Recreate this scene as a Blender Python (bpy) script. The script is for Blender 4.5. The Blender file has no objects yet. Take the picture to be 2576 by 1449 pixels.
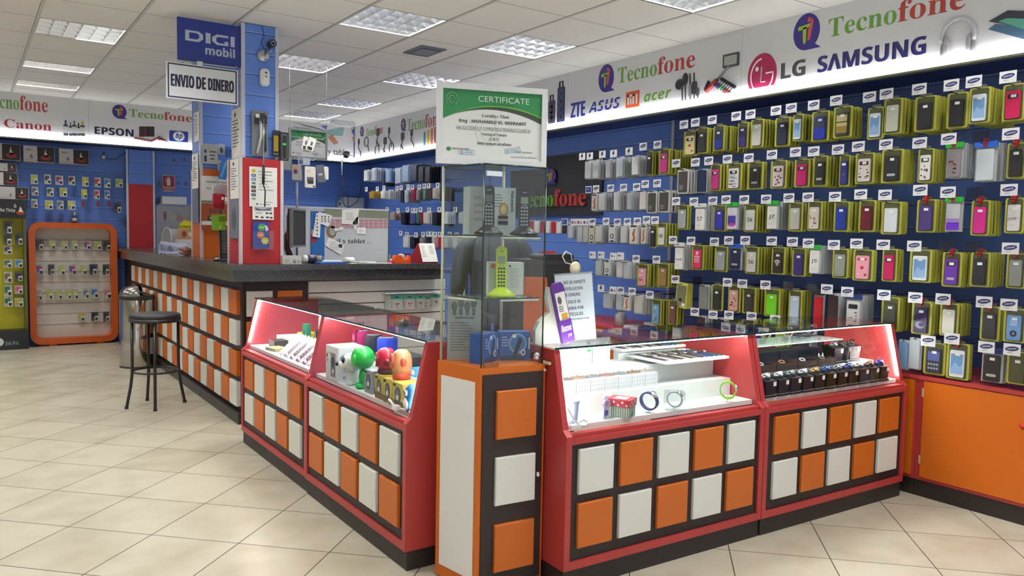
# Phone and accessory shop interior, rebuilt object by object.
import bpy, math, random
from mathutils import Matrix, Vector

random.seed(7)
SC = bpy.context.scene
COL = SC.collection
R = math.radians

# ---------------------------------------------------------------- camera
FPX, YAW, PITCH, ROLL, EYE = 1981.27, .606375, -.066319, .019298, 1.5
IMW, IMH = 2576, 1449


def cam_axes():
    cy, sy, cp, sp = math.cos(YAW), math.sin(YAW), math.cos(PITCH), math.sin(PITCH)
    f = Vector((sy * cp, cy * cp, sp)); r = Vector((cy, -sy, 0)); u = r.cross(f)
    cr, sr = math.cos(ROLL), math.sin(ROLL)
    return cr * r + sr * u, -sr * r + cr * u, f


CR, CU, CF = cam_axes()
cam_data = bpy.data.cameras.new('camera')
cam_data.sensor_width = 36
cam_data.lens = 36 * FPX / IMW
cam_data.clip_start = .05
cam = bpy.data.objects.new('camera', cam_data)
COL.objects.link(cam)
mw = Matrix((CR, CU, -CF)).transposed().to_4x4()
mw.translation = (0, 0, EYE)
cam.matrix_world = mw
SC.camera = cam


def ray(x, y):
    return CF + CR * ((x - IMW / 2) / FPX) - CU * ((y - IMH / 2) / FPX)


def atx(x, y, X):      # the point of the plane x = X seen in that direction
    d = ray(x, y); return Vector((0, 0, EYE)) + d * (X / d.x)


def aty(x, y, Y):
    d = ray(x, y); return Vector((0, 0, EYE)) + d * (Y / d.y)


def atz(x, y, Z):
    d = ray(x, y); return Vector((0, 0, EYE)) + d * ((Z - EYE) / d.z)


# ---------------------------------------------------------------- light and exposure
SC.view_settings.view_transform = 'Standard'
SC.view_settings.look = 'None'
SC.view_settings.gamma = 1
SC.view_settings.use_curve_mapping = False
SC.view_settings.exposure = 1.55
SC.cycles.use_denoising = True
SC.cycles.max_bounces = 7
SC.cycles.diffuse_bounces = 3
SC.cycles.glossy_bounces = 3
SC.cycles.transmission_bounces = 4
SC.cycles.transparent_max_bounces = 14
SC.cycles.caustics_reflective = False
SC.cycles.caustics_refractive = False
SC.cycles.sample_clamp_indirect = 4
W = bpy.data.worlds.new('daylight')
SC.world = W
W.use_nodes = True
bgn = W.node_tree.nodes['Background']
bgn.inputs[0].default_value = (.93, .96, 1, 1)
bgn.inputs[1].default_value = .36


# ---------------------------------------------------------------- materials
def lin(h):
    h = h.lstrip('#')
    o = []
    for i in (0, 2, 4):
        c = int(h[i:i + 2], 16) / 255
        o.append(c / 12.92 if c <= .04045 else ((c + .055) / 1.055) ** 2.4)
    return (*o, 1)


MATS = {}


def M(h, rough=.5, metal=0., emit=0., alpha=1., spec=.5, bump=0.):
    key = (h, rough, metal, emit, alpha, spec, bump)
    if key in MATS:
        return MATS[key]
    m = bpy.data.materials.new('paint_' + h)
    m.use_nodes = True
    nt = m.node_tree
    b = nt.nodes['Principled BSDF']
    b.inputs['Base Color'].default_value = lin(h)
    b.inputs['Roughness'].default_value = rough
    b.inputs['Metallic'].default_value = metal
    b.inputs['Specular IOR Level'].default_value = spec
    if emit:
        b.inputs['Emission Color'].default_value = lin(h)
        b.inputs['Emission Strength'].default_value = emit
    if alpha < 1:
        b.inputs['Alpha'].default_value = alpha
    if bump:
        n = nt.nodes.new('ShaderNodeTexNoise'); n.inputs['Scale'].default_value = 220
        bp = nt.nodes.new('ShaderNodeBump'); bp.inputs['Strength'].default_value = bump
        bp.inputs['Distance'].default_value = .002
        nt.links.new(n.outputs['Fac'], bp.inputs['Height']); nt.links.new(bp.outputs['Normal'], b.inputs['Normal'])
    MATS[key] = m
    return m


def node_mat(name):
    m = bpy.data.materials.new(name); m.use_nodes = True
    nt = m.node_tree
    return m, nt, nt.nodes['Principled BSDF'], nt.nodes.new, nt.links.new


def glass_mat(name, tint, gloss_rough=.02, tintmix=0.0):
    m, nt, b, N, L = node_mat(name)
    nt.nodes.remove(b)
    tr = N('ShaderNodeBsdfTransparent'); tr.inputs[0].default_value = tint
    gl = N('ShaderNodeBsdfGlossy'); gl.inputs['Roughness'].default_value = gloss_rough
    lw = N('ShaderNodeLayerWeight'); lw.inputs[0].default_value = .5
    pw = N('ShaderNodeMath'); pw.operation = 'POWER'; pw.inputs[1].default_value = 5; L(lw.outputs['Facing'], pw.inputs[0])
    fr = N('ShaderNodeMath'); fr.operation = 'MULTIPLY_ADD'; fr.inputs[1].default_value = .9; fr.inputs[2].default_value = .05; L(pw.outputs[0], fr.inputs[0])
    mx = N('ShaderNodeMixShader')
    L(fr.outputs[0], mx.inputs[0]); L(tr.outputs[0], mx.inputs[1]); L(gl.outputs[0], mx.inputs[2])
    L(mx.outputs[0], nt.nodes['Material Output'].inputs[0])
    return m


GLASS = glass_mat('clear_glass', (.93, .97, .95, 1))
PLEX = glass_mat('clear_plastic', (.93, .95, .96, 1), .08)
PLEXD = glass_mat('grey_clear_plastic', (.62, .65, .70, 1), .12)
GLASSEDGE = M('1d3a34', .15)
CHROME = M('d8dade', .12, 1)
STEEL = M('c9cacc', .28, 1)
BLACK = M('141416', .45)
SOFTBLACK = M('1c1c20', .7)
WHITE = M('e9e9e6', .5)
PAPER = M('f1f1ee', .7)
INK = M('25252b', .7)
REDP = M('b63d3c', .42)          # red counter paint
ORANGEP = M('d26a12', .42)       # orange cabinet paint
TILEO = M('cf6a1c', .45, bump=.15)
TILEW = M('e6e6e0', .45, bump=.15)
DARKP = M('2c2120', .5)          # dark brown board
WHITEBOARD = M('e4e4e4', .35)
ALU = M('c3c8d2', .35, .25)


def granite():
    m, nt, b, N, L = node_mat('speckled_dark_granite')
    tc = N('ShaderNodeTexCoord')
    v = N('ShaderNodeTexVoronoi'); v.inputs['Scale'].default_value = 70
    L(tc.outputs['Object'], v.inputs['Vector'])
    r = N('ShaderNodeValToRGB')
    r.color_ramp.elements[0].position = .10; r.color_ramp.elements[0].color = (.42, .44, .5, 1)
    r.color_ramp.elements[1].position = .17; r.color_ramp.elements[1].color = (.035, .036, .042, 1)
    n = N('ShaderNodeTexNoise'); n.inputs['Scale'].default_value = 300; L(tc.outputs['Object'], n.inputs['Vector'])
    mx = N('ShaderNodeMix'); mx.data_type = 'RGBA'; mx.blend_type = 'ADD'; mx.inputs[0].default_value = .04
    L(v.outputs['Distance'], r.inputs[0]); L(r.outputs[0], mx.inputs[6]); L(n.outputs['Color'], mx.inputs[7])
    L(mx.outputs[2], b.inputs['Base Color'])
    b.inputs['Roughness'].default_value = .16
    return m


GRANITE = granite()


def slat_mat(name, h, sp=.1, rough=.45, off=0.):
    """slat-wall board: fine dark grooves every sp metres of height"""
    m, nt, b, N, L = node_mat(name)
    g = N('ShaderNodeNewGeometry'); s = N('ShaderNodeSeparateXYZ'); L(g.outputs['Position'], s.inputs[0])
    a = N('ShaderNodeMath'); a.operation = 'ADD'; a.inputs[1].default_value = 10 + off; L(s.outputs[2], a.inputs[0])
    d = N('ShaderNodeMath'); d.operation = 'DIVIDE'; d.inputs[1].default_value = sp; L(a.outputs[0], d.inputs[0])
    f = N('ShaderNodeMath'); f.operation = 'FRACT'; L(d.outputs[0], f.inputs[0])
    r = N('ShaderNodeValToRGB'); r.color_ramp.interpolation = 'CONSTANT'
    c = lin(h)
    e = r.color_ramp.elements
    e[0].position = 0; e[0].color = (c[0] * .32, c[1] * .32, c[2] * .4, 1)
    e[1].position = .05; e[1].color = (min(1, c[0] * 1.9 + .05), min(1, c[1] * 1.7 + .05), min(1, c[2] * 1.3 + .05), 1)
    k = e.new(.085); k.color = c
    L(f.outputs[0], r.inputs[0]); L(r.outputs[0], b.inputs['Base Color'])
    b.inputs['Roughness'].default_value = rough
    return m


BLUESLAT = slat_mat('blue_slatwall', '628ae0', .1567)
SHADEDSLAT = slat_mat('shaded_blue_slatwall', '46609c', .1567)  # the same blue board, darkened to paint in the canopy shade
WHITESLAT = slat_mat('white_slatwall', 'dcdcdc', .098, .4, .02)


# ---------------------------------------------------------------- mesh helpers
def stylise(s, font):
    if font == 'sans':
        return s
    base = {'serif': (0x1D400, 0x1D41A, 0x1D7CE), 'bold': (0x1D5D4, 0x1D5EE, 0x1D7EC),
            'bolditalic': (0x1D63C, 0x1D656, 0x1D7EC), 'serifthin': (None, None, None)}[font]
    o = ''
    for ch in s:
        if 'A' <= ch <= 'Z':
            o += chr(base[0] + ord(ch) - 65)
        elif 'a' <= ch <= 'z':
            o += chr(base[1] + ord(ch) - 97)
        elif '0' <= ch <= '9':
            o += chr(base[2] + ord(ch) - 48)
        else:
            o += ch
    return o


TEXTS = {}


def glyphs(s, font):
    k = (s, font)
    if k not in TEXTS:
        cu = bpy.data.curves.new('writing', 'FONT')
        cu.body = stylise(s, font)
        cu.resolution_u = 3
        o = bpy.data.objects.new('writing', cu)
        me = o.to_mesh()
        vs = [v.co.copy() for v in me.vertices]
        fs = [tuple(p.vertices) for p in me.polygons]
        o.to_mesh_clear()
        bpy.data.objects.remove(o); bpy.data.curves.remove(cu)
        x0 = min(v.x for v in vs); x1 = max(v.x for v in vs); y0 = min(v.y for v in vs); y1 = max(v.y for v in vs)
        TEXTS[k] = ([((v.x - x0) / (x1 - x0), (v.y - y0) / max(1e-6, y1 - y0)) for v in vs], fs)
    return TEXTS[k]


class B:
    """collects shapes into ONE mesh. Local axes: x right, y into the surface, z up."""

    def __init__(s):
        s.v = []; s.f = []; s.mi = []; s.sm = []; s.mats = []; s.T = Matrix()

    def add(s, vs, fs, mat, smooth=False):
        if mat not in s.mats:
            s.mats.append(mat)
        k = s.mats.index(mat); n = len(s.v)
        s.v += [s.T @ Vector(p) for p in vs]
        for f in fs:
            s.f.append(tuple(n + i for i in f)); s.mi.append(k); s.sm.append(smooth)
        return s

    def box(s, x0, y0, z0, x1, y1, z1, mat):
        return s.add([(x0, y0, z0), (x1, y0, z0), (x1, y1, z0), (x0, y1, z0), (x0, y0, z1), (x1, y0, z1), (x1, y1, z1), (x0, y1, z1)],
                     [(0, 3, 2, 1), (4, 5, 6, 7), (0, 1, 5, 4), (1, 2, 6, 5), (2, 3, 7, 6), (3, 0, 4, 7)], mat)

    def bbox(s, x0, y0, z0, x1, y1, z1, mat, c=.004):
        """box with its front edges (toward -y) chamfered"""
        return s.add([(x0 + c, y0, z0 + c), (x1 - c, y0, z0 + c), (x1 - c, y0, z1 - c), (x0 + c, y0, z1 - c),
                      (x0, y0 + c, z0), (x1, y0 + c, z0), (x1, y0 + c, z1), (x0, y0 + c, z1),
                      (x0, y1, z0), (x1, y1, z0), (x1, y1, z1), (x0, y1, z1)],
                     [(0, 1, 2, 3), (0, 4, 5, 1), (1, 5, 6, 2), (2, 6, 7, 3), (3, 7, 4, 0), (4, 8, 9, 5), (5, 9, 10, 6), (6, 10, 11, 7), (7, 11, 8, 4), (8, 11, 10, 9)], mat)

    def prism(s, pts, y0, y1, mat, smooth=False):
        """outline in x,z extruded from y0 to y1"""
        n = len(pts)
        a = 0
        for i in range(n):
            a += pts[i][0] * pts[(i + 1) % n][1] - pts[(i + 1) % n][0] * pts[i][1]
        if a < 0:
            pts = pts[::-1]
        vs = [(p[0], y0, p[1]) for p in pts] + [(p[0], y1, p[1]) for p in pts]
        fs = [tuple(range(n)), tuple(range(2 * n - 1, n - 1, -1))]
        s.add(vs, fs, mat)
        k = len(s.v) - 2 * n
        if mat not in s.mats:
            s.mats.append(mat)
        for i in range(n):
            j = (i + 1) % n
            s.f.append((k + i, k + n + i, k + n + j, k + j)); s.mi.append(s.mats.index(mat)); s.sm.append(smooth)
        return s

    def rr(s, x0, z0, x1, z1, r, y0, y1, mat, n=3):
        return s.prism(rrpts(x0, z0, x1, z1, r, n), y0, y1, mat)

    def frame(s, x0, z0, x1, z1, t, y0, y1, mat):
        s.box(x0, y0, z0, x1, y1, z0 + t, mat); s.box(x0, y0, z1 - t, x1, y1, z1, mat)
        s.box(x0, y0, z0 + t, x0 + t, y1, z1 - t, mat); return s.box(x1 - t, y0, z0 + t, x1, y1, z1 - t, mat)

    def disc(s, cx, cz, rx, rz, y0, y1, mat, n=20):
        return s.prism([(cx + rx * math.cos(2 * math.pi * i / n), cz + rz * math.sin(2 * math.pi * i / n)) for i in range(n)], y0, y1, mat)

    def lathe(s, prof, mat, seg=20, cx=0, cy=0):
        vs = []; fs = []
        for r, z in prof:
            for i in range(seg):
                a = 2 * math.pi * i / seg
                vs.append((cx + r * math.cos(a), cy + r * math.sin(a), z))
        for k in range(len(prof) - 1):
            for i in range(seg):
                j = (i + 1) % seg
                fs.append((k * seg + i, k * seg + j, (k + 1) * seg + j, (k + 1) * seg + i))
        fs.append(tuple(range(seg - 1, -1, -1)))
        fs.append(tuple(range((len(prof) - 1) * seg, len(prof) * seg)))
        return s.add(vs, fs, mat, True)

    def tube(s, pts, r, mat, seg=6, closed=False):
        pts = [Vector(p) for p in pts]; n = len(pts); vs = []; fs = []
        up = None
        for i, p in enumerate(pts):
            if closed:
                t = pts[(i + 1) % n] - pts[i - 1]
            else:
                t = pts[min(i + 1, n - 1)] - pts[max(i - 1, 0)]
            t.normalize()
            if up is None:
                up = Vector((0, 0, 1)) if abs(t.z) < .9 else Vector((1, 0, 0))
            a = t.cross(up)
            if a.length < 1e-4:
                a = t.orthogonal()
            a.normalize(); b = a.cross(t).normalized(); up = b
            rr = r[i] if isinstance(r, (list, tuple)) else r
            for k in range(seg):
                an = 2 * math.pi * k / seg
                vs.append(p + a * rr * math.cos(an) + b * rr * math.sin(an))
        for i in range(n if closed else n - 1):
            q = (i + 1) % n
            for k in range(seg):
                j = (k + 1) % seg
                fs.append((i * seg + k, i * seg + j, q * seg + j, q * seg + k))
        if not closed:
            fs.append(tuple(range(seg - 1, -1, -1))); fs.append(tuple(range((n - 1) * seg, n * seg)))
        return s.add(vs, fs, mat, True)

    def ball(s, c, rx, ry, rz, mat, seg=14, rings=9):
        vs = []; fs = []
        for i in range(1, rings):
            th = math.pi * i / rings
            for k in range(seg):
                a = 2 * math.pi * k / seg
                vs.append((c[0] + rx * math.sin(th) * math.cos(a), c[1] + ry * math.sin(th) * math.sin(a), c[2] + rz * math.cos(th)))
        vs += [(c[0], c[1], c[2] + rz), (c[0], c[1], c[2] - rz)]
        n = len(vs)
        for i in range(rings - 2):
            for k in range(seg):
                j = (k + 1) % seg
                fs.append((i * seg + k, (i + 1) * seg + k, (i + 1) * seg + j, i * seg + j))
        for k in range(seg):
            j = (k + 1) % seg
            fs.append((n - 2, k, j)); fs.append((n - 1, (rings - 2) * seg + j, (rings - 2) * seg + k))
        return s.add(vs, fs, mat, True)

    def text(s, t, x, z, w, h, y, mat, font='bold', depth=0., skew=0.):
        """writing that fills the box x..x+w, z..z+h on the plane y"""
        if font == 'heavy':
            for k in (-1, 1):
                s.text(t, x + k * .028 * h, z, w, h, y - .00005 * (k + 1), mat, 'bold', depth, skew)
            font = 'bold'
        vs, fs = glyphs(t, font)
        P = [(x + a * w + skew * b * h, y, z + b * h) for a, b in vs]
        s.add(P, fs, mat)
        if depth:
            n = len(P)
            ed = {}
            for f in fs:
                for i in range(len(f)):
                    e = (f[i], f[(i + 1) % len(f)])
                    ed[e] = 1
            bd = [e for e in ed if (e[1], e[0]) not in ed]
            vs2 = P + [(p[0], y + depth, p[2]) for p in P]
            s.add(vs2, [(a, n + a, n + b, b) for a, b in bd], mat)
        return s

    def lines(s, x, z, w, n, step, y, mat, h=.4, seed=0):
        """n rows of small grey print too fine to read"""
        rd = random.Random(seed + n)
        for i in range(n):
            cx = x
            end = x + w * rd.uniform(.55, 1)
            zz = z - i * step
            while cx < end:
                ww = min(rd.uniform(.04, .14) * w, end - cx)
                s.add([(cx, y, zz), (cx + ww, y, zz), (cx + ww, y, zz + step * h), (cx, y, zz + step * h)], [(0, 1, 2, 3)], mat)
                cx += ww + .025 * w
        return s

    def poly(s, pts, y, mat):
        return s.prism(pts, y, y + .0006, mat)

    def obj(s, name, parent=None, loc=None, rot=0.):
        me = bpy.data.meshes.new(name)
        me.from_pydata([tuple(v) for v in s.v], [], s.f)
        for m in s.mats:
            me.materials.append(m)
        me.polygons.foreach_set('material_index', s.mi)
        me.polygons.foreach_set('use_smooth', s.sm)
        me.update()
        o = bpy.data.objects.new(name, me); COL.objects.link(o)
        if parent:
            o.parent = parent
        if loc is not None:
            o.location = loc; o.rotation_euler = (0, 0, rot)
        return o


def rrpts(x0, z0, x1, z1, r, n=3):
    o = []
    for cx, cz, a0 in ((x1 - r, z1 - r, 0), (x0 + r, z1 - r, 90), (x0 + r, z0 + r, 180), (x1 - r, z0 + r, 270)):
        for i in range(n + 1):
            a = R(a0 + 90 * i / n); o.append((cx + r * math.cos(a), cz + r * math.sin(a)))
    return o


def tag(o, label, cat, group=None):
    o['label'] = label; o['category'] = cat
    if group:
        o['group'] = group
    return o


def thing(name, label, cat, loc=(0, 0, 0), rot=0., group=None):
    o = bpy.data.objects.new(name, None); COL.objects.link(o)
    o.empty_display_size = .05
    o.location = loc; o.rotation_euler = (0, 0, rot)
    return tag(o, label, cat, group)


def struct(o):
    o['kind'] = 'structure'; return o


def copy_tree(o, loc, rot=None, label=None, group=None):
    c = o.copy(); COL.objects.link(c); c.location = loc
    if rot is not None:
        c.rotation_euler = (0, 0, rot)
    if label: c['label'] = label
    if group: c['group'] = group
    for ch in list(o.children):
        d = ch.copy(); COL.objects.link(d); d.parent = c
        for g in list(ch.children):
            e = g.copy(); COL.objects.link(e); e.parent = d
    return c


FX = -math.pi / 2      # turn of a thing that faces -x (right wall, left counters); 0 faces -y
# ================================================================ room shell
ZC, ZF, FXX, FYY, WX, WY = 3.08, 2.557, 4.826, 11.17, 5.24, 11.65
TILE = .623
GX0, GY0 = .482, 3.93


def floor_mat():
    m, nt, b, N, L = node_mat('beige_floor_tiles')
    tc = N('ShaderNodeTexCoord')
    mp = N('ShaderNodeMapping'); mp.vector_type = 'TEXTURE'
    mp.inputs['Location'].default_value = (.717569, 4.099891, 0)
    mp.inputs['Rotation'].default_value = (0, 0, -.78898)
    mp.inputs['Scale'].default_value = (.46444, .46444, 1)
    L(tc.outputs['Object'], mp.inputs[0])
    sp = N('ShaderNodeSeparateXYZ'); L(mp.outputs[0], sp.inputs[0])
    ds = []
    for i in (0, 1):
        f = N('ShaderNodeMath'); f.operation = 'FRACT'; L(sp.outputs[i], f.inputs[0])
        a = N('ShaderNodeMath'); a.operation = 'SUBTRACT'; a.inputs[1].default_value = .5; L(f.outputs[0], a.inputs[0])
        c = N('ShaderNodeMath'); c.operation = 'ABSOLUTE'; L(a.outputs[0], c.inputs[0]); ds.append(c)
    mx = N('ShaderNodeMath'); mx.operation = 'MAXIMUM'; L(ds[0].outputs[0], mx.inputs[0]); L(ds[1].outputs[0], mx.inputs[1])
    gt = N('ShaderNodeMath'); gt.operation = 'GREATER_THAN'; gt.inputs[1].default_value = .4945; L(mx.outputs[0], gt.inputs[0])
    fl = N('ShaderNodeVectorMath'); fl.operation = 'FLOOR'; L(mp.outputs[0], fl.inputs[0])
    wn = N('ShaderNodeTexWhiteNoise'); L(fl.outputs[0], wn.inputs[0])
    no = N('ShaderNodeTexNoise'); no.inputs['Scale'].default_value = 3.5; no.inputs['Detail'].default_value = 4
    L(tc.outputs['Object'], no.inputs['Vector'])
    ad = N('ShaderNodeMath'); ad.operation = 'MULTIPLY_ADD'; ad.inputs[1].default_value = .25
    L(wn.outputs[0], ad.inputs[0]); L(no.outputs['Fac'], ad.inputs[2])
    r = N('ShaderNodeValToRGB')
    r.color_ramp.elements[0].position = .35; r.color_ramp.elements[0].color = lin('b9b09b')
    r.color_ramp.elements[1].position = .72; r.color_ramp.elements[1].color = lin('ccc5b2')
    L(ad.outputs[0], r.inputs[0])
    mc = N('ShaderNodeMix'); mc.data_type = 'RGBA'; L(gt.outputs[0], mc.inputs[0]); L(r.outputs[0], mc.inputs[6])
    mc.inputs[7].default_value = lin('3a3128')
    L(mc.outputs[2], b.inputs['Base Color'])
    rg = N('ShaderNodeMath'); rg.operation = 'MULTIPLY_ADD'; rg.inputs[1].default_value = .5; rg.inputs[2].default_value = .27
    L(gt.outputs[0], rg.inputs[0]); L(rg.outputs[0], b.inputs['Roughness'])
    return m


def ceil_mat():
    m, nt, b, N, L = node_mat('white_ceiling_tiles')
    tc = N('ShaderNodeTexCoord'); sp = N('ShaderNodeSeparateXYZ'); L(tc.outputs['Object'], sp.inputs[0])
    a = N('ShaderNodeMath'); a.operation = 'ADD'; a.inputs[1].default_value = -GY0 + 20 * TILE; L(sp.outputs[1], a.inputs[0])
    d = N('ShaderNodeMath'); d.operation = 'DIVIDE'; d.inputs[1].default_value = TILE; L(a.outputs[0], d.inputs[0])
    f = N('ShaderNodeMath'); f.operation = 'FRACT'; L(d.outputs[0], f.inputs[0])
    lt = N('ShaderNodeMath'); lt.operation = 'LESS_THAN'; lt.inputs[1].default_value = .012; L(f.outputs[0], lt.inputs[0])
    no = N('ShaderNodeTexNoise'); no.inputs['Scale'].default_value = 160; L(tc.outputs['Object'], no.inputs['Vector'])
    r = N('ShaderNodeValToRGB')
    r.color_ramp.elements[0].color = lin('e4e3df'); r.color_ramp.elements[1].color = lin('edece8'); L(no.outputs['Fac'], r.inputs[0])
    mc = N('ShaderNodeMix'); mc.data_type = 'RGBA'; L(lt.outputs[0], mc.inputs[0]); L(r.outputs[0], mc.inputs[6])
    mc.inputs[7].default_value = lin('7d7c78')
    L(mc.outputs[2], b.inputs['Base Color']); b.inputs['Roughness'].default_value = .9
    return m


XL, YB = -2.6, -2.4
b = B(); b.box(XL, YB, -.06, WX + .1, WY + .1, 0, floor_mat()); struct(b.obj('floor'))

# ceiling: slabs around the light fittings so that each fitting sits in an open cell
CELLS = {}
for i, j in ((0, 5), (0, 8), (0, 10), (3, 2), (3, 5), (5, -1), (5, 2), (5, 5), (5, 8), (5, 10), (0, 2), (0, -1), (3, -1), (3, -4), (5, -4), (0, -4), (-3, 2), (-3, 5), (-3, 8), (-3, 10)):
    CELLS[(i, j)] = 1
CM = ceil_mat()
b = B()
nx0, nx1 = -5, 8
for i in range(nx0, nx1):
    x0 = max(XL, GX0 + i * TILE); x1 = min(WX + .1, GX0 + (i + 1) * TILE)
    if x1 <= x0: continue
    run = None
    for j in range(-11, 14):
        y0 = max(YB, GY0 + j * TILE); y1 = min(WY + .1, GY0 + (j + 1) * TILE)
        if y1 <= y0: continue
        if (i, j) in CELLS:
            if run: b.box(x0, run[0], ZC, x1, run[1], ZC + .02, CM)
            run = None
        else:
            run = (run[0], y1) if run else (y0, y1)
    if run: b.box(x0, run[0], ZC, x1, run[1], ZC + .02, CM)
b.box(XL, YB, ZC + .16, WX + .1, WY + .1, ZC + .2, CM)
struct(b.obj('ceiling'))
b = B()
for i in range(-4, 8):
    x = GX0 + i * TILE
    b.box(x - .013, YB, ZC - .004, x + .013, FYY, ZC + .012, M('c9c8c4', .5))
    b.box(x - .013, YB, ZC - .0045, x - .009, FYY, ZC - .003, M('8a8983', .5))  # shadow line along each bar, painted as a darker strip
struct(b.obj('trim_1'))

b = B(); b.box(WX, YB, 0, WX + .1, WY + .1, ZC + .2, BLUESLAT); struct(b.obj('wall_right'))
b = B(); b.box(XL, WY, 0, WX, WY + .1, ZC + .2, BLUESLAT); struct(b.obj('wall_back'))
b = B(); b.box(XL - .1, YB, 0, XL, WY + .1, ZC + .2, M('d8d4cc', .8)); struct(b.obj('wall_left'))
# canopies that carry the signs
UND = M('2c4078', .5)
b = B(); b.box(FXX, YB, ZF, WX, FYY, ZC, UND); b.box(XL, FYY, ZF, WX, WY, ZC, UND); struct(b.obj('trim_2'))
# aluminium uprights of the slat walls
b = B()
for px, py in ((1690, 420),):
    y = atx(px, py, WX - .01).y
    b.box(WX - .012, y - .016, .8, WX, y + .016, ZF, ALU)
struct(b.obj('trim_3'))
b = B(); b.box(WX - .004, YB, .7, WX, atx(1690, 420, WX - .01).y - .017, ZF, SHADEDSLAT); struct(b.obj('trim_4'))  # near stretch of the right wall, shade put into its colour


# ---------------------------------------------------------------- light fittings
TUBE = M('f6f6f2', .5, emit=70)
TUBEOFF = M('d9d9d2', .4)
LOUV = M('d8dbe0', .27, 1)


def troffer(i, j, label, rows=(1, 1, 1, 1), power=34, half=0, xoff=0.):
    x0, y0 = GX0 + i * TILE + .014, GY0 + j * TILE + .014
    s = TILE - .028
    t = thing('ceiling_light', label, 'ceiling light', (x0, y0, ZC), 0, 'recessed louvre lights in the tiled ceiling')
    y_hi = s if not half else s * .58
    c = B()
    c.box(0, 0, .1, s, y_hi, .104, M('e8e8e6', .4))
    for a in ((0, 0, s, .004), (0, y_hi - .004, s, y_hi), (0, 0, .004, y_hi), (s - .004, 0, s, y_hi)):
        c.box(a[0], a[1], -.002, a[2], a[3], .104, M('e8e8e6', .4))
    if half: c.box(0, y_hi, 0, s, s, .02, CM)
    c.obj('housing', t)
    lv = B()
    n = len(rows)
    for k in range(n + 1):      # long blades, wedge shaped like a low-glare louvre
        yy = y_hi * k / n
        a, c = max(.002, yy - .022), min(y_hi - .002, yy + .022)
        a2, c2 = max(.001, yy - .002), min(y_hi - .001, yy + .002)
        lv.add([(0, a2, 0), (s, a2, 0), (s, c2, 0), (0, c2, 0), (0, a, .055), (s, a, .055), (s, c, .055), (0, c, .055)],
               [(0, 3, 2, 1), (4, 5, 6, 7), (0, 1, 5, 4), (1, 2, 6, 5), (2, 3, 7, 6), (3, 0, 4, 7)], LOUV)
    for k in range(7):          # cross blades
        xx = s * k / 6
        a, c = max(.002, xx - .016), min(s - .002, xx + .016)
        a2, c2 = max(.001, xx - .002), min(s - .001, xx + .002)
        lv.add([(a2, 0, .004), (c2, 0, .004), (c2, y_hi, .004), (a2, y_hi, .004), (a, 0, .05), (c, 0, .05), (c, y_hi, .05), (a, y_hi, .05)],
               [(0, 3, 2, 1), (4, 5, 6, 7), (0, 1, 5, 4), (1, 2, 6, 5), (2, 3, 7, 6), (3, 0, 4, 7)], LOUV)
    lv.obj('louvre', t)
    for k, on in enumerate(rows):
        yy = y_hi * (k + .5) / n
        tb = B(); tb.tube([(.02 + xoff * s, yy, .075), (s - .02, yy, .075)], .013, TUBE if on else TUBEOFF, 8); tb.obj('lamp_tube', t)
    return t


LP = 26
troffer(3, 2, 'louvre ceiling light right of the blue sign column, nearest of the middle row', power=LP)
troffer(3, 5, 'louvre ceiling light partly behind the blue column top', power=LP)
troffer(5, -1, 'louvre ceiling light cut by the top edge above the wall sign', power=LP)
troffer(5, 2, 'louvre ceiling light above the framed certificate, beside the wall sign', power=LP)
troffer(5, 5, 'louvre ceiling light just behind the top left corner of the certificate', power=LP)
troffer(5, 8, 'bluish louvre ceiling light, second farthest toward the room corner', power=LP)
troffer(5, 10, 'bluish louvre ceiling light nearest the far room corner', power=LP)
troffer(0, 5, 'louvre ceiling light at upper left with one dark half', xoff=.5)
troffer(0, 8, 'narrow cream ceiling light, nearer of the narrow pair at left', (1, 1), power=LP * .5, half=1)
troffer(0, 10, 'narrow cream ceiling light next to the far wall sign', (1, 1), power=LP * .5, half=1)
for i, j in ((3, -1), (0, 2), (0, -1), (3, -4), (5, -4), (0, -4), (-3, 2), (-3, 5), (-3, 8), (-3, 10)):  # unseen fittings, added so the room is lit more evenly
    troffer(i, j, 'added louvre ceiling light for fill, unseen overhead outside the view', power=LP)

t = thing('air_vent', 'grey slatted air vent in a ceiling tile between the lights', 'vent', (3.292, 6.14, ZC))
b = B(); b.box(-.12, -.17, -.012, .12, .17, 0, M('70767f', .5))
b.box(-.1, -.15, -.0125, .1, .15, -.002, M('3c424c', .6)); b.obj('grille_frame', t)
b = B()
for k in range(7):
    yy = -.09 + k * .03
    b.box(-.08, yy, -.016, .08, yy + .012, -.008, M('8b929c', .4))
b.obj('slats', t)

t = thing('emergency_light', 'oval clear emergency light on the ceiling by the far corner', 'light', (4.45, 10.72, ZC))
b = B(); b.rr(-.17, -.06, .17, 0, .03, -.06, .06, M('dfe2e6', .3)); b.obj('casing', t)
b = B(); b.rr(-.13, -.075, .13, -.058, .008, -.04, .04, M('f4f6f8', .2)); b.obj('lens', t)
# ================================================================ wall signs
BANNER = M('dcdce0', .4)
GRN, RDD, NAVY = M('6aa343', .4), M('b5433c', .4), M('2b2f86', .4)
SGRY = M('4b4c52', .5)
PURP = M('3a2d8c', .35)
LEDM = M('ffffff', .5, emit=1.9)


def ux(px, py):        # local (x, z) on the right-hand sign
    p = atx(px, py, FXX - .008); return (-p.y, p.z)


def uy(px, py):        # local (x, z) on the sign of the back wall
    p = aty(px, py, FYY - .008); return (p.x, p.z)


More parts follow.
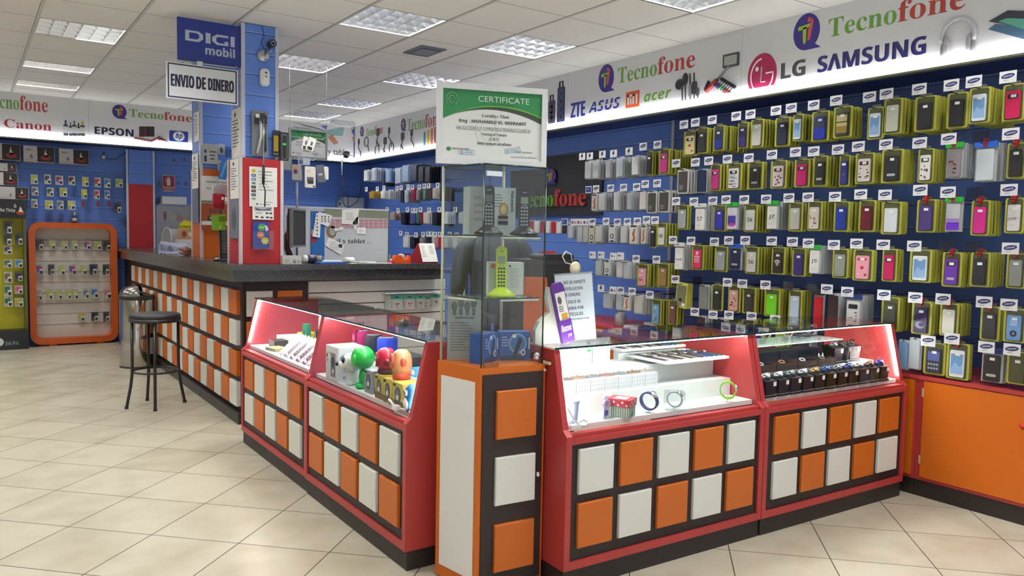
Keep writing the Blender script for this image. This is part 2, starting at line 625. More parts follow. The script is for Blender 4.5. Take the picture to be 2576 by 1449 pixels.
def write(b, u, s, bl, br, top, mat, font='bold', y=-.0012, skew=0., depth=0.):
    """writing from base-left to base-right pixel with the given top pixel"""
    a, c, t = u(*bl), u(*br), u(*top)
    z = (a[1] + c[1]) / 2
    b.text(s, a[0], z, c[0] - a[0], t[1] - z, y, mat, font, depth, skew)


def logo(b, cx, cz, r, y=-.0012, rx=None, d=0.):
    """round speech bubble with a green T and a red figure"""
    rx = rx or r * .86
    pts = [(cx + rx * math.cos(R(a)), cz + r * math.sin(R(a))) for a in range(-48, 285, 12)]
    pts += [(cx + .1 * rx, cz - r), (cx + 1.12 * rx, cz - .98 * r)]
    b.prism(pts, y - d, y + .0006, PURP)
    g = M('9fc53a', .35); r_ = M('d8574a', .35)
    y2 = y - d - .0008
    b.prism([(cx - .62 * rx, cz + .34 * r), (cx + .28 * rx, cz + .42 * r), (cx + .28 * rx, cz + .22 * r), (cx - .62 * rx, cz + .12 * r)], y2 - .0006 - d * .3, y2, g)
    b.prism([(cx - .28 * rx, cz + .25 * r), (cx, cz + .28 * r), (cx, cz - .55 * r), (cx - .16 * rx, cz - .7 * r), (cx - .24 * rx, cz - .5 * r)], y2 - .0006 - d * .3, y2, g)
    b.disc(cx + .2 * rx, cz + .62 * r, .14 * rx, .14 * r, y2 - .0006 - d * .3, y2, r_, 10)
    b.prism([(cx + .42 * rx, cz + .7 * r), (cx + .5 * rx, cz + .5 * r), (cx + .32 * rx, cz - .45 * r), (cx + .1 * rx, cz - .5 * r), (cx + .12 * rx, cz + .05 * r)], y2 - .0008 - d * .3, y2 - .0002, r_)


def tecno(b, u, bl, br, top, y=-.0012, depth=0.):
    a, c, t = u(*bl), u(*br), u(*top)
    z = (a[1] + c[1]) / 2; w = c[0] - a[0]; h = (t[1] - z)
    b.text('Tecno', a[0], z, w * .535, h * .95, y, GRN, 'serif', depth)
    b.text('fone', a[0] + w * .545, z, w * .455, h * 1.02, y, RDD, 'serif', depth)


def cable(b, u, cx, cy, k, s=1.):
    x, z = u(cx, cy); y = -.004
    d = M('3a3d4a', .5)
    if k % 3 == 0:
        b.tube([(x + .07 * s * math.cos(R(a)), y, z + .07 * s * math.sin(R(a))) for a in range(0, 360, 30)], .006 * s, d, 5, True)
        b.tube([(x + .05 * s, y, z - .05 * s), (x + .09 * s, y, z - .14 * s)], .006 * s, d, 5)
    elif k % 3 == 1:
        b.rr(x - .05 * s, z + .02 * s, x + .05 * s, z + .12 * s, .015, y, y + .004, d)
        b.tube([(x, y, z + .02 * s), (x - .05 * s, y, z - .1 * s)], .006 * s, d, 5)
        b.tube([(x - .06 * s, y, z - .04 * s), (x + .06 * s, y, z - .13 * s)], .006 * s, d, 5)
    else:
        b.tube([(x - .06 * s, y, z + .1 * s), (x - .07 * s, y, z), (x, y, z - .06 * s), (x + .02 * s, y, z - .13 * s)], .006 * s, d, 5)
        b.rr(x - .09 * s, z + .06 * s, x - .03 * s, z + .14 * s, .01, y, y + .004, d)


LZ = ZF + .0
# ---- right wall, three sign panels from the corner toward the viewer
def rpanel(y_far, y_near, label):
    t = thing('fascia_sign', label, 'sign', (FXX - .008, 0, 0), FX, 'white shop signs along the right wall')
    b = B(); b.box(-y_far, 0, ZF + .057, -y_near, .008, ZC, BANNER); b.obj('sign_panel', t)
    return t


Ya, Yb = atx(1430, 250, FXX).y, atx(1867, 160, FXX).y
t = rpanel(FYY - .012, Ya + .001, 'white wall sign with cables and speakers, from the far corner to behind the certificate')
b = B()
logo(b, *ux(910.5, 330.5), .075)
tecno(b, ux, (921, 344), (963, 335), (921, 323)); b.obj('lettering', t)
b = B(); logo(b, *ux(1015, 314), .085); tecno(b, ux, (1025, 329), (1110, 316), (1025, 299)); b.obj('lettering', t)
b = B()
for k, (x, y) in enumerate(((922, 357), (951, 345), (984, 345), (949, 378), (969, 367), (907, 372), (985, 372), (1013, 356), (1041, 352))):
    cable(b, ux, x, y, k, 1.0)
for k, h in enumerate(('35a0b0', 'd9b63a', 'd06c34', '8f3440')):
    x, z = ux(1066 + k * 9, 352 - k * 4); b.box(x, -.003, z - .1, x + .05, 0, z + .1, M(h, .5))
b.obj('picture', t)
for (x0, x1, yt, yb), h, nm in (((1379, 1396, 250, 313), '4a3038', 'picture'), ((1401, 1420, 216, 310), '232a52', 'picture')):
    b = B(); a = ux(x0, yb); c = ux(x1, yb - 2); tp = ux(x0, yt)
    b.rr(a[0], a[1], c[0], tp[1] - .02, .02, -.002, 0, M(h, .45))
    w = c[0] - a[0]; xm = (a[0] + c[0]) / 2
    b.tube([(xm - w * .2, -.003, tp[1] - .02), (xm - w * .2, -.003, tp[1] + .03), (xm + w * .2, -.003, tp[1] + .03), (xm + w * .2, -.003, tp[1] - .02)], .008, SOFTBLACK, 5)
    for k in range(4):
        zz = a[1] + (tp[1] - a[1]) * (.14 + .21 * k)
        b.disc(xm, zz, w * .33, w * .33, -.003, -.0015, M('53424f' if nm == 'x' else '3d4670', .4), 14)
        b.disc(xm, zz, w * .17, w * .17, -.004, -.0025, M('191c2e', .4), 12)
    b.obj('picture', t)

t = rpanel(Ya - .001, Yb + .001, 'white wall sign right of the certificate with phone brands, earphones and selfie stick')
b = B(); a = ux(1525, 197); logo(b, a[0], a[1], .125, rx=.105); b.obj('logo', t)
b = B(); tecno(b, ux, (1554, 210), (1748, 170), (1556, 170)); b.obj('lettering', t)
b = B(); write(b, ux, 'ZTE', (1436, 297), (1471, 291), (1438, 260), M('27379b', .4), 'heavy'); b.obj('lettering', t)
b = B(); write(b, ux, 'ASUS', (1481, 284), (1560, 271), (1560, 243), M('27379b', .4), 'bolditalic')
a, c = ux(1481, 272), ux(1560, 258)
b.box(a[0] + .05, -.0022, (a[1] + c[1]) / 2, c[0], -.0014, (a[1] + c[1]) / 2 + .008, BANNER); b.obj('lettering', t)
b = B(); a, c, tp = ux(1574, 273), ux(1608, 267), ux(1574, 233)
b.box(a[0], -.0015, a[1], c[0], 0, tp[1], M('d85f2c', .4))
w, h = c[0] - a[0], tp[1] - a[1]
for q in ((.12, .2, .24, .8), (.12, .68, .62, .8), (.5, .2, .62, .8), (.31, .2, .43, .58), (.74, .2, .86, .8)):
    b.box(a[0] + q[0] * w, -.0025, a[1] + q[1] * h, a[0] + q[2] * w, -.0016, a[1] + q[3] * h, BANNER)
b.obj('logo', t)
b = B(); write(b, ux, 'acer', (1620, 256), (1688, 246), (1690, 224), M('6da43c', .4), 'bolditalic'); b.obj('lettering', t)
b = B()
for px, y0, y1, wd in ((1717, 216, 260, .006), (1725, 205, 260, .006), (1737, 185, 256, .006), (1747, 183, 256, .006), (1756, 226, 256, .006)):
    p, q = ux(px, y0), ux(px, y1); b.tube([(p[0], -.005, p[1]), (q[0], -.005, q[1])], .005, M('36363c', .5), 5)
for px, py, rx, rz in ((1712, 213, .05, .045), (1726, 199, .03, .05)):
    p = ux(px, py); b.ball((p[0], -.012, p[1]), rx, .012, rz, M('2b2b30', .3), 12, 7)
p, q = ux(1747, 237), ux(1750, 205); b.rr(p[0] - .02, p[1], p[0] + .025, q[1], .01, -.012, 0, M('3a3a40', .4))
p = ux(1737, 228); b.rr(p[0] - .012, p[1] - .05, p[0] + .012, p[1] + .05, .005, -.01, 0, M('8a8a90', .4))
p = ux(1756, 231); b.rr(p[0] - .014, p[1] - .03, p[0] + .014, p[1] + .03, .005, -.01, 0, M('55555a', .4)); b.obj('picture', t)
b = B(); p, q, r_ = ux(1778, 230), ux(1805, 202), ux(1838, 163)
b.tube([(p[0], -.01, p[1]), (q[0], -.01, q[1])], .018, M('a33434', .4), 6)
b.tube([(q[0], -.01, q[1]), (r_[0], -.01, r_[1])], .007, M('8a8a92', .3, .6), 6)
p = ux(1839, 152); b.rr(p[0] - .07, p[1] - .05, p[0] + .08, p[1] + .05, .006, -.012, 0, M('4a4c50', .4)); b.rr(p[0] - .055, p[1] - .035, p[0] + .065, p[1] + .035, .006, -.014, 0, M('a9b0a9', .4))
p, q = ux(1775, 226), ux(1785, 204); b.tube([(p[0], -.006, p[1]), (q[0], -.006, q[1])], .013, M('2c2c40', .4), 6)
for k, h in enumerate(('4a3b8f', '4a3b8f', '8bb83a', '42a0c0', 'b03a45', 'b55038', '5b4660')):
    p, q = ux(1800 + k * 5.2, 218 + k * 3.6), ux(1818 + k * 5.2, 200 + k * 3.2)
    b.tube([(p[0], -.008, p[1]), ((p[0] + q[0]) / 2, -.008, (p[1] + q[1]) / 2)], .012, M(h, .4), 5)
    b.tube([((p[0] + q[0]) / 2, -.008, (p[1] + q[1]) / 2), (q[0], -.008, q[1])], .008, M('d8d8dc', .4), 5)
    b.ball((q[0], -.01, q[1]), .018, .008, .014, SOFTBLACK, 8, 5)
b.obj('picture', t)

t = rpanel(Yb - .001, .3, 'large white wall sign at top right with phone brand names and white headphones')
b = B(); a = ux(2029, 80); logo(b, a[0], a[1], .125, rx=.105); b.obj('logo', t)
b = B(); tecno(b, ux, (2083, 97), (2428, 19), (2083, 47)); b.obj('lettering', t)
b = B(); a = ux(1917, 189); b.disc(a[0], a[1], .128, .158, -.0015, 0, M('b32a5c', .4), 40)
wm = M('efe8ea', .4)
pts = [(a[0] + .098 * math.cos(R(g)), -.003, a[1] + .12 * math.sin(R(g))) for g in range(95, 351, 15)]
b.tube(pts + [(a[0] + .098, -.003, a[1] + .01), (a[0] + .035, -.003, a[1] + .01)], .006, wm, 4)
b.tube([(a[0] - .005, -.003, a[1] + .06), (a[0] - .005, -.003, a[1] - .05), (a[0] + .03, -.003, a[1] - .05)], .006, wm, 4)
b.disc(a[0] - .045, a[1] + .05, .015, .018, -.003, -.001, wm, 14); b.obj('logo', t)
b = B(); write(b, ux, 'LG', (1965, 199.5), (2025, 189), (1965, 160), SGRY, 'heavy'); b.obj('lettering', t)
b = B(); write(b, ux, 'S\U0001D760MSUNG', (2057, 182), (2328, 137), (2057, 143), M('2b2b6e', .4), 'heavy'); b.obj('lettering', t)
b = B(); c0, e1, e2, tp = ux(2412, 92), ux(2383, 122), ux(2440, 112), ux(2412, 47)
rx, rz = (e2[0] - e1[0]) / 2 + .03, tp[1] - c0[1]
b.tube([(c0[0] + rx * math.cos(R(g)), -.014, c0[1] + rz * math.sin(R(g))) for g in range(-20, 201, 15)], .012, M('c9c9ce', .4), 6)
for s_, e in ((-1, e1), (1, e2)):
    b.ball((e[0] + .0 * s_, -.014, e[1]), .02, .014, .065, M('b9bac0', .35), 10, 8)
    b.ball((e[0] + .02 * s_, -.014, e[1] - .02), .015, .012, .055, M('8e9097', .35), 10, 8)
b.obj('picture', t)
b = B()
for (x0, y0, x1, y1, x2, y2, x3, y3), h in (((2487, 54, 2536, 26, 2660, 30, 2600, 72), '3e4350'), ((2512, 54, 2534, 46, 2660, 50, 2600, 80), '5fae9c'), ((2486, 74, 2505, 60, 2650, 72, 2580, 100), '4f6f8c')):
    b.prism([ux(x0, y0), ux(x1, y1), ux(x2, y2), ux(x3, y3)], -.003 if h != '5fae9c' else -.005, 0, M(h, .3))
b.obj('picture', t)

# ---- back wall
def bpanel(x0, x1, label):
    t = thing('fascia_sign', label, 'sign', (0, FYY - .008, 0), 0, 'white shop signs along the back wall')
    b = B(); b.box(x0, 0, ZF + .057, x1, .008, ZC, BANNER); b.obj('sign_panel', t)
    return t


Z1 = lambda x, y: (x * .2622, y * .2622)
xj = aty(223, 300, FYY).x
xk = aty(700, 330, FYY).x
t = bpanel(XL, xj - .001, 'white back wall sign at far left with red brand word and ink bottles')
b = B(); tecno(b, uy, Z1(-145, 1025), Z1(460, 1082), Z1(460, 945)); b.obj('lettering', t)
b = B(); write(b, uy, 'Canon', Z1(40, 1222), Z1(495, 1255), Z1(40, 1138), M('9c2137', .4), 'serif'); b.obj('lettering', t)
b = B()
for x0, x1, zt, h in ((610, 655, 1150, '2b3a7a'), (662, 695, 1172, '3a3a48'), (693, 738, 1155, '6b7280'), (740, 770, 1180, '4a3030'), (770, 815, 1162, 'b8a23a')):
    p, q, r_ = uy(*Z1(x0, 1302)), uy(*Z1(x1, 1306)), uy(*Z1(x0, zt))
    hh = r_[1] - p[1]
    b.rr(p[0], p[1], q[0], p[1] + hh * .72, .01, -.002, 0, M('3c3e4a', .4)); b.box(p[0], -.003, p[1] + hh * .18, q[0], -.002, p[1] + hh * .6, M('c9ccd0', .5))
    b.rr(p[0] + .015, p[1] + hh * .7, q[0] - .015, r_[1], .008, -.002, 0, M(h, .4))
b.obj('picture', t)
t = bpanel(xj + .001, xk - .001, 'white back wall sign left of the columns with printer brand names')
b = B(); a = uy(*Z1(1146, 1072)); logo(b, a[0], a[1], .088, rx=.083); b.obj('logo', t)
b = B(); tecno(b, uy, Z1(1240, 1122), Z1(1842, 1172), Z1(1240, 1040)); b.obj('lettering', t)
b = B(); write(b, uy, 'EPSON', Z1(910, 1286), Z1(1280, 1312), Z1(910, 1212), M('23264a', .4), 'heavy'); b.obj('lettering', t)
b = B()
for k in range(6):
    p = uy(*Z1(1335 + k * 24, 1310)); b.rr(p[0], p[1], p[0] + .034, p[1] + .13, .006, -.002, 0, M(('5a3036', '33323a', '6a3a3a', '2c2c36', '4a2b30', '3a3a44')[k], .4))
p = uy(*Z1(1450, 1345))
b.tube([(p[0] - .2, -.006, p[1] + .01), (p[0], -.006, p[1] - .02), (p[0] + .1, -.006, p[1] + .05), (p[0] + .19, -.006, p[1] + .0), (p[0] + .08, -.006, p[1] + .02)], .016, M('9a5a5c', .4), 6)
b.obj('picture', t)
b = B(); p, q, r_ = uy(*Z1(1625, 1352)), uy(*Z1(1805, 1368)), uy(*Z1(1625, 1250))
b.rr(p[0], p[1], q[0], r_[1], .015, -.002, 0, M('2a3f9c', .4)); w, h = q[0] - p[0], r_[1] - p[1]
b.disc(p[0] + w / 2, p[1] + h / 2, w * .31, h * .45, -.003, -.001, M('e8e8f0', .4), 24)
b.text('hp', p[0] + w * .32, p[1] + h * .12, w * .36, h * .74, -.0036, M('2a3f9c', .4), 'bolditalic', 0, .06); b.obj('logo', t)
t = bpanel(xk + .001, FXX - .02, 'white back wall sign in the far corner ending in the word tablet')
b = B(); write(b, uy, 'y tablet...', (824, 392), (893, 400), (824, 372), M('2b2c36', .5), 'sans'); b.obj('lettering', t)
b = B()
for pts, h in ((((735, 306), (800, 322), (830, 333), (770, 318)), '7c7f86'), (((735, 318), (775, 322), (800, 330), (760, 330)), '9a9ca2'),
               (((812, 330), (858, 320), (866, 322), (862, 342), (825, 340)), '8fb4b8'), (((824, 345), (836, 338), (852, 360), (840, 364)), 'c98a70'),
               (((806, 316), (824, 316), (820, 326)), '5868c0'), (((884, 325), (896, 328), (894, 340), (886, 336)), '5566b8'), (((886, 345), (897, 346), (896, 358), (888, 356)), 'b88a78')):
    b.prism([uy(*p) for p in pts], -.002, 0, M(h, .5))
b.obj('picture', t)

# ---- lit strips under the signs
t = thing('led_strip', 'glowing white light strip under the right wall signs', 'light strip', (0, 0, 0))
b = B(); b.box(FXX - .05, .3, ZF - .004, FXX - .008, FYY - .055, ZF + .055, LEDM); b.obj('diffuser', t)
b = B(); b.box(FXX - .054, .3, ZF - .016, FXX - .002, FYY - .055, ZF - .004, M('8c8c78', .5)); b.obj('rail', t)
t = thing('led_strip', 'glowing white light strip under the back wall signs', 'light strip', (0, 0, 0))
b = B(); b.box(XL, FYY - .05, ZF - .004, FXX - .06, FYY - .008, ZF + .055, LEDM); b.obj('diffuser', t)
b = B(); b.box(XL, FYY - .054, ZF - .016, FXX - .06, FYY - .002, ZF - .004, M('8c8c78', .5)); b.obj('rail', t)
# ================================================================ counters and cases
TOPZ = 1.243


def tile(x0, z0, w, h, white, parent, y0=-.022, y1=.012):
    b = B(); b.bbox(x0, y0, z0, x0 + w, y1, z0 + h, TILEW if white else TILEO, .003)
    o = b.obj('tile', parent); o['label'] = 'white square tile' if white else 'orange square tile'; return o


# ---- long bar counter, left arm (front faces -x)
YE = 11.62
t = thing('bar_counter', 'long bar counter faced with orange and white squares, behind the black stool', 'counter', (1.73, YE, 0), FX)
Lc = YE - 6.16
YW = 6.62
b = B(); b.box(0, .012, .085, Lc - .46, .5, 1.11, DARKP)
b.box(Lc - .46, .012, .085, Lc, .03, 1.11, DARKP); b.obj('body', t)
b = B(); b.box(0, -.03, 0, Lc - .46, .5, .085, M('262422', .4)); b.box(Lc - .46, -.03, 0, Lc + .03, .03, .085, M('262422', .4)); b.obj('plinth', t)
for r_ in range(4):
    for k in range(20):
        tile(Lc - .052 - .2 - k * .2365, (.845, .607, .364, .125)[r_], .2, .192, (k + r_) % 2 == 1, t)

# ---- bar counter, short wing (front faces -y)
t = thing('bar_counter', 'short bar wing with white slatted panel behind the left display cases', 'counter', (1.73, 6.16, 0), 0)
b = B(); b.box(.034, .0, .085, 1.81, .45, 1.105, DARKP); b.obj('body', t)
b = B(); b.box(.034, -.03, 0, 1.8, .44, .085, M('262422', .4)); b.obj('plinth', t)
for r_ in range(4):
    for k in range(2):
        tile(.042 + k * .24, (.835, .597, .354, .115)[r_], .2, .197, (k + r_) % 2 == 0, t)
b = B()
for z0, z1 in ((.1, .2), (.205, .3), (.305, .4), (.405, .5), (.505, .6), (.605, .7), (.705, .802), (.81, .905), (.912, 1.0), (1.008, 1.1)):
    b.bbox(.536, -.004, z0, 1.808, .014, z1, WHITEBOARD, .003)
b.box(.536, .006, .1, 1.808, .014, 1.1, M('9a9a9c', .5)); b.obj('slat_panel', t)
b = B(); b.box(.53, -.008, .1, .538, .014, 1.1, M('7a7676', .4)); b.obj('edge_strip', t)

# ---- granite worktop over both arms
t = thing('countertop', 'dark speckled granite worktop with a thick apron over the bar counter', 'countertop', (0, 0, 0))
b = B()
b.prism([(0, 0), (0, 0)], 0, 0, GRANITE) if False else None


def lplate(b, x0, x1, y0, xw, yw, z0, z1, mat):
    """L-shaped plate: left arm x0..x1 back to YE, wing along y0 out to xw"""
    o = [(x0, y0), (xw, y0), (xw, yw), (x1, yw), (x1, YE), (x0, YE)]
    n = 6
    vs = [(p[0], p[1], z0) for p in o] + [(p[0], p[1], z1) for p in o]
    fs = [tuple(range(n - 1, -1, -1)), tuple(range(n, 2 * n))] + [(i, (i + 1) % n, n + (i + 1) % n, n + i) for i in range(n)]
    b.add(vs, fs, mat)


lplate(b, 1.628, 2.32, 6.03, 3.45, 6.62, 1.2, TOPZ, GRANITE); b.obj('slab', t)
b = B(); lplate(b, 1.645, 2.3, 6.05, 3.44, 6.6, 1.112, 1.2, GRANITE); b.obj('apron', t)


# ---- display cases with a leaning glass front
def case(loc, rot, L, label, pat, light_side, steps, shelf_z=.675):
    """local x along the front from the viewer's left, y into the case"""
    t = thing('display_case', label, 'display case', loc, rot, 'red glass display cases')
    D, H = .55, 1.02
    prof = [(0, .09), (0, .665), (.028, .69), (.105, H), (D, H), (D, .09)]

    def side(x0, x1):
        b = B()
        n = len(prof)
        vs = [(x0, p[0], p[1]) for p in prof] + [(x1, p[0], p[1]) for p in prof]
        b.add(vs, [tuple(range(n)), tuple(range(2 * n - 1, n - 1, -1))] + [(i, n + i, n + (i + 1) % n, (i + 1) % n) for i in range(n)], REDP)
        b.obj('side_panel', t)
    side(0, .03); side(L - .03, L)
    b = B(); b.box(.005, .012, 0, L - .005, D, .09, M('2a2220', .5)); b.obj('plinth', t)
    b = B(); b.box(.03, 0, .09, L - .03, .5, .125, REDP); b.obj('bottom_rail', t)
    b = B(); b.box(.03, 0, .63, L - .03, .03, .655, REDP); b.box(.03, .012, .655, L - .03, .05, .672, REDP); b.obj('ledge', t)
    b = B(); b.box(.03, .012, .125, L - .03, .04, .63, DARKP); b.obj('front_board', t)
    m = (L - .06 - 5 * .19 - 4 * .039) / 2 + .03
    for r_ in range(2):
        for k in range(5):
            tile(m + k * .229, (.412, .178)[r_], .19, .194, (k + r_) % 2 == pat, t, -.004, .012)
    SW = M('eef0ee', .35)
    b = B(); b.box(.032, .055, shelf_z, L - .032, D - .02, shelf_z + .022, SW); b.obj('shelf_board', t)
    for y0, y1, z0, z1 in steps:
        b = B(); b.box(.034, y0, z0, L - .034, y1, z1, SW); b.obj('shelf_step', t)
    # glass
    g = B(); g.add([(.03, .02, .672), (L - .03, .02, .672), (L - .03, .1, H), (.03, .1, H)], [(0, 1, 2, 3)], GLASS); g.obj('front_glass', t)
    g = B(); g.box(.0, .098, H + .001, L, D + .005, H + .009, GLASS)
    g.obj('top_glass', t)
    g = B(); g.box(0, .094, H + .0005, L, .0975, H + .0095, GLASSEDGE); g.obj('glass_edge', t)
    LE = M('ffffff', .5, emit=34)
    b = B(); b.box(.04, .116, H - .0075, L - .04, .122, H - .0025, LE); b.obj('lamp_strip', t)
    xs = .034 if light_side < 0 else L - .041
    b = B(); b.add([(xs, .045, .72), (xs + .007, .045, .72), (xs + .007, .12, H - .01), (xs, .12, H - .01), (xs, .052, .72), (xs + .007, .052, .72), (xs + .007, .127, H - .01), (xs, .127, H - .01)],
                   [(0, 1, 2, 3), (4, 7, 6, 5), (0, 4, 5, 1), (1, 5, 6, 2), (2, 6, 7, 3), (3, 7, 4, 0)], LE); b.obj('lamp_strip', t)
    return t


CASE_FAR = case((1.575, 5.6, 0), FX, 1.285, 'red glass case full of boxed cables and gadgets, farther of the left pair', 1, -1,
                ((.24, .53, .697, .76),))
CASE_NEAR = case((1.568, 4.31, 0), FX, 1.255, 'red glass case with animal-shaped speakers, nearer of the left pair', 0, 1,
                 ((.2, .53, .697, .80),))
CASE_W = case((2.036, 2.515, 0), R(-1.6), 1.245, 'red glass case of wrist watches directly right of the orange tower', 0, -1,
              ((.2, .53, .697, .785), (.32, .53, .785, .872)))
CASE_B = case((3.283, 2.478, 0), R(-1.6), 1.262, 'red glass case of black watch boxes against the orange wall cabinets', 1, 1,
              ((.2, .53, .697, .79),))
for o in CASE_NEAR.children:
    pass


# ---- corner tower: orange cabinet below, glass showcase above
TN, TR, TL = Vector((1.715, 2.69)), Vector((2.03, 2.665)), Vector((1.672, 2.965))
TBk = TR + TL - TN
TZ = .955
t = thing('tower_cabinet', 'narrow orange tower cabinet with dark locked door, at the corner of the cases', 'cabinet', (0, 0, 0))


def quad_prism(b, c, z0, z1, mat):
    vs = [(p.x, p.y, z0) for p in c] + [(p.x, p.y, z1) for p in c]
    b.add(vs, [(3, 2, 1, 0), (4, 5, 6, 7)] + [(i, (i + 1) % 4, 4 + (i + 1) % 4, 4 + i) for i in range(4)], mat)


b = B(); quad_prism(b, [TN, TR, TBk, TL], .006, TZ, ORANGEP); b.obj('body', t)
aF = math.atan2(TR.y - TN.y, TR.x - TN.x); wF = (TR - TN).length
aL = math.atan2(TN.y - TL.y, TN.x - TL.x); wL = (TN - TL).length


def at_frame(b, p, a):
    b.T = Matrix.Translation((p.x, p.y, 0)) @ Matrix.Rotation(a, 4, 'Z'); return b


b = at_frame(B(), TN, aF); b.box(.012, -.006, .03, wF - .012, .004, TZ - .028, DARKP); b.obj('door', t)
door = t.children[-1]
for z, wh in ((.655, 0), (.375, 1), (.09, 0)):
    b = at_frame(B(), TN, aF); b.bbox(.072, -.021, z, .072 + .193, -.004, z + .203, TILEW if wh else TILEO, .003); b.obj('tile', door)
b = at_frame(B(), TN, aF); b.T = b.T @ Matrix.Translation((wF - .03, -.006, .48)) @ Matrix.Rotation(R(90), 4, 'X')
b.lathe([(.0, 0), (.014, 0), (.014, .006), (.009, .012), (.0, .012)], CHROME, 16); b.obj('lock', door)
b = at_frame(B(), TL, aL); b.box(.03, -.004, .06, wL - .028, .004, TZ - .06, M('ebeae8', .45)); b.obj('side_board', t)

t = thing('glass_showcase', 'tall glass showcase with two shelves standing on the orange tower', 'showcase', (0, 0, 0))
GT = 1.79
ins = lambda p, k=.014: p + ((TN + TBk) / 2 - p).normalized() * k
N2, R2, L2, B2 = [ins(p) for p in (TN, TR, TL, TBk)]


def pane(p, q, z0, z1, name):
    b = B(); b.add([(p.x, p.y, z0), (q.x, q.y, z0), (q.x, q.y, z1), (p.x, p.y, z1)], [(0, 1, 2, 3)], GLASS); return b.obj(name, t)


pane(N2, R2, TZ, GT, 'glass_door'); pane(L2, N2, TZ, GT, 'side_glass'); pane(R2, B2, TZ, GT, 'side_glass'); pane(B2, L2, TZ, GT, 'back_glass')
b = B()
quad_prism(b, [N2, R2, B2, L2], GT - .006, GT, GLASS); b.obj('top_glass', t)
for z in (1.495, 1.235):
    b = B(); quad_prism(b, [ins(p, .02) for p in (N2, R2, B2, L2)], z, z + .006, GLASS); sh = b.obj('glass_shelf', t)
    b = B()
    for p, q in ((N2, R2), (L2, N2)):
        b.tube([(ins(p, .021).x, ins(p, .021).y, z + .003), (ins(q, .021).x, ins(q, .021).y, z + .003)], .0035, GLASSEDGE, 5)
    b.obj('edge', sh)
SIL = M('c9cbb0', .4)
for p, rr_, m in ((N2, .0035, GLASSEDGE), (R2, .0035, GLASSEDGE), (L2, .006, SIL), (B2, .006, SIL)):
    b = B(); b.tube([(p.x, p.y, TZ), (p.x, p.y, GT)], rr_, m, 6); b.obj('corner_joint', t)
b = B()
for p, q in ((N2, R2), (R2, B2), (B2, L2), (L2, N2)):
    b.tube([(p.x, p.y, GT - .003), (q.x, q.y, GT - .003)], .004, GLASSEDGE, 5)
b.obj('top_edge', t)
for z in (1.498, 1.238):
    for p, q, f0, f1 in ((L2, N2, .05, .85), (N2, R2, .3, .93)):
        a, c = p.lerp(q, f0), p.lerp(q, f1)
        b = B(); b.tube([(a.x, a.y + .006, z - .008), (c.x, c.y + .006, z - .008)], .005, M('b9bfae', .3), 6); b.obj('shelf_bracket', t)
b = at_frame(B(), N2, aF); b.T = b.T @ Matrix.Translation((wF - .055, -.004, 1.02 - .03)) @ Matrix.Rotation(R(90), 4, 'X')
b.lathe([(.0, 0), (.017, 0), (.017, .01), (.012, .02), (.0, .02)], CHROME, 16); b.obj('lock', t)
b = at_frame(B(), N2, aF); b.box(.01, -.006, GT - .05, .08, .004, GT - .03, CHROME); b.obj('hinge', t)
b = at_frame(B(), N2, aF); b.box(.012, -.006, TZ, .08, .006, TZ + .02, M('9a5a2c', .4)); b.obj('hinge', t)

# ---- orange wall cabinets along the right wall (front faces -x)
XC = 4.615
for y0, y1, nd, label in ((2.42, 2.98, 1, 'orange wall cabinet with red frame partly behind the black watch box case'),
                          (1.5, 2.418, 1, 'large orange wall cabinet with red knob at the lower right'),):
    t = thing('wall_cabinet', label, 'cabinet', (XC, y1, 0), FX, 'orange cabinets under the phone case wall')
    L = y1 - y0
    b = B(); b.box(0, .012, .1, L, WX - XC - .005, .70, REDP); b.obj('body', t)
    b = B(); b.box(0, .02, 0, L, WX - XC - .005, .1, M('2a2220', .5)); b.obj('plinth', t)
    b = B(); b.box(0, -.004, .70, L, WX - XC - .005, .722, REDP); b.obj('top_board', t)
    b = B(); b.box(.035, .0, .122, L - (.02 if L < .7 else .03), .018, .694, ORANGEP); d = b.obj('door', t)
    b = B(); b.T = Matrix.Translation((L - .06 if L < .7 else .585, 0, .545)) @ Matrix.Rotation(R(90), 4, 'X')
    b.lathe([(0, 0), (.008, 0), (.008, .012), (.018, .02), (.018, .032), (.01, .04), (0, .04)], M('c02418', .3), 16); b.obj('knob', d)
    for z in (.2, .6):
        b = B(); b.box(.028, -.004, z, .036, .006, z + .05, M('c9bfae', .4)); b.obj('hinge', d)
t = thing('wall_cabinet', 'long orange wall cabinet run behind the watch cases, mostly hidden by them', 'cabinet', (XC, 6.0, 0), FX, 'orange cabinets under the phone case wall')
b = B(); b.box(0, .012, .1, 3.0, WX - XC - .005, .70, REDP); b.obj('body', t)
b = B(); b.box(0, .02, 0, 3.0, WX - XC - .005, .1, M('2a2220', .5)); b.obj('plinth', t)
b = B(); b.box(0, -.004, .70, 3.0, WX - XC - .005, .722, REDP); b.obj('top_board', t)
for k in range(3):
    b = B(); b.box(.03 + k, 0, .122, .97 + k, .018, .694, ORANGEP); b.obj('door', t)
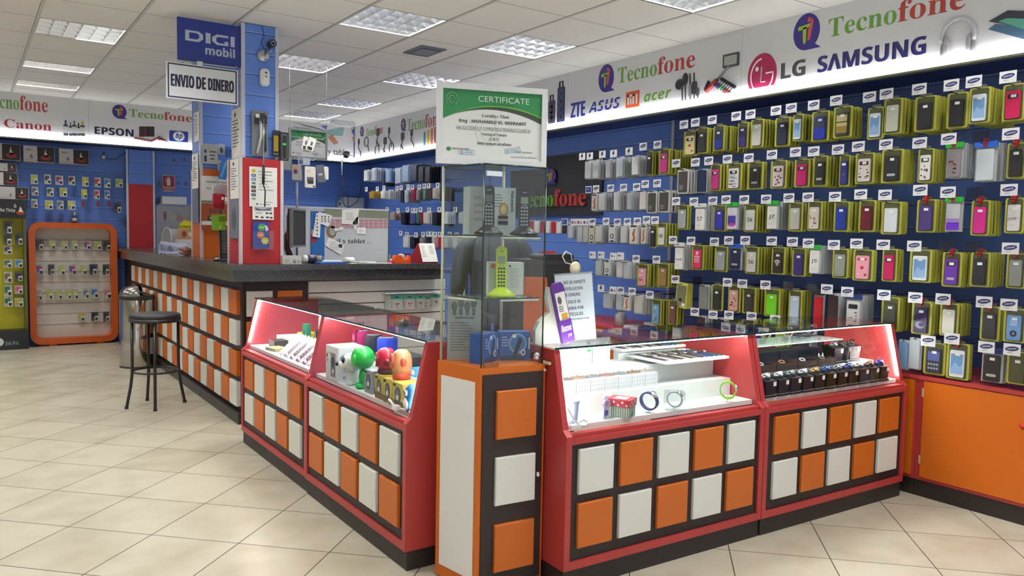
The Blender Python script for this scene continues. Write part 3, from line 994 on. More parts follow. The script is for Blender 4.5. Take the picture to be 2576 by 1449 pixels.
# ================================================================ columns on the counter and their signs
def slat_column(name, label, x0, x1, y0, y1, z0, zs, z1, low, inset):
    t = thing(name, label, 'column', (0, 0, 0))
    b = B(); b.box(x0, y0, z0, x1, y1, zs, M(low, .42)); b.obj('cladding', t)
    for x, y in ((x0, y0), (x1, y0), (x0, y1), (x1, y1)):
        b = B(); b.box(x - .011 if x == x0 else x - .013, y - .006 if y == y0 else y - .02, z0, x + .013 if x == x0 else x + .011, y + .02 if y == y0 else y + .006, zs + .004, M('cfc9cb', .4)); b.obj('corner_trim', t)
    i = inset
    b = B(); b.box(x0 + i, y0 + i, zs, x1 - i, y1 - i, z1, BLUESLAT); b.obj('slat_cladding', t)
    for x in (x0 + i, x1 - i):
        b = B(); b.box(x - .014, y0 + i - .005, zs + .004, x + .014, y0 + i + .02, z1, M('c6cbe0', .35)); b.obj('corner_trim', t)
    return t


C1 = slat_column('column', 'blue slat column with red lower half, rising from the counter corner', 1.735, 2.055, 6.17, 6.5, TOPZ + .001, 2.055, ZC - .005, 'b5252c', .03)
C2 = slat_column('column', 'blue slat column with orange lower half, behind the red one', 1.785, 2.2, 7.6, 7.95, TOPZ + .001, 2.06, ZC - .005, 'cf6418', .0)

t = thing('pilaster', 'blue and red pilaster on the back wall at the end of the counter', 'pilaster', (0, 0, 0))
b = B(); b.box(1.77, 11.5, TOPZ + .001, 2.09, WY - .003, 2.085, M('b5252c', .42)); b.obj('cladding', t)
b = B(); b.box(1.785, 11.51, 2.085, 2.075, WY - .003, ZF - .02, BLUESLAT); b.obj('slat_cladding', t)
for x in (1.766, 2.09):
    b = B(); b.box(x - .012, 11.494, TOPZ + .001, x + .012, 11.53, 2.1, M('d9d6da', .4)); b.obj('corner_trim', t)
    b = B(); b.box(x - .012, 11.50, 2.1, x + .012, 11.53, ZF - .02, M('c6cbe0', .35)); b.obj('corner_trim', t)


def lq(pts, Y):      # box on a plane y = Y from four corner pixels: x0, x1, z0, z1
    p = [aty(*q, Y) for q in pts]
    return (p[0].x + p[3].x) / 2, (p[1].x + p[2].x) / 2, (p[2].z + p[3].z) / 2, (p[0].z + p[1].z) / 2


# blue operator sign and white money transfer sign on the left of the column
Y = 6.21
x0, x1, z0, z1 = lq(((447, 45), (609, 64), (609, 167), (446, 152)), Y)
z1 = min(z1, ZC - .006)
t = thing('hanging_sign', 'blue phone operator sign with white letters fixed left of the column top', 'sign', (0, Y, 0))
b = B(); b.box(x0, 0, z0, x1, .02, z1, M('20368f', .4)); b.obj('sign_board', t)
w, h = x1 - x0, z1 - z0
LW = M('b9c4dc', .4)
b = B()
zz, hh = z0 + h * .47, h * .25
X = lambda f: x0 + w * f
# D I G I with flat wide letters
b.prism([(X(.115), zz), (X(.115), zz + hh), (X(.32), zz + hh), (X(.385), zz + hh * .75), (X(.385), zz + hh * .3), (X(.32), zz)], -.0012, 0, LW)
b.prism([(X(.175), zz + hh * .22), (X(.175), zz + hh * .8), (X(.29), zz + hh * .8), (X(.325), zz + hh * .65), (X(.325), zz + hh * .38), (X(.29), zz + hh * .22)], -.002, 0, M('20368f', .4))
b.box(X(.425), -.0012, zz, X(.5), 0, zz + hh, LW)
b.prism([(X(.6), zz), (X(.525), zz + hh * .3), (X(.525), zz + hh * .7), (X(.6), zz + hh), (X(.78), zz + hh), (X(.78), zz + hh * .78), (X(.62), zz + hh * .78), (X(.59), zz + hh * .65), (X(.59), zz + hh * .35), (X(.62), zz + hh * .2), (X(.72), zz + hh * .2), (X(.72), zz + hh * .42), (X(.78), zz + hh * .42), (X(.78), zz)], -.0012, 0, LW)
b.box(X(.815), -.0012, zz, X(.88), 0, zz + hh, LW); b.obj('lettering', t)
b = B(); b.text('mobil', X(.42), z0 + h * .2, w * .46, h * .22, -.0012, LW, 'heavy'); b.obj('lettering', t)

Y = 6.17
x0, x1, z0, z1 = lq(((418, 155), (601, 176), (597, 264), (418, 247)), Y)
x1 = min(x1, 1.72)
t = thing('hanging_sign', 'white sign reading ENVIO DE DINERO in dark letters under the blue sign', 'sign', (0, Y, 0))
b = B(); b.box(x0, 0, z0, x1, .018, z1, M('d9dbe0', .4)); b.obj('sign_board', t)
w, h = x1 - x0, z1 - z0
NV = M('20243f', .5)
b = B(); b.frame(x0 + w * .02, z0 + h * .035, x1 - w * .02, z1 - h * .03, h * .035, -.0012, .001, NV); b.obj('border', t)
b = B()
b.text('ENVIO', x0 + w * .065, z0 + h * .34, w * .31, h * .34, -.0014, NV, 'heavy')
b.text('DE', x0 + w * .41, z0 + h * .34, w * .125, h * .34, -.0014, NV, 'heavy')
b.text('DINERO', x0 + w * .575, z0 + h * .34, w * .36, h * .34, -.0014, NV, 'heavy'); b.obj('lettering', t)
b = B(); b.tube([(x0 + w * .15, .01, z1 + .015), (x1 - .02, .01, z1 + .018), (x1 - .005, .01, z1 + .03)], .004, M('c9ccd4', .4), 5)
b.box(x0 + w * .42, .002, z1, x0 + w * .5, .016, z1 + .03, M('c9ccd4', .4)); b.obj('hanging_rail', t)

YC = 6.2 - .004
# security camera, dome base, motion sensor on the column
def on_col(px, py, Y=YC): return aty(px, py, Y)


p = on_col(680, 113)
t = thing('security_camera', 'small dark security camera high on the blue column', 'camera', (p.x, p.y - .05, p.z))
b = B(); b.prism([(.03 * math.cos(R(a)), .03 * math.sin(R(a))) for a in range(22, 382, 45)], -.02, .05, M('2c3142', .4)); b.obj('body', t)
b = B(); b.T = Matrix.Rotation(R(90), 4, 'X'); b.lathe([(.0, .02), (.019, .02), (.019, .026), (.013, .026), (.012, .022), (0, .022)], M('7d8594', .3), 16); b.lathe([(0, .0225), (.009, .0225), (.0, .026)], BLACK, 12); b.obj('lens', t)
p2 = on_col(661, 141)
b = B(); b.tube([(0, .02, -.03), (-.005, .03, -.055), (p2.x - p.x, .03, p2.z - p.z + .02)], .006, M('9aa0ac', .3), 6)
b.T = Matrix.Translation((p2.x - p.x, .05, p2.z - p.z)) @ Matrix.Rotation(R(90), 4, 'X')
b.lathe([(0, 0), (.048, 0), (.048, .012), (.036, .03), (.0, .036)], M('c4c8cf', .2, .7), 20); b.obj('bracket', t)
b = B(); q = [on_col(659, 68), on_col(664, 90), on_col(657, 107), on_col(663, 122), on_col(676, 126)]
b.tube([(v.x - p.x, .045, v.z - p.z) for v in q], .0025, M('22263a', .5), 5); b.obj('cable', t)
p = on_col(664, 196)
t = thing('motion_sensor', 'white oval motion sensor on the blue column', 'sensor', (p.x, p.y, p.z))
b = B(); b.rr(-.036, -.066, .036, .066, .03, -.03, 0, M('e3e4e6', .35), 6); b.obj('casing', t)
b = B(); b.disc(.008, .036, .007, .007, -.033, -.029, BLACK, 12); b.rr(.004, .0, .012, .014, .002, -.032, -.029, M('6a6d74', .4)); b.obj('sensor_eye', t)
b = B(); b.disc(0, -.03, .027, .03, -.036, -.029, M('f0f1f2', .25), 18); b.obj('lens', t)


# sheets of paper on the red and orange fronts
def sheet(name, label, pts, Y, cat='notice', body=None, mat=PAPER, group=None, th=.0015):
    x0, x1, z0, z1 = lq(pts, Y)
    t = thing(name, label, cat, ((x0 + x1) / 2, Y, (z0 + z1) / 2), 0, group)
    w, h = x1 - x0, z1 - z0
    b = B(); b.box(-w / 2, -th, -h / 2, w / 2, 0, h / 2, mat)
    o = b.obj('sheet', t)
    if body:
        b = B(); body(b, w, h, -th - .0006); b.obj('print', t)
    return t


YR = 6.163


def card_list(b, w, h, y):
    b.disc(-w * .35, h * .39, w * .075, h * .05, y, y + .0006, M('d9c93a', .5), 14)
    for k in range(7):
        z = h * (.28 - k * .098)
        b.box(-w * .43, y, z - h * .034, -w * .27, y + .0004, z + h * .034, M(('3b5b94', '5a7db4', 'b9c4cc', '232a2e', '2b2b2b', '3a4a63', 'd4d6d4')[k], .5))
        b.box(-w * .40, y - .0003, z - h * .01, -w * .30, y, z + h * .012, M(('e4e6ea', 'e4e6ea', '3a3d44', '8b8f92', 'cfa34a', '9fb2c8', '5a5a5a')[k], .5))
    for k, (s, z) in enumerate((('HAY ADMITIDAS', .37), ('PARA PAGO CON', .29), ('TARJETAS', .21), ('5€ MINIMO EN', .13), ('PAGO CON', .055), ('TARJETA PARA', -.015), ('ENVIOS Y RECARGAS', -.09))):
        b.text(s, -w * .17 + (k == 3) * w * .05, h * z, w * (.48, .48, .3, .45, .3, .38, .54)[k], h * .028, y, INK, 'bold')
    b.text('GRACIAS', w * .1, -h * .40, w * .24, h * .028, y, INK, 'bold')


sheet('price_notice', 'white payment card notice on the red column front', ((627, 419), (697, 422), (697, 521), (627, 519)), YR, body=card_list)


def flyer(b, w, h, y):
    d = M('3a3c44', .5)
    b.disc(-w * .28, h * .4, w * .045, h * .05, y, y + .0004, M('3a3c6a', .5), 12); b.text('Tecnofone', -w * .16, h * .35, w * .5, h * .09, y, d, 'serif')
    b.box(-w * .42, y, h * .0, w * .42, y + .0004, h * .25, M('b5b5c4', .5))
    b.prism([(-w * .4, h * .2), (-w * .05, h * .08), (w * .4, h * .22), (w * .3, h * .05), (-w * .3, h * .02)], y - .0003, y, M('6a6a78', .5))
    b.lines(-w * .35, -h * .1, w * .35, 2, h * .05, y, INK)
    for x, z in ((-.3, -.35), (-.05, -.37), (.2, -.36), (.38, -.38), (.18, -.12), (.36, -.12)):
        b.disc(w * x, h * z, w * .08, h * .055, y, y + .0005, d, 8)


sheet('notice', 'small white shop flyer of accessories on the red column under the card notice', ((636, 508), (689, 511), (688, 554), (634, 551)), YR - .004, body=flyer)
# leaflet holder
x0, x1, z0, z1 = lq(((636, 553), (690, 556), (688, 628), (633, 627)), YR - .012)
t = thing('leaflet_holder', 'clear leaflet holder with a blue leaflet low on the red column', 'leaflet holder', ((x0 + x1) / 2, YR - .003, z0))
w, h = x1 - x0, z1 - z0
b = B(); b.box(-w / 2, -.02, 0, w / 2, 0, h * .65, PLEX); b.obj('holder', t)
b = B(); b.box(-w / 2 + .004, -.011, .006, w * .28, -.005, h * .95, M('2d3f98', .45)); b.obj('leaflet', t)
b = B()
for k, (x, z, c) in enumerate(((-.08, .76, '3f9c46'), (-.12, .5, 'd8743a'), (.08, .3, 'd7cf3c'))):
    b.disc(w * x, h * z, w * .17, h * .12, -.0122, -.011, M(c, .45), 18); b.text(('6GB', '20GB', 'Datos')[k], w * (x - .1), h * (z - .03), w * .2, h * .06, -.013, M('eaf0e6', .5), 'bold')
b.prism([(w * .05, h * .85), (w * .2, h * .8), (w * .25, h * .68), (w * .12, h * .62), (w * .1, h * .72)], -.0126, -.0116, M('d8d4da', .5)); b.obj('print', t)

# papers on the left (−x) faces
def sheet_x(name, label, pts, X, body=None, mat=PAPER, cat='notice'):
    p = [atx(*q, X) for q in pts]
    y0, y1 = (p[0].y + p[3].y) / 2, (p[1].y + p[2].y) / 2
    z0, z1 = (p[2].z + p[3].z) / 2, (p[0].z + p[1].z) / 2
    t = thing(name, label, cat, (X, (y0 + y1) / 2, (z0 + z1) / 2), FX)
    w, h = y0 - y1, z1 - z0
    b = B(); b.box(-w / 2, -.0015, -h / 2, w / 2, 0, h / 2, mat); b.obj('sheet', t)
    if body:
        b = B(); body(b, w, h, -.0021); b.obj('print', t)
    return t


def small_list(b, w, h, y):
    b.disc(-w * .1, h * .38, w * .1, h * .05, y, y + .0005, M('3a3c6a', .5), 10)
    b.lines(-w * .38, h * .25, w * .75, 9, h * .065, y, INK, .35, 3)


sheet_x('notice', 'white notice on the left side of the red column', ((580, 402), (601, 398), (600, 498), (579, 502)), 1.722, small_list)
sheet_x('notice', 'white notice on the left side of the blue column above the red part', ((583, 278), (606, 268), (605, 396), (583, 400)), 1.755, small_list)
sheet_x('notice', 'white notice at the left edge of the orange column', ((483, 388), (499, 386), (499, 472), (484, 476)), 1.77, small_list)
sheet_x('notice', 'narrow white notice at the left edge of the far blue column', ((488, 283), (501, 281), (501, 355), (489, 357)), 1.765, small_list)
sheet_x('picture_card', 'grey picture card on the left side of the red column', ((580, 503), (600, 500), (598, 599), (579, 600)), 1.722, lambda b, w, h, y: b.disc(0, 0, w * .3, h * .3, y, y + .0004, M('5a6670', .3), 14), M('7a8590', .3), 'card')
sheet_x('picture_card', 'grey blue picture card on the left side of the orange column', ((485, 476), (500, 474), (499, 560), (485, 562)), 1.77, None, M('6f7c98', .3), 'card')

Y2 = 7.592
sheet('notice', 'white notice on the orange column about options, behind the red bag', ((506, 442), (590, 446), (590, 506), (506, 504)), Y2,
      body=lambda b, w, h, y: (b.text('OPCION DE PAGO', -w * .34, h * .22, w * .6, h * .08, y, INK, 'bold'), b.text('ESTA VEZ AQUI', -w * .34, -h * .06, w * .6, h * .08, y, INK, 'bold')))
sheet('poster', 'orange brown price poster on the orange column', ((507, 504), (590, 506), (590, 580), (507, 578)), Y2 - .003, mat=M('a04a26', .5), cat='poster',
      body=lambda b, w, h, y: (b.box(-w / 2, y, h * .4, w / 2, y + .0004, h / 2, M('a9b49a', .5)), b.text('OPORTUNIDAD', -w * .48, h * .42, w * .6, h * .06, y - .0004, INK, 'bold'), b.text('TRES', -w * .1, h * .28, w * .25, h * .08, y, PAPER, 'bold'), b.text('ROAMING', -w * .28, h * .08, w * .62, h * .14, y, M('4a3a3a', .5), 'bolditalic'),
                               b.disc(-w * .22, -h * .1, w * .1, h * .09, y, y + .0004, BLACK, 14), b.text('1€', -w * .27, -h * .14, w * .12, h * .09, y - .0006, PAPER, 'bold'),
                               b.box(-w / 2, y, -h * .33, w / 2, y + .0004, -h * .2, PAPER), b.text('Nuevo', -w * .1, -h * .3, w * .2, h * .06, y - .0006, INK, 'bold')))
# ================================================================ goods on the right wall
XP = 4.62            # plane of the front packs
XT = 4.54            # tips of the hooks
RIM = M('aaaa44', .35); OLIVE = M('4c4d30', .4); TABM = M('5c5f58', .25)
STK = M('e6e6e4', .6)
ORD = ['first', 'second', 'third', 'fourth', 'fifth', 'sixth', 'seventh', 'eighth', 'ninth', 'tenth', 'eleventh', 'twelfth', 'thirteenth', 'fourteenth', 'fifteenth', 'sixteenth']
WIRE = M('3a3d48', .35, .6)

# the label cards, built once each
def card_mesh(kind):
    b = B()
    b.box(-.042, 0, 0, .042, .0015, .062, M('d9dade', .5) if kind != 'empty' else PLEXD)
    if kind == 'oval':
        b.T = Matrix.Translation((0, 0, .036)) @ Matrix.Rotation(R(-8), 4, 'Y')
        b.disc(0, 0, .033, .0125, -.001, 0, M('22285e', .5), 20)
        b.text('SAMSUNG', -.022, -.004, .044, .008, -.0014, M('d9dade', .5), 'bold')
        b.T = Matrix(); b.lines(-.02, .012, .04, 1, .006, -.0006, INK)
    elif kind == 'dark':
        b.disc(-.002, .036, .013, .016, -.001, 0, INK, 12); b.disc(.006, .054, .006, .004, -.001, 0, INK, 8); b.lines(-.022, .008, .05, 1, .007, -.0006, INK)
    elif kind == 'red':
        b.disc(-.02, .03, .011, .014, -.001, 0, M('7a2440', .5), 14); b.text('LG', .0, .018, .03, .022, -.001, INK, 'bold')
    elif kind == 'blue':
        b.box(-.036, -.0008, .008, .036, 0, .054, M('2f3f86', .5)); b.lines(-.02, .032, .04, 1, .01, -.0014, PAPER)
    elif kind == 'text':
        b.disc(-.02, .034, .008, .01, -.001, 0, INK, 10); b.lines(-.008, .03, .04, 1, .014, -.0006, INK)
    return b


CARDS = {k: card_mesh(k).obj('label_card').data for k in ('oval', 'dark', 'red', 'blue', 'text', 'empty')}
for o in [o for o in COL.objects if o.name.startswith('label_card')]:
    bpy.data.objects.remove(o)


def hook(y, z, zc, kind, label, xt=XT, s=1.):
    t = thing('display_hook', label, 'hook', (xt, y, z), FX, 'wire hooks with label cards on the right wall')
    b = B(); L = WX - xt
    b.tube([(0, 0, .02), (0, .01, .0), (0, L, .0)], .0028, WIRE, 4)
    b.tube([(0, 0, .018), (0, 0, max(.02, zc - z - .03 * s))], .0016, WIRE, 4)
    b.obj('rod', t)
    if kind:
        o = bpy.data.objects.new('label_card', CARDS[kind]); COL.objects.link(o); o.parent = t
        o.location = (0, -.003, zc - z - .031 * s); o.scale = (s, 1, s)
    return t


def deco(b, kind, w, h, y, z0):
    """what is printed on a phone case; w,h of the case, z0 its foot"""
    d = M('26242a', .45)
    if 'win' in kind:
        b.rr(-w * .36, z0 + h * .72, w * .36, z0 + h * .88, w * .06, y - .0012, y, d, 2)
    if 'oval' in kind:
        b.rr(-w * .3, z0 + h * .18, w * .3, z0 + h * .28, w * .07, y - .0012, y, M('a9aaa8', .4), 3)
    if 'two' in kind:
        b.rr(-w * .46, z0 + h * .5, w * .46, z0 + h * .96, w * .1, y - .0012, y, M('272b48', .4), 2)
    if 'phone' in kind:
        b.rr(-w * .42, z0 + h * .12, w * .42, z0 + h * .86, .002, y - .0012, y, M('6f96c4', .25), 2)
        b.prism([(-w * .42, z0 + h * .3), (-w * .1, z0 + h * .55), (w * .2, z0 + h * .4), (w * .42, z0 + h * .5), (w * .42, z0 + h * .12), (-w * .42, z0 + h * .12)], y - .0016, y - .0012, M('8fb0d8', .25))
    if 'desert' in kind:
        b.box(-w * .44, y - .0012, z0 + h * .12, w * .44, y, z0 + h * .88, M('b6a878', .3)); b.box(-w * .44, y - .0016, z0 + h * .14, w * .44, y - .0012, z0 + h * .4, M('8c7434', .3)); b.box(-w * .44, y - .0016, z0 + h * .55, w * .44, y - .0012, z0 + h * .6, M('3d382c', .3))
    if 'fish' in kind:
        for k, (x, z, c) in enumerate(((-.15, .55, '8a93b0'), (.18, .5, '9aa3bc'), (-.1, .36, '5a6aa0'), (.15, .22, 'a0a8c0'), (-.2, .2, 'c2482c'), (.1, .08, '7a86b0'))):
            b.disc(w * x, z0 + h * z, w * .26, h * .035, y - .001, y, M(c, .4), 10)
    if 'heart' in kind:
        b.disc(0, z0 + h * .48, w * .14, h * .07, y - .001, y, M('a8283c', .35), 12)
        for x, z, c in ((-.28, .84, '8a2438'), (.25, .84, 'a8283c'), (-.25, .2, 'e6c6cc'), (.28, .18, '8a2438')):
            b.disc(w * x, z0 + h * z, w * .1, h * .05, y - .001, y, M(c, .4), 8)
    if 'pat' in kind:
        rd = random.Random(int(w * 1e5) + len(kind))
        for k in range(9):
            b.disc(w * rd.uniform(-.36, .36), z0 + h * rd.uniform(.08, .62), w * rd.uniform(.05, .13), h * rd.uniform(.02, .045), y - .001, y, M(rd.choice(('5a3a3c', '3a3640', '8a6a5a', 'a03a46')), .4), 7)
    if 'figure' in kind:
        b.prism([(-w * .2, z0 + h * .1), (w * .02, z0 + h * .3), (-w * .15, z0 + h * .5), (w * .05, z0 + h * .75), (w * .22, z0 + h * .8), (w * .12, z0 + h * .5), (w * .25, z0 + h * .25), (w * .1, z0 + h * .1)], y - .001, y, M('b5583a', .5))
        b.rr(-w * .4, z0 + h * .88, w * .4, z0 + h * .96, w * .05, y - .001, y, d, 2)
    if 'moon' in kind:
        b.disc(-w * .02, z0 + h * .3, w * .38, h * .15, y - .001, y, M('9c95b4', .4), 16); b.disc(w * .1, z0 + h * .33, w * .24, h * .09, y - .0014, y - .001, M('2c2450', .4), 14)
    if 'grad' in kind:
        b.rr(-w * .48, z0 + h * .02, w * .48, z0 + h * .3, w * .1, y - .0012, y, M('6a2fc0', .3), 2); b.box(-w * .49, y - .0012, z0 + h * .28, w * .49, y, z0 + h * .45, M('9a7cc8', .3))
    if 'purp' in kind:
        b.box(-w * .42, y - .001, z0 + h * .2, w * .42, y, z0 + h * .62, M('4b3fa0', .4)); b.disc(0, z0 + h * .2, w * .4, h * .08, y - .0014, y - .001, M('c0449c', .4), 14)
    if 'skull' in kind:
        b.disc(0, z0 + h * .55, w * .32, h * .1, y - .001, y, M('c4bcb8', .4), 12); b.disc(0, z0 + h * .4, w * .18, h * .07, y - .001, y, M('a89c98', .4), 10)
        for s_ in (-1, 1): b.disc(w * .13 * s_, z0 + h * .55, w * .07, h * .03, y - .0014, y - .001, d, 8)
    if 'keep' in kind:
        for k, ww in enumerate((.2, .5, .44, .5, .4)):
            b.box(-w * ww / 1.4, y - .001, z0 + h * (.72 - k * .1), w * ww / 1.4, y, z0 + h * (.77 - k * .1), M('f0d6dc', .5))
    if 'wheel' in kind:
        b.disc(0, z0 + h * .27, w * .24, h * .13, y - .001, y, M('2b2e38', .3), 18); b.disc(0, z0 + h * .27, w * .09, h * .05, y - .0014, y - .001, M('8a94a4', .3), 12)
        for k in range(3): b.box(-w * .25, y - .001, z0 + h * (.6 + k * .07), w * .25, y, z0 + h * (.63 + k * .07), M('c9d8e8', .5))
    if 'icons' in kind:
        b.box(-w * .42, y - .0012, z0 + h * .5, w * .42, y, z0 + h * .88, M('55629c', .3))
        for i in range(4):
            for j in range(2): b.rr(-w * .38 + i * w * .2, z0 + h * (.14 + j * .17), -w * .24 + i * w * .2, z0 + h * (.22 + j * .17), .001, y - .0012, y, M('8f98a8', .3), 2)
    if 'ring' in kind:
        b.disc(0, z0 + h * .35, w * .3, h * .14, y - .001, y, d, 16); b.disc(0, z0 + h * .35, w * .2, h * .09, y - .0014, y - .001, M('d4d4d2', .4), 14)
        b.rr(-w * .3, z0 + h * .02, w * .3, z0 + h * .1, w * .05, y - .001, y, d, 2); b.rr(-w * .3, z0 + h * .9, w * .3, z0 + h * .98, w * .05, y - .001, y, d, 2)
    if '=' in kind:
        s = kind.split('=')[1]
        ww = w * (.62 if len(s) < 4 else .8)
        b.text(s, -ww / 2, z0 + h * .42, ww, h * (.2 if len(s) < 4 else .09), y - .001, INK, 'sans')
        b.lines(-w * .3, z0 + h * .2, w * .6, 1, h * .03, y - .001, M('77777c', .5)); b.lines(-w * .3, z0 + h * .82, w * .6, 1, h * .03, y - .001, M('77777c', .5))


def body_mesh(style, w, h, col='b9bdc2'):
    b = B()
    if style == 'y':
        b.rr(-w / 2, -h, w / 2, 0, .012, 0, .009, RIM, 3); b.rr(-w * .39, -h * .955, w * .39, -h * .03, .008, -.002, .002, OLIVE, 2)
    elif style == 'f':
        b.rr(-w / 2, -h, w / 2, -h * .05, .012, 0, .012, M('c6c8c4', .4), 3); b.rr(-w * .4, -h * .95, w * .4, -h * .12, .006, -.002, .002, M('46423f', .3), 2); b.rr(-w * .2, -h * .08, w * .2, 0, .006, 0, .01, M('c6c8c4', .4), 2)
    elif style == 'q':
        b.box(-w / 2, 0, -h, w / 2, .03, 0, M('c4c058', .4)); b.box(-w * .42, -.001, -h * .94, w * .42, .001, -h * .1, M('7c7d62', .25)); b.disc(-w * .05, -h * .68, w * .12, h * .07, -.003, -.001, M('2a2c26', .4), 10); b.box(w * .1, -.003, -h * .92, w * .38, -.001, -h * .8, STK)
    elif style == 'b':
        b.box(-w / 2, 0, -h, w / 2, .01, 0, M('aeb2b4', .25))
    else:
        b.rr(-w / 2, -h, w / 2, 0, .005, 0, .010, M(col, .3), 2)
    return b


COLN = {}


def pack(x0, x1, y0, y1, style, col, cname, kind, n, where, xp=XP, pitch=.03, group='front row of phone cases on the right wall'):
    a, c, d = atx(x0, (y0 + y1) / 2, xp), atx(x1, (y0 + y1) / 2, xp), None
    xm = (x0 + x1) / 2
    top, bot = atx(xm, y0, xp), atx(xm, y1, xp)
    w, h = a.y - c.y, top.z - bot.z
    y, z = top.y, top.z
    word = {'y': 'yellow blister', 'q': 'yellow window box', 'f': 'pale framed box', 'b': 'clear bag', 's': 'clear sleeve'}[style]
    far = 'tower' in where
    nm, ct = {'y': ('phone_case_pack', 'phone case'), 'f': ('framed_case_box', 'boxed case'), 'q': ('window_case_box', 'boxed case'), 'b': ('bagged_phone_case', 'bagged case'), 's': ('clear_case_sleeve', 'clear case')}[style]
    if far: nm, ct, word = 'accessory_pack', 'accessory pack', 'clear pack'
    t = thing(nm, f'{cname} {"item" if far else "case"} in {word}, {where}', ct, (xp, y, z), FX, group)
    body = body_mesh(style, w, h, col if far else 'b9bdc2').obj('packaging', t)
    if style == 'q':
        t.rotation_euler = (0, R(5), FX)
    elif style == 'f':
        b = B(); b.lines(-w * .3, -h * .7, w * .5, 3, h * .07, -.0028, M('b9b4ae', .5)); b.obj('print', t)
    else:
        f = {'y': (.62, .74, .07), 'b': (.78, .80, .03), 's': (.84, .9, .04)}[style]
        cw, chh, foot = w * f[0], h * f[1], -h * (1 - f[2])
        b = B(); m = M(col, .35)
        b.rr(-cw / 2, foot, cw / 2, foot + chh, min(.008, cw * .16), -.012, -.001, m, 3)
        pc = b.obj('phone_case', t)
        if kind:
            b = B(); deco(b, kind, cw, chh, -.0121, foot)
            if b.v: b.obj('print', pc)
        if style == 'y' or 'st' in kind:
            b = B(); k = -.2 if 'win' not in kind else -.16
            b.box(-.013 + w * .03, -.0142, foot + chh * (.76 if 'win' in kind else .80), .013 + w * .03, -.0132, foot + chh * (.76 if 'win' in kind else .80) + .015, STK)
            b.obj('price_sticker', t)
        if style == 'b':
            b = B(); hc = {'g': '2fae3a', 'u': '2a63c8', 'n': '25386f', 'w': 'd8d9d8', 'k': '26262a'}[kind[0] if kind[0] in 'gunwk' else 'w']
            b.box(-w * .52, -.0125, -h * .12, w * .52, -.003, h * .03, M(hc, .3)); b.obj('header_card', t)
    if style == 'y':
        b = B(); b.rr(-w * .26, -.006, w * .26, .016, .006, .001, .004, TABM, 2); b.obj('hang_tab', t)
    if '!' in kind:
        b = B(); b.T = Matrix.Rotation(R(12), 4, 'Y'); b.rr(-.009, -.022, .009, .024, .004, -.02, .004, M('a81c26', .35), 2); b.obj('lock_tag', t)
    if n:
        me = body_mesh(style if style in 'yfq' else ('s' if style == 's' else 'b'), w, h, col if far else 'b9bdc2')
        rd = random.Random(int(x0 * 7 + y0))
        me = me.obj(nm).data
        ob = [o for o in COL.objects if o.data == me][0]
        lab = f'{word} behind the pack {where}'
        for k in range(n):
            o = ob if k == 0 else ob.copy()
            if k: COL.objects.link(o)
            o.location = (xp + pitch * (k + 1) + (.006 if k else 0), y + rd.uniform(-.004, .004), z + rd.uniform(-.004, .003))
            o.rotation_euler = (0, R(rd.uniform(-1.2, 1.2)), FX + R(rd.uniform(-2.5, 2.5)))
            tag(o, lab, ct, f'packs behind the one {where}')
    return y, z, w


def row(name, packs, labels, tail='of right wall'):
    n = len(packs)
    for i, q in enumerate(packs):
        x0, x1, y0, y1, style, col, cname, kind, nb = q[:9]
        where = (f'{ORD[i]} from left' if i < (n + 1) // 2 else (f'{ORD[n - 1 - i]} from right' if n - 1 - i else 'rightmost')) + f', {name} row {tail}'
        if i == 0: where = f'leftmost, {name} row {tail}'
        y, z, w = pack(x0, x1, y0, y1, style, col, cname, kind, nb, where, group=f'phone cases in the {name} row {tail}')
        if i < len(labels) and labels[i]:
            L = labels[i]
            zc = atx(L[0], L[1], XT).z
            hook(y, z - .008, zc, L[2] if len(L) > 2 else 'oval', f'wire hook with card, above the pack {where}')
        else:
            hook(y, z - .008, z, None, f'bare wire hook of the pack {where}', XP - .02)


E_ = 'empty'
row('top', (
    (1721, 1756, 330, 393, 'y', 'd3c892', 'cream', 'win heart', 1), (1752, 1783, 322, 386, 'y', '2b2b30', 'black', '', 5), (1796, 1824, 316, 379, 'y', '273582', 'navy and blue', 'two', 8),
    (1857, 1884, 308, 373, 'y', '35286a', 'dark purple', 'two', 4), (1890, 1923, 300, 371, 'y', 'b9bcb4', 'pale grey', '', 5), (1951, 1990, 295, 368, 'y', '23263a', 'blackish navy', '', 3),
    (1996, 2022, 287, 355, 'y', 'cfe0ea', 'white and sky', 'phone', 7), (2043, 2088, 280, 355, 'y', '2434a0', 'royal blue', 'two', 3), (2098, 2146, 268, 346, 'y', '3a3a30', 'desert picture', 'desert', 3),
    (2184, 2226, 270, 350, 'y', 'c8d2e2', 'white', 'phone', 0), (2225, 2272, 248, 337, 'y', 'bcc0b0', 'silver', '', 6), (2303, 2358, 242, 330, 'y', '26262a', 'black', '', 6),
    (2384, 2438, 233, 322, 'y', '222226', 'plain black', '', 1), (2440, 2495, 220, 310, 'y', 'd2dce6', 'white with blue screen', 'phone', 9), (2524, 2582, 211, 304, 'y', 'c22054', 'crimson pink', 'win', 4)),
    ((1717, 314), (1757, 307), (1797, 301), (1847, 293), (1893, 287), (1947, 279), (1997, 271), (2058, 263), (2110, 252), (2174, 246), (2239, 235), (2317, 223.6), (2388, 215), (2465, 203), (2548, 192)))
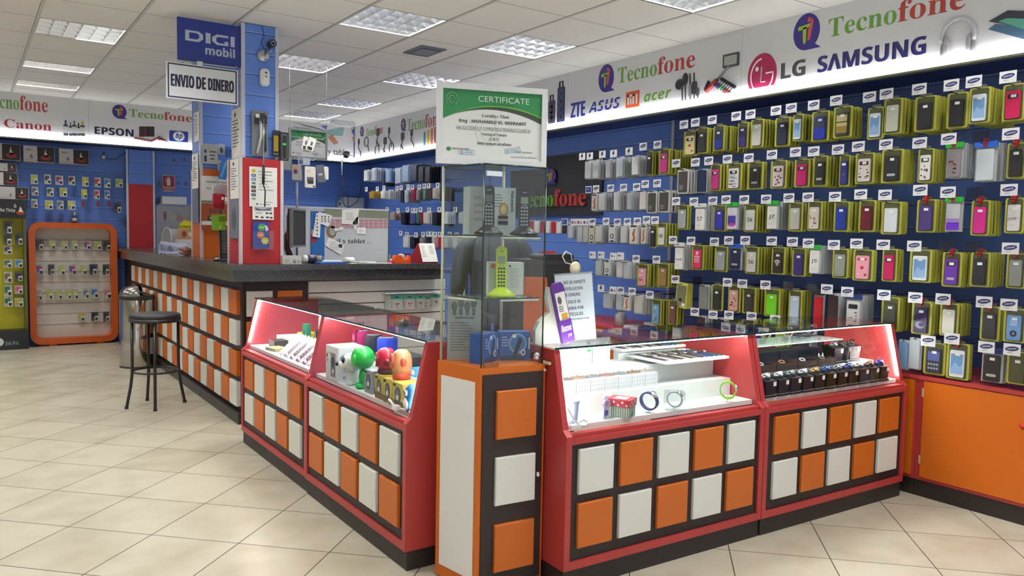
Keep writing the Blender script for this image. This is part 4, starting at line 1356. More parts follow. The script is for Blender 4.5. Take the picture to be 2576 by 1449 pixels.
row('second', (
    (1705, 1733, 424, 487, 'f', '46423f', 'dark grey', '', 3), (1755, 1780, 425, 485, 's', '20284a', 'navy', '', 6), (1788, 1815, 414, 480, 'y', 'c23a8c', 'pink', 'win', 3),
    (1829, 1868, 411, 478, 'y', 'dddde0', 'fish print white', 'win fish', 2), (1882, 1922, 408, 476, 'y', '2c2c2a', 'black', 'oval', 1), (1940, 1981, 404, 474, 'y', 'd9c9cc', 'pale pink print', 'win pat', 2),
    (2000, 2039, 400, 471, 'y', 'b81f68', 'magenta', 'win', 2), (2047, 2084, 392, 469, 'y', '2a2a28', 'black', 'oval', 7), (2113, 2140, 390, 469, 'y', '28337c', 'navy', 'pat', 3),
    (2153, 2202, 385, 462, 'y', 'cfc8c6', 'flower print white', 'win pat', 3), (2219, 2275, 376, 460, 'y', '26282c', 'black', 'oval', 4), (2311, 2352, 374, 459, 'y', 'dedede', 'red and white print', 'win pat', 4),
    (2383, 2426, 361, 447, 'b', '8a848a', 'grey', 'g pat !', 4), (2456, 2511, 359, 456, 'b', 'c6ced6', 'white', 'u !', 3), (2535, 2584, 359, 449, 'y', '28282a', 'black', '!', 3)),
    ((1712, 410), (1752, 408), (1792, 404), (1840, 400), (1890, 397), (1944, 389), (1997, 383), (2056, 380), (2112, 376), (2166, 368), (2235, 363), (2308, 360), (2382, 350), (2460, 345, E_), (2542, 337)))
row('third', (
    (1706, 1732, 516, 578, 'y', '9aa0a8', 'grey', '', 1), (1750, 1778, 514, 580, 'b', 'e2e2e0', 'white lettered', 'w=S7', 5), (1795, 1828, 517, 582, 'y', '3439a0', 'blue', '', 2),
    (1830, 1860, 511, 578, 'b', 'd9d4e2', 'purple and white', 'g purp', 2), (1874, 1907, 515, 584, 'y', 'dcdcdc', 'white lettered', '=S6', 5), (1931, 1961, 507, 577, 'b', 'e4e4e2', 'white lettered', 'g=J7', 9),
    (1985, 2021, 510, 582, 'y', 'b9b8b0', 'pale grey', '', 1), (2033, 2070, 507, 581, 'y', 'c9c4bc', 'patterned', 'pat', 5), (2099, 2139, 507, 583, 'y', '22368f', 'dark blue', '', 4),
    (2162, 2205, 504, 583, 'y', '5a1624', 'dark red', '', 3), (2219, 2270, 508, 590, 'y', 'cdd3d9', 'white', '', 2), (2308, 2357, 502, 585, 'y', '463673', 'purple', '!', 5),
    (2381, 2424, 498, 583, 'b', 'b9bcc2', 'silver and violet', 'g grad !', 0), (2445, 2493, 504, 593, 'y', 'd0288c', 'hot pink', '!', 4), (2530, 2580, 498, 587, 'y', 'd6d4d4', 'white worded', '=LOVE !', 3)),
    ((1710, 506), (1752, 507), (1796, 505), (1835, 502), (1885, 502), (1933, 501), (1986, 498), (2045, 496), (2102, 495), (2166, 489), (2231, 490), (2302, 479), (2371, 484), (2449, 485.6, E_), (2532, 478)))
row('fourth', (
    (1699, 1723, 612, 679, 'b', 'e2e2e2', 'white lettered', 'w=Note8', 5), (1741, 1772, 617, 679, 'y', 'd23468', 'hot pink', 'keep', 5), (1799, 1832, 620, 684, 'y', '9aa0a2', 'grey', '', 0),
    (1836, 1868, 615, 679, 'b', '262c4a', 'navy', 'u oval st', 3), (1876, 1910, 621, 689, 'y', 'd2cfce', 'white lettered', '=S6', 7), (1942, 1977, 622, 691, 'y', '2b2725', 'black skull', 'skull', 3),
    (1994, 2029, 625, 696, 'y', '34276e', 'deep purple', '', 2), (2038, 2067, 618, 689, 'b', 'dfe0de', 'white lettered', 'g=J5', 6), (2096, 2136, 626, 700, 'y', '8f938c', 'grey', '', 4),
    (2147, 2199, 628, 707, 'y', 'e29aac', 'pink heart', 'heart', 1), (2221, 2259, 626, 709, 'y', 'c02260', 'magenta', 'win', 2), (2290, 2346, 628, 711, 'y', 'dfe6e9', 'white', 'phone', 4),
    (2372, 2422, 635, 722, 'y', '63349c', 'purple', 'win oval !', 4), (2443, 2493, 635, 722, 'y', '2a2830', 'black', 'win !', 5), (2534, 2584, 637, 726, 'y', '8d9490', 'grey', '!', 1)),
    ((1702, 604), (1746, 606), (1789, 608), (1833, 605), (1881, 605), (1931, 606), (1984, 608), (2036, 612), (2096, 616), (2160, 613), (2229, 616), (2298, 619), (2368, 619, E_), (2442, 620.6, E_), (2533, 625)))
row('fifth', (
    (1703, 1731, 712, 775, 'q', '6a6a3a', 'clear', '', 1), (1760, 1785, 716, 778, 's', '7f8580', 'grey', '', 1), (1791, 1820, 716, 782, 'y', '343432', 'black', '', 0), (1833, 1864, 717, 786, 'y', 'd8a49c', 'pink print', 'pat', 1),
    (1869, 1903, 724, 790, 'y', '3c3c38', 'charcoal', '', 4), (1924, 1964, 727, 797, 'y', '6fcf1a', 'lime green', '', 3), (1985, 2019, 731, 803, 'y', 'b9cbe0', 'light blue', '', 3), (2049, 2075, 731, 827, 'b', 'c01c28', 'red', 'k', 0),
    (2085, 2112, 738, 822, 's', '3a2c2e', 'brown', '', 5), (2130, 2170, 742, 830, 'b', 'e4e4e6', 'white print', 'n win pat', 4), (2219, 2265, 748, 833, 'y', '4a4a42', 'charcoal', '', 5), (2295, 2346, 759, 842, 'y', '2c2450', 'violet moon', 'moon !', 4),
    (2366, 2414, 763, 846, 'y', 'd3d2c6', 'cream white', '!', 4), (2468, 2518, 771, 858, 'y', '26282a', 'black', '!', 2), (2526, 2584, 777, 862, 'y', '6a95cc', 'light blue', 'wheel', 3)),
    ((1701, 703), (1778, 708, E_), None, (1825, 710), (1874, 714), (1926, 717), (1978, 720, E_), (2032, 725, E_), (2090, 728), (2142, 735), (2210, 741), (2280, 747), (2366, 752), (2437, 757), (2516, 765)))
row('sixth', (
    (1756, 1776, 795, 850, 's', '4a3036', 'dark red', '', 2), (1800, 1824, 800, 856, 's', '23252e', 'black', '', 3), (1838, 1866, 803, 862, 'b', '4a3a8c', 'violet', 'k', 2), (1896, 1922, 806, 870, 'y', '2c3a8a', 'blue', '', 1), (1952, 1985, 812, 876, 'y', '8fa83a', 'green', '', 2),
    (2010, 2040, 820, 886, 's', '3a3838', 'black', '', 2), (2262, 2289, 855, 930, 's', '7fa8d2', 'sky blue', '', 0), (2289, 2320, 850, 930, 's', 'b9c4cc', 'pale grey', '', 0), (2325, 2381, 862, 943, 'y', '33363e', 'phone picture', 'icons', 0), (2383, 2441, 864, 955, 'y', 'dedfe6', 'white', 'phone !', 1),
    (2472, 2526, 879, 962, 'b', '2b2625', 'black', 'n oval st', 2), (2534, 2592, 885, 968, 'y', '4a4a30', 'olive', '', 4)),
    ((1752, 785), (1795, 792), (1837, 793), (1891, 796), (1951, 804), (1994, 812), None, None, (2330, 857), (2396, 852), (2479, 873), (2558, 881)))

MID = 'beside dark sign'
row('top', (
    (1473, 1491, 404, 450, 's', 'c2c6ca', 'clear', '', 2), (1493, 1510, 401, 450, 's', 'bfc3c8', 'clear', '', 6), (1526, 1540, 400, 449, 's', 'b4bac2', 'grey clear', '', 3), (1552, 1571, 394, 446, 's', 'b9c2cc', 'bluish clear', '', 6),
    (1591, 1610, 391, 441, 's', 'cdd0d2', 'white', '', 6), (1629, 1643, 380, 441, 'y', '2b2d36', 'dark', '', 2), (1659, 1685, 375, 438, 'y', 'c03a88', 'pink', 'win', 8)),
    ((1490, 391, 'dark'), (1509, 390, 'dark'), (1529, 387, 'dark'), (1568, 384, 'dark'), (1591, 380, 'dark'), (1625, 368), (1665, 363)), MID)
row('second', (
    (1490, 1506, 485, 531, 's', 'd2cdc8', 'orange figure', 'figure', 3), (1508, 1526, 484, 530, 's', 'cacdce', 'white', '', 3), (1546, 1562, 480, 530, 's', 'c4c8cc', 'silver', '', 6), (1579, 1594, 481, 528, 's', 'a9adb2', 'grey', '', 4),
    (1611, 1628, 480, 528, 's', 'c9c4c0', 'pale', '', 2), (1629, 1653, 479, 536, 'f', '463638', 'dark red', '', 1), (1657, 1685, 477, 534, 'f', '46423f', 'dark grey', '', 3)),
    ((1483, 477, 'blue'), (1504, 475), (1544, 473), (1566, 472), (1610, 470), (1624, 463), (1657, 461)), MID)
row('third', (
    (1431, 1444, 564, 600, 's', 'c4cad6', 'bluish white', '', 3), (1454, 1468, 566, 610, 's', 'c6c9cc', 'clear', '', 2), (1469, 1483, 566, 610, 's', 'c0c4c8', 'clear', '', 3), (1484, 1499, 566, 614, 's', 'c9c8b2', 'yellow edged', 'ring', 3), (1499, 1517, 565, 610, 's', 'd2d0cc', 'white', '', 6),
    (1533, 1552, 564, 611, 's', 'd4d4d4', 'Glass box', 'ring', 4), (1563, 1579, 565, 612, 's', 'cacaca', 'white', '', 4), (1585, 1608, 562, 615, 's', 'd8d4d0', 'orange figure', 'figure', 2), (1614, 1629, 563, 614, 's', 'cec8c0', 'orange figure', 'figure', 3),
    (1636, 1653, 566, 624, 'y', '26262a', 'black', '', 0), (1654, 1678, 561, 620, 'y', 'd3d2c8', 'white lettered', '=S8', 4)),
    ((1447, 558, 'blue'), (1464, 559, 'red'), (1480, 559, 'red'), (1501, 559, 'red'), (1524, 558), (1542, 557), (1563, 559), (1582, 558), (1603, 557), (1624, 553), (1658, 554)), MID)
row('fourth', (
    (1500, 1516, 652, 694, 's', 'b9bfc4', 'grey clear', '', 3), (1522, 1538, 653, 695, 's', 'd6d6d4', 'white ring print', 'ring', 4), (1553, 1569, 655, 699, 's', 'cdcdcb', 'white', '', 3), (1570, 1588, 658, 702, 's', 'b7bdc4', 'clear', '', 5),
    (1604, 1632, 664, 722, 'y', 'd99aa8', 'pink', 'pat', 4), (1655, 1684, 663, 723, 'y', '94784c', 'gold', '', 4)),
    ((1522, 643, 'text'), (1543, 643, 'text'), (1563, 646, 'text'), (1581, 645, 'text'), (1616, 652), (1652, 653)), MID)
row('fifth', (
    (1519, 1540, 734, 776, 's', 'aab2bc', 'clear', '', 2), (1552, 1569, 735, 781, 's', 'b0b8c0', 'clear', '', 2), (1570, 1588, 740, 782, 's', 'd0ccc8', 'orange figure', 'figure', 2), (1597, 1619, 741, 790, 's', 'c2bfba', 'pale', '', 7),
    (1641, 1664, 753, 818, 'y', '6aa0cc', 'blue', 'pat', 3), (1682, 1706, 755, 818, 'y', '6a4a44', 'brown', '', 2)),
    ((1519, 726, 'dark'), (1542, 730, 'red'), (1573, 732), (1598, 734), (1650, 743)), MID)

FAR = 'beyond glass tower'


def fz(x, y): return 880 + x * .2209, 380 + y * .2208


def frow(name, packs, kind='dark', labels=True):
    out = []; lab = []
    for x0, x1, y0, y1, col, cname, nb in packs:
        (a, c), (d, e) = fz(x0, y0), fz(x1, y1)
        out.append((a, d, c, e, 's', col, cname, '', nb))
        lab.append(((a + d) / 2 - 5, c - 5, kind) if labels else None)
    row(name, out, lab, FAR)


frow('top', ((165, 215, 215, 345, 'd2d6da', 'white', 4), (255, 300, 190, 340, 'b9c4d8', 'bluish white', 5), (375, 402, 240, 400, '2b3040', 'dark cable', 4), (412, 470, 200, 360, '7f9ac0', 'blue white', 5), (520, 590, 190, 375, 'a6b2c4', 'clear blue', 5),
             (600, 680, 160, 355, '8aa2c0', 'light blue', 6), (690, 775, 150, 350, '27334e', 'dark blue', 6), (785, 850, 175, 360, '22242c', 'black', 4), (860, 925, 175, 360, '26262e', 'charcoal', 4)), labels=False)
frow('second', ((225, 275, 455, 540, 'a88a3c', 'gold', 8), (358, 396, 450, 540, 'd6d6d6', 'white oval', 5), (440, 468, 440, 550, 'c2c6ca', 'white', 5), (585, 622, 445, 590, '24262e', 'black', 3), (630, 672, 435, 590, 'c9d2dc', 'white', 5), (712, 750, 428, 560, 'a82440', 'red', 4),
                (760, 800, 430, 560, '9a8a90', 'pink grey', 5), (845, 872, 430, 550, '5a9a8c', 'green', 4), (885, 945, 420, 550, '4a2c2c', 'brown', 3), (950, 982, 415, 545, 'cfc9c6', 'white', 5), (1035, 1105, 410, 570, '202228', 'black', 3)))
frow('third', ((462, 520, 690, 790, 'a8928c', 'mixed', 4), (590, 640, 700, 840, '1c1e24', 'black', 7), (690, 758, 690, 830, '4a5488', 'navy and white', 3), (765, 800, 700, 825, '3c7a64', 'green', 3), (808, 832, 700, 830, '98202c', 'red', 4), (842, 905, 690, 830, 'cfcac8', 'white', 4),
               (945, 1000, 695, 850, '1c1e26', 'black', 7), (1062, 1115, 690, 830, 'ced4dc', 'white', 3), (1245, 1300, 690, 830, 'c6cad0', 'white', 4)))
frow('fourth', ((612, 680, 960, 1100, 'd6d8da', 'white', 4), (692, 745, 975, 1110, '1e2026', 'black', 5), (802, 840, 980, 1110, '9a8a88', 'grey', 3), (870, 935, 975, 1110, '28262c', 'black', 3), (942, 978, 970, 1100, 'd2d0d0', 'white', 4), (980, 1015, 970, 1110, 'cc8a8e', 'red and white', 3),
                (1020, 1060, 975, 1115, 'b01c2c', 'red', 3), (1072, 1115, 975, 1100, 'c9ccd0', 'white', 4), (1182, 1232, 975, 1115, 'cdd0d2', 'white', 4), (1250, 1325, 985, 1130, 'c2c4c6', 'pale', 3), (1372, 1410, 975, 1115, 'c9ccce', 'white', 4), (1425, 1500, 960, 1060, 'a83040', 'red', 3)))
# red and white gadget packs between the dark sign and the shelf
out = []
for k in range(8):
    x = 1318 + k * 14
    out.append((x, x + 12, 554 + k * .4, 585 + k * .5, 's', ('d4d4d4', '9a2630', 'cfd2d2', '8a2030', 'd0d0d0', 'a02834', 'd6d6d6', '2b2b30')[k], ('white', 'red', 'white', 'dark red', 'white', 'red', 'white', 'black')[k], '', 1))
row('low', out, [None] * 8, 'under the dark sign')

# dark shop sign with raised letters
t = thing('shop_sign', 'charcoal panel with raised green and red shop name behind the glass tower', 'sign', (WX - .03, 0, 0), FX)
p, q = atx(1283, 545, WX - .03), atx(1512, 540, WX - .03)
zt = atx(1512, 378, WX - .03).z
b = B(); b.box(-p.y, 0, (p.z + q.z) / 2, -q.y, .028, zt, M('24262c', .5)); b.obj('sign_panel', t)
us = lambda x, y: (-atx(x, y, WX - .05).y, atx(x, y, WX - .05).z)
b = B(); tecno(b, us, (1307, 524), (1473, 515), (1307, 482), -.022, .022); b.obj('lettering', t)
b = B(); a = us(1385, 444); logo(b, a[0], a[1], .085, -.014, rx=.095, d=.008); b.obj('logo', t)
# ================================================================ back wall, ink displays, bin and stool
def pbox(name, label, cat, x0, x1, y0, y1, Y, d, mat, deco=None, group=None, rot=0.):
    """box whose front (facing -y) fills those pixels at depth Y; returns the thing (origin at its foot)"""
    a, c = aty(x0, (y0 + y1) / 2, Y), aty(x1, (y0 + y1) / 2, Y)
    zb, zt = aty((x0 + x1) / 2, y1, Y).z, aty((x0 + x1) / 2, y0, Y).z
    t = thing(name, label, cat, ((a.x + c.x) / 2, Y, zb), rot, group)
    w, h = c.x - a.x, zt - zb
    b = B(); b.box(-w / 2, 0, 0, w / 2, d, h, mat); b.obj('body', t)
    if deco:
        b = B(); deco(b, w, h); b.obj('print', t)
    return t


YI = 11.5
INKB = M('26262a', .4)


def ink_pack(px, label, col, Y, group, wallY=WY, multi=0):
    x0, y0, x1, y1 = px
    a, c = aty(x0, y0, Y), aty(x1, y1, Y)
    w, h = c.x - a.x, a.z - c.z
    t = thing('ink_pack', label, 'ink pack', ((a.x + c.x) / 2, Y, a.z), 0, group)
    Yd = Y
    b = B(); b.box(-w / 2, 0, -h, w / 2, .012, 0, M('b4b8a8' if col != 'dark' else '4c4c50', .35)); b.obj('backing', t)
    b = B(); b.box(-w * .42, -.012, -h * .62, w * .2, 0, -h * .16, M(col if col != 'dark' else '2c2c30', .4))
    if multi:
        b.disc(0, -h * .45, w * .3, h * .25, -.014, -.012, M('b03a4a', .4), 12); b.disc(-w * .1, -h * .6, w * .2, h * .15, -.015, -.013, M('3a5ac0', .4), 10)
    b.obj('label_print', t)
    b = B(); b.box(-w * .05, -.02, -h * .98, w * .44, 0, -h * .45, M('e0e0da', .5) if not multi else M('d8cfd8', .5)); b.box(w * .02, -.022, -h * .9, w * .36, -.019, -h * .6, INKB); b.obj('cartridge', t)
    b = B(); b.tube([(0, -.004, -h * .06), (0, wallY - Y - .001, -h * .06)], .003, WIRE, 4); b.obj('hook', t)
    return t


Z2 = lambda x, y: (x * .3864, 340 + y * .3864)


def inkrow(rows, name, Y, group, wallY=WY):
    for r_, items in enumerate(rows):
        for k, (x0, y0, x1, y1, col, cn) in enumerate(items):
            a, c = Z2(x0, y0), Z2(x1, y1)
            n = len(items)
            pos = 'leftmost' if k == 0 else ('rightmost' if k == n - 1 else f'{ORD[k]} from left')
            ink_pack((*a, *c), f'{cn} ink pack {pos} in the {ORD[r_]} row {name}', col, Y, group, wallY, 1 if cn == 'multicolour' else 0)


YG, DK = 'a4b03a', 'dark'
inkrow((((200, 255, 247, 320, YG, 'yellow green'), (288, 255, 333, 320, '3c3c56', 'dark'), (360, 262, 412, 325, '8a3a6a', 'multicolour'), (445, 265, 490, 325, '582636', 'dark red'), (535, 270, 578, 335, 'd6bf22', 'yellow'), (615, 275, 657, 340, 'c4304e', 'magenta'), (678, 280, 720, 345, '3374c4', 'cyan blue'), (752, 282, 800, 342, YG, 'yellow green')),
        ((205, 335, 250, 395, '56687a', 'grey blue'), (303, 340, 350, 400, '405454', 'dark teal'), (388, 340, 438, 402, 'a9b43a', 'yellow green'), (530, 350, 568, 415, 'd6bf22', 'yellow'), (613, 355, 650, 417, 'c4304e', 'magenta'), (680, 358, 715, 418, '3374c4', 'cyan blue')),
        ((203, 415, 245, 475, '66788c', 'grey blue'), (292, 422, 347, 484, 'b4b43a', 'yellow'), (370, 425, 415, 484, '54747a', 'dark teal'), (440, 425, 492, 487, 'b9c24a', 'yellow green'), (743, 437, 790, 505, DK, 'black'))), 'on the blue back wall', YI, 'ink packs on the back wall')
for k, x in enumerate((533, 628, 700)):
    a = Z2(x, 432); c = Z2(x + 18, 465)
    p, q = aty(*a, YI), aty(*c, YI)
    t = thing('price_tag', f'small red empty price tag hook, {("under yellow pack", "under magenta pack", "under cyan pack")[k]} on the back wall', 'price tag', (p.x, YI, p.z), 0, 'red price tags on the back wall')
    b = B(); b.box(0, 0, q.z - p.z, q.x - p.x, .004, 0, M('8a2a34', .5)); b.obj('tag', t)
    b = B(); b.tube([(.02, 0, 0), (.02, WY - YI, 0)], .003, WIRE, 4); b.obj('hook', t)
# small ink bottle standing on the display
p = aty(*Z2(486, 552), 11.5)
t = thing('ink_bottle', 'small black ink bottle with white cap standing on the orange display', 'bottle', (p.x, 11.5, 1.557))
b = B(); b.lathe([(.0, 0), (.026, 0), (.026, .075), (.014, .09), (.0, .09)], INKB, 14); b.obj('bottle_body', t)
b = B(); b.lathe([(.0, .09), (.013, .09), (.01, .13), (0, .14)], M('d8d4cc', .4), 12); b.obj('cap', t)
b = B(); b.lathe([(.0265, .015), (.0268, .015), (.0268, .06), (.0265, .06)], M('c8b8a8', .5), 14); b.obj('label', t)


def toner(b, w, h):
    b.box(w * .5 - h * .95, -.001, h * .02, w * .5 - .004, 0, h * .98, M('242022', .5))
    cx = w * .5 - h * .48
    b.disc(cx, h * .3, h * .3, h * .16, -.0018, -.001, M('8a2f1e', .5), 16)
    b.prism([(cx - h * .12, h * .35), (cx - h * .02, h * .85), (cx + h * .02, h * .6), (cx + h * .14, h * .35)], -.0018, -.001, M('d9cfc4', .5))
    b.text('6', w * .5 - h * 1.35, h * .2, h * .16, h * .28, -.001, INK, 'sans'); b.lines(-w * .42, h * .72, w * .3, 1, h * .12, -.001, INK)
    b.box(-w * .45, -.001, h * .08, w * .1, 0, h * .11, M('b87a6a', .5))


for k, (x0, y0, x1, y1, lab) in enumerate(((-120, 52, 133, 160, 'toner box at far left, top row beside the pair under the sign'), (153, 72, 355, 175, 'toner box left of the pair under the back wall sign'), (385, 92, 580, 188, 'toner box right of the pair under the back wall sign'),
                                           (-120, 180, 107, 232, 'small flat toner box second in the stack at far left'), (-120, 240, 117, 325, 'toner box third in the stack at far left'), (-120, 335, 188, 415, 'long toner box directly over the yellow ink display'))):
    a, c = Z2(x0, y0), Z2(x1, y1)
    t = pbox('toner_box', 'white printer ' + lab, 'toner box', a[0], c[0], a[1], c[1], 11.42, .2, M('c9c6c4', .5), toner, 'toner boxes on the back wall')
    b = B(); p = t.location; b.box(-.05, .2, .02, -.03, WY - 11.42 - .001, .03, ALU); b.box(.06, .2, .02, .08, WY - 11.42 - .001, .03, ALU); b.obj('bracket', t)

# camera and empty prongs on the back wall
p = aty(*Z2(675, 140), WY - .08)
t = thing('security_camera', 'small silver dome camera with cable on the blue back wall', 'camera', tuple(p))
b = B(); b.ball((0, 0, 0), .035, .035, .035, M('b9bec6', .25, .6), 14, 8); b.tube([(0, .02, .02), (.01, .05, .06), (.01, .078, .06)], .01, M('4c5262', .4), 6); b.obj('body', t)
b = B(); b.tube([(.02, .05, -.02), (.15, .07, -.02), (.27, .076, .08), (.3, .076, .2)], .004, SOFTBLACK, 5); b.obj('cable', t)

# fire extinguisher sign
def fire(b, w, h):
    y = -.0008
    Wt = M('eae4e2', .5)
    b.frame(-w * .5, 0, w * .5, h, w * .035, y, 0, Wt); b.box(-w * .5, y, h * .27, w * .5, 0, h * .3, Wt)
    b.rr(-w * .14, h * .36, w * .16, h * .8, w * .09, y, 0, Wt); b.box(-w * .05, y, h * .8, w * .07, 0, h * .87, Wt); b.box(-w * .12, y, h * .86, w * .14, 0, h * .89, Wt)
    b.tube([(-w * .1, y, h * .84), (-w * .27, y, h * .75), (-w * .24, y, h * .55)], w * .02, Wt, 4)
    b.text('EXTINTOR DE', -w * .42, h * .155, w * .84, h * .085, y, Wt, 'bold'); b.text('INCENDIOS', -w * .36, h * .04, w * .72, h * .085, y, Wt, 'bold')


a, c = Z2(1057, 262), Z2(1137, 367)
pbox('safety_sign', 'red fire extinguisher sign on the blue back wall', 'sign', a[0], c[0], a[1], c[1], WY - .012, .008, M('a32028', .45), fire)
a, c = Z2(1057, 400), Z2(1215, 450)
t = pbox('wall_unit', 'long white box fixed to the blue back wall under the fire sign', 'wall unit', a[0], c[0], a[1], c[1], WY - .2, .19, M('d9dbe2', .4))
b = B(); b.box(-.2, .02, -.012, .4, .19, -.001, M('b9c4e0', .3)); b.obj('shelf', t)
for k, (x, y) in enumerate(((1140, 160), (1210, 158), (1218, 312), (1047, 312), (1170, 305))):
    p = aty(*Z2(x, y), WY - .06)
    t = thing('empty_hook', f'empty wire prong on the back wall, {("upper left of three above the fire sign", "upper right above the fire sign", "right of the fire sign", "left of the fire sign", "just right of the fire sign edge")[k]}', 'hook', tuple(p), 0, 'empty prongs near the fire sign')
    b = B(); b.tube([(0, 0, .015), (0, .005, 0), (0, .059, 0)], .006, M('aab0ba', .3, .6), 5); b.box(-.02, .05, -.03, .02, .059, .012, M('6a7490', .4)); b.obj('prong', t)

# ---- orange rounded display
t = thing('ink_display', 'orange rounded display with white slatted back against the blue wall', 'display stand', (0, 11.4, 0))
x0, x1, z0, z1 = .632, 1.622, .02, 1.555
b = B()
O = rrpts(x0, z0, x1, z1, .13, 8); I = rrpts(x0 + .072, z0 + .072, x1 - .072, z1 - .072, .075, 8)
n = len(O)
OM = M('cc5a1c', .35)
vs = [(p[0], 0, p[1]) for p in O] + [(p[0], 0, p[1]) for p in I] + [(p[0], .22, p[1]) for p in O] + [(p[0], .22, p[1]) for p in I]
fs = []
for i in range(n):
    j = (i + 1) % n
    fs += [(i, n + i, n + j, j), (i, j, 2 * n + j, 2 * n + i), (n + i, 3 * n + i, 3 * n + j, n + j), (2 * n + i, 2 * n + j, 3 * n + j, 3 * n + i)]
b.add(vs, fs, OM); b.obj('frame', t)
b = B(); b.prism(rrpts(x0 + .06, z0 + .06, x1 - .06, z1 - .06, .07, 6), .16, .19, M('d8d2ca', .5))
for k in range(9):
    z = .25 + k * .135
    b.box(x0 + .075, .158, z, x1 - .075, .16, z + .008, M('8f8a84', .5))
b.obj('slat_back', t)
for x in (x0 + .2, x1 - .25):
    b = B(); b.box(x, .02, 0, x + .09, .2, .024, OM); b.obj('foot', t)
Y4 = 11.5
inkrow((((232, 680, 285, 745, DK, 'dark'), (318, 682, 362, 745, 'b9b04a', 'yellow'), (400, 684, 440, 745, 'b9b04a', 'yellow green'), (465, 684, 505, 745, 'a9b04a', 'yellow green'), (543, 686, 595, 745, '6a3a9a', 'multicolour'), (615, 688, 660, 748, YG, 'yellow green'), (670, 688, 725, 750, DK, 'black')),
        ((232, 840, 285, 910, '7a3a8a', 'multicolour'), (312, 842, 355, 908, DK, 'dark'), (378, 848, 425, 910, YG, 'yellow green'), (447, 842, 500, 908, '4a4a9a', 'multicolour'), (522, 846, 567, 908, 'b4b44a', 'yellow'), (582, 840, 635, 908, DK, 'black'), (668, 842, 712, 908, DK, 'dark')),
        ((235, 1010, 275, 1075, 'b0aca4', 'grey'), (298, 1000, 345, 1072, YG, 'yellow green'), (362, 1005, 408, 1070, 'b4b03a', 'yellow'), (425, 1005, 465, 1068, 'b4b03a', 'yellow'), (468, 1005, 512, 1068, 'b9c05a', 'pale yellow'), (540, 998, 580, 1065, '7a7a80', 'grey'), (592, 995, 642, 1060, '3c74b8', 'blue'), (672, 995, 728, 1065, 'c8788a', 'pink')),
        ((507, 1155, 552, 1210, 'c8b42a', 'yellow'), (594, 1152, 640, 1208, DK, 'dark'), (672, 1150, 712, 1212, DK, 'black'))), 'of the orange display', Y4, 'ink packs in the orange display', 11.56)

# ---- black and yellow ink display at the left edge
Y5 = 11.3
q = lambda x, y: aty(*Z2(x, y), Y5)
t = thing('ink_display', 'tall black and yellow ink cartridge display at the left picture edge', 'display stand', (0, Y5, 0))
xa, xb = q(-200, 900).x, q(176, 900).x
zh, zb2, zy = q(90, 420).z, q(90, 540).z, q(90, 1268).z
b = B(); b.box(xa, 0, zb2, xb, .2, zh, M('1d1c1e', .4)); b.obj('header', t)
b = B(); b.text('Cartucho Tinta', q(-78, 500).x, q(0, 498).z, q(98, 500).x - q(-78, 500).x, .045, -.0012, M('d8d8d6', .5), 'bold'); b.text('6', q(90, 470).x, q(0, 470).z, .028, .05, -.0012, M('d8d8d6', .5), 'sans')
p = q(133, 500); b.disc(p.x, p.z - .01, .045, .025, -.001, 0, M('a83a20', .4), 14); b.prism([(p.x - .02, p.z), (p.x, p.z + .07), (p.x + .03, p.z)], -.0016, -.0008, M('e2d8cc', .4)); b.obj('lettering', t)
b = B(); b.box(xa, .15, zy, xb - .03, .2, zb2, M('b9b21a', .4)); b.obj('back_panel', t)
b = B(); b.box(xb - .03, 0, zy, xb, .2, zb2, M('5d5a1e', .4)); b.obj('side_strip', t)
b = B(); b.box(xa, -.05, 0, xb, .24, zy, M('1b2022', .4)); b.obj('base', t)
b = B(); a, c = q(25, 1385), q(162, 1382); b.text('Ink-Pro', a.x + .01, .055, .14, .055, -.0512, M('7fa3a6', .5), 'bolditalic')
b.disc(q(-8, 1350).x, .1, .05, .05, -.0518, -.05, M('d8d8d6', .5), 18); b.obj('lettering', t)
inkrow((((22, 560, 80, 640, DK, 'dark'),), ((22, 642, 78, 715, DK, 'dark'), (97, 640, 150, 712, DK, 'black')), ((22, 720, 80, 775, '4a4a44', 'dark'),), ((22, 808, 80, 862, '4a6a5a', 'dark green'), (95, 808, 152, 862, '3c78b4', 'blue')),
        ((25, 890, 80, 962, '7a5a4a', 'brown'), (95, 892, 150, 948, DK, 'black')), ((25, 975, 80, 1050, '3a6a4a', 'green'), (95, 978, 152, 1032, 'c84a8a', 'pink')), ((25, 1055, 85, 1115, '2a6a4a', 'green'), (95, 1060, 155, 1115, 'b9b42a', 'yellow')),
        ), 'of the yellow display', Y5 + .06, 'ink packs on the yellow display', Y5 + .149)

# ---- steel bin
t = thing('waste_bin', 'tall shiny steel waste bin beside the bar counter behind the stool', 'bin', (1.512, 9.33, 0))
ST = M('b9b4ac', .13, 1)
b = B(); b.lathe([(.0, .0), (.178, 0), (.178, .012)], SOFTBLACK, 32); b.obj('base_ring', t)
b = B(); b.lathe([(.174, .012), (.176, .02), (.176, .735), (.172, .74)], ST, 36); b.obj('body', t)
b = B(); b.lathe([(.18, .735), (.183, .74), (.183, .775), (.178, .78)], M('2c2a28', .3), 36); b.obj('rim', t)
b = B()
vs = []; fs = []
for i in range(9):      # half dome with the flap opening toward the counter
    th = R(90 * i / 8)
    for k in range(25):
        a = R(60 + 210 * k / 24)
        vs.append((.176 * math.cos(th) * math.cos(a), .176 * math.cos(th) * math.sin(a), .78 + .11 * math.sin(th)))
for i in range(8):
    for k in range(24):
        fs.append((i * 25 + k, i * 25 + k + 1, (i + 1) * 25 + k + 1, (i + 1) * 25 + k))
b.add(vs, fs, ST, True); b.obj('lid', t)
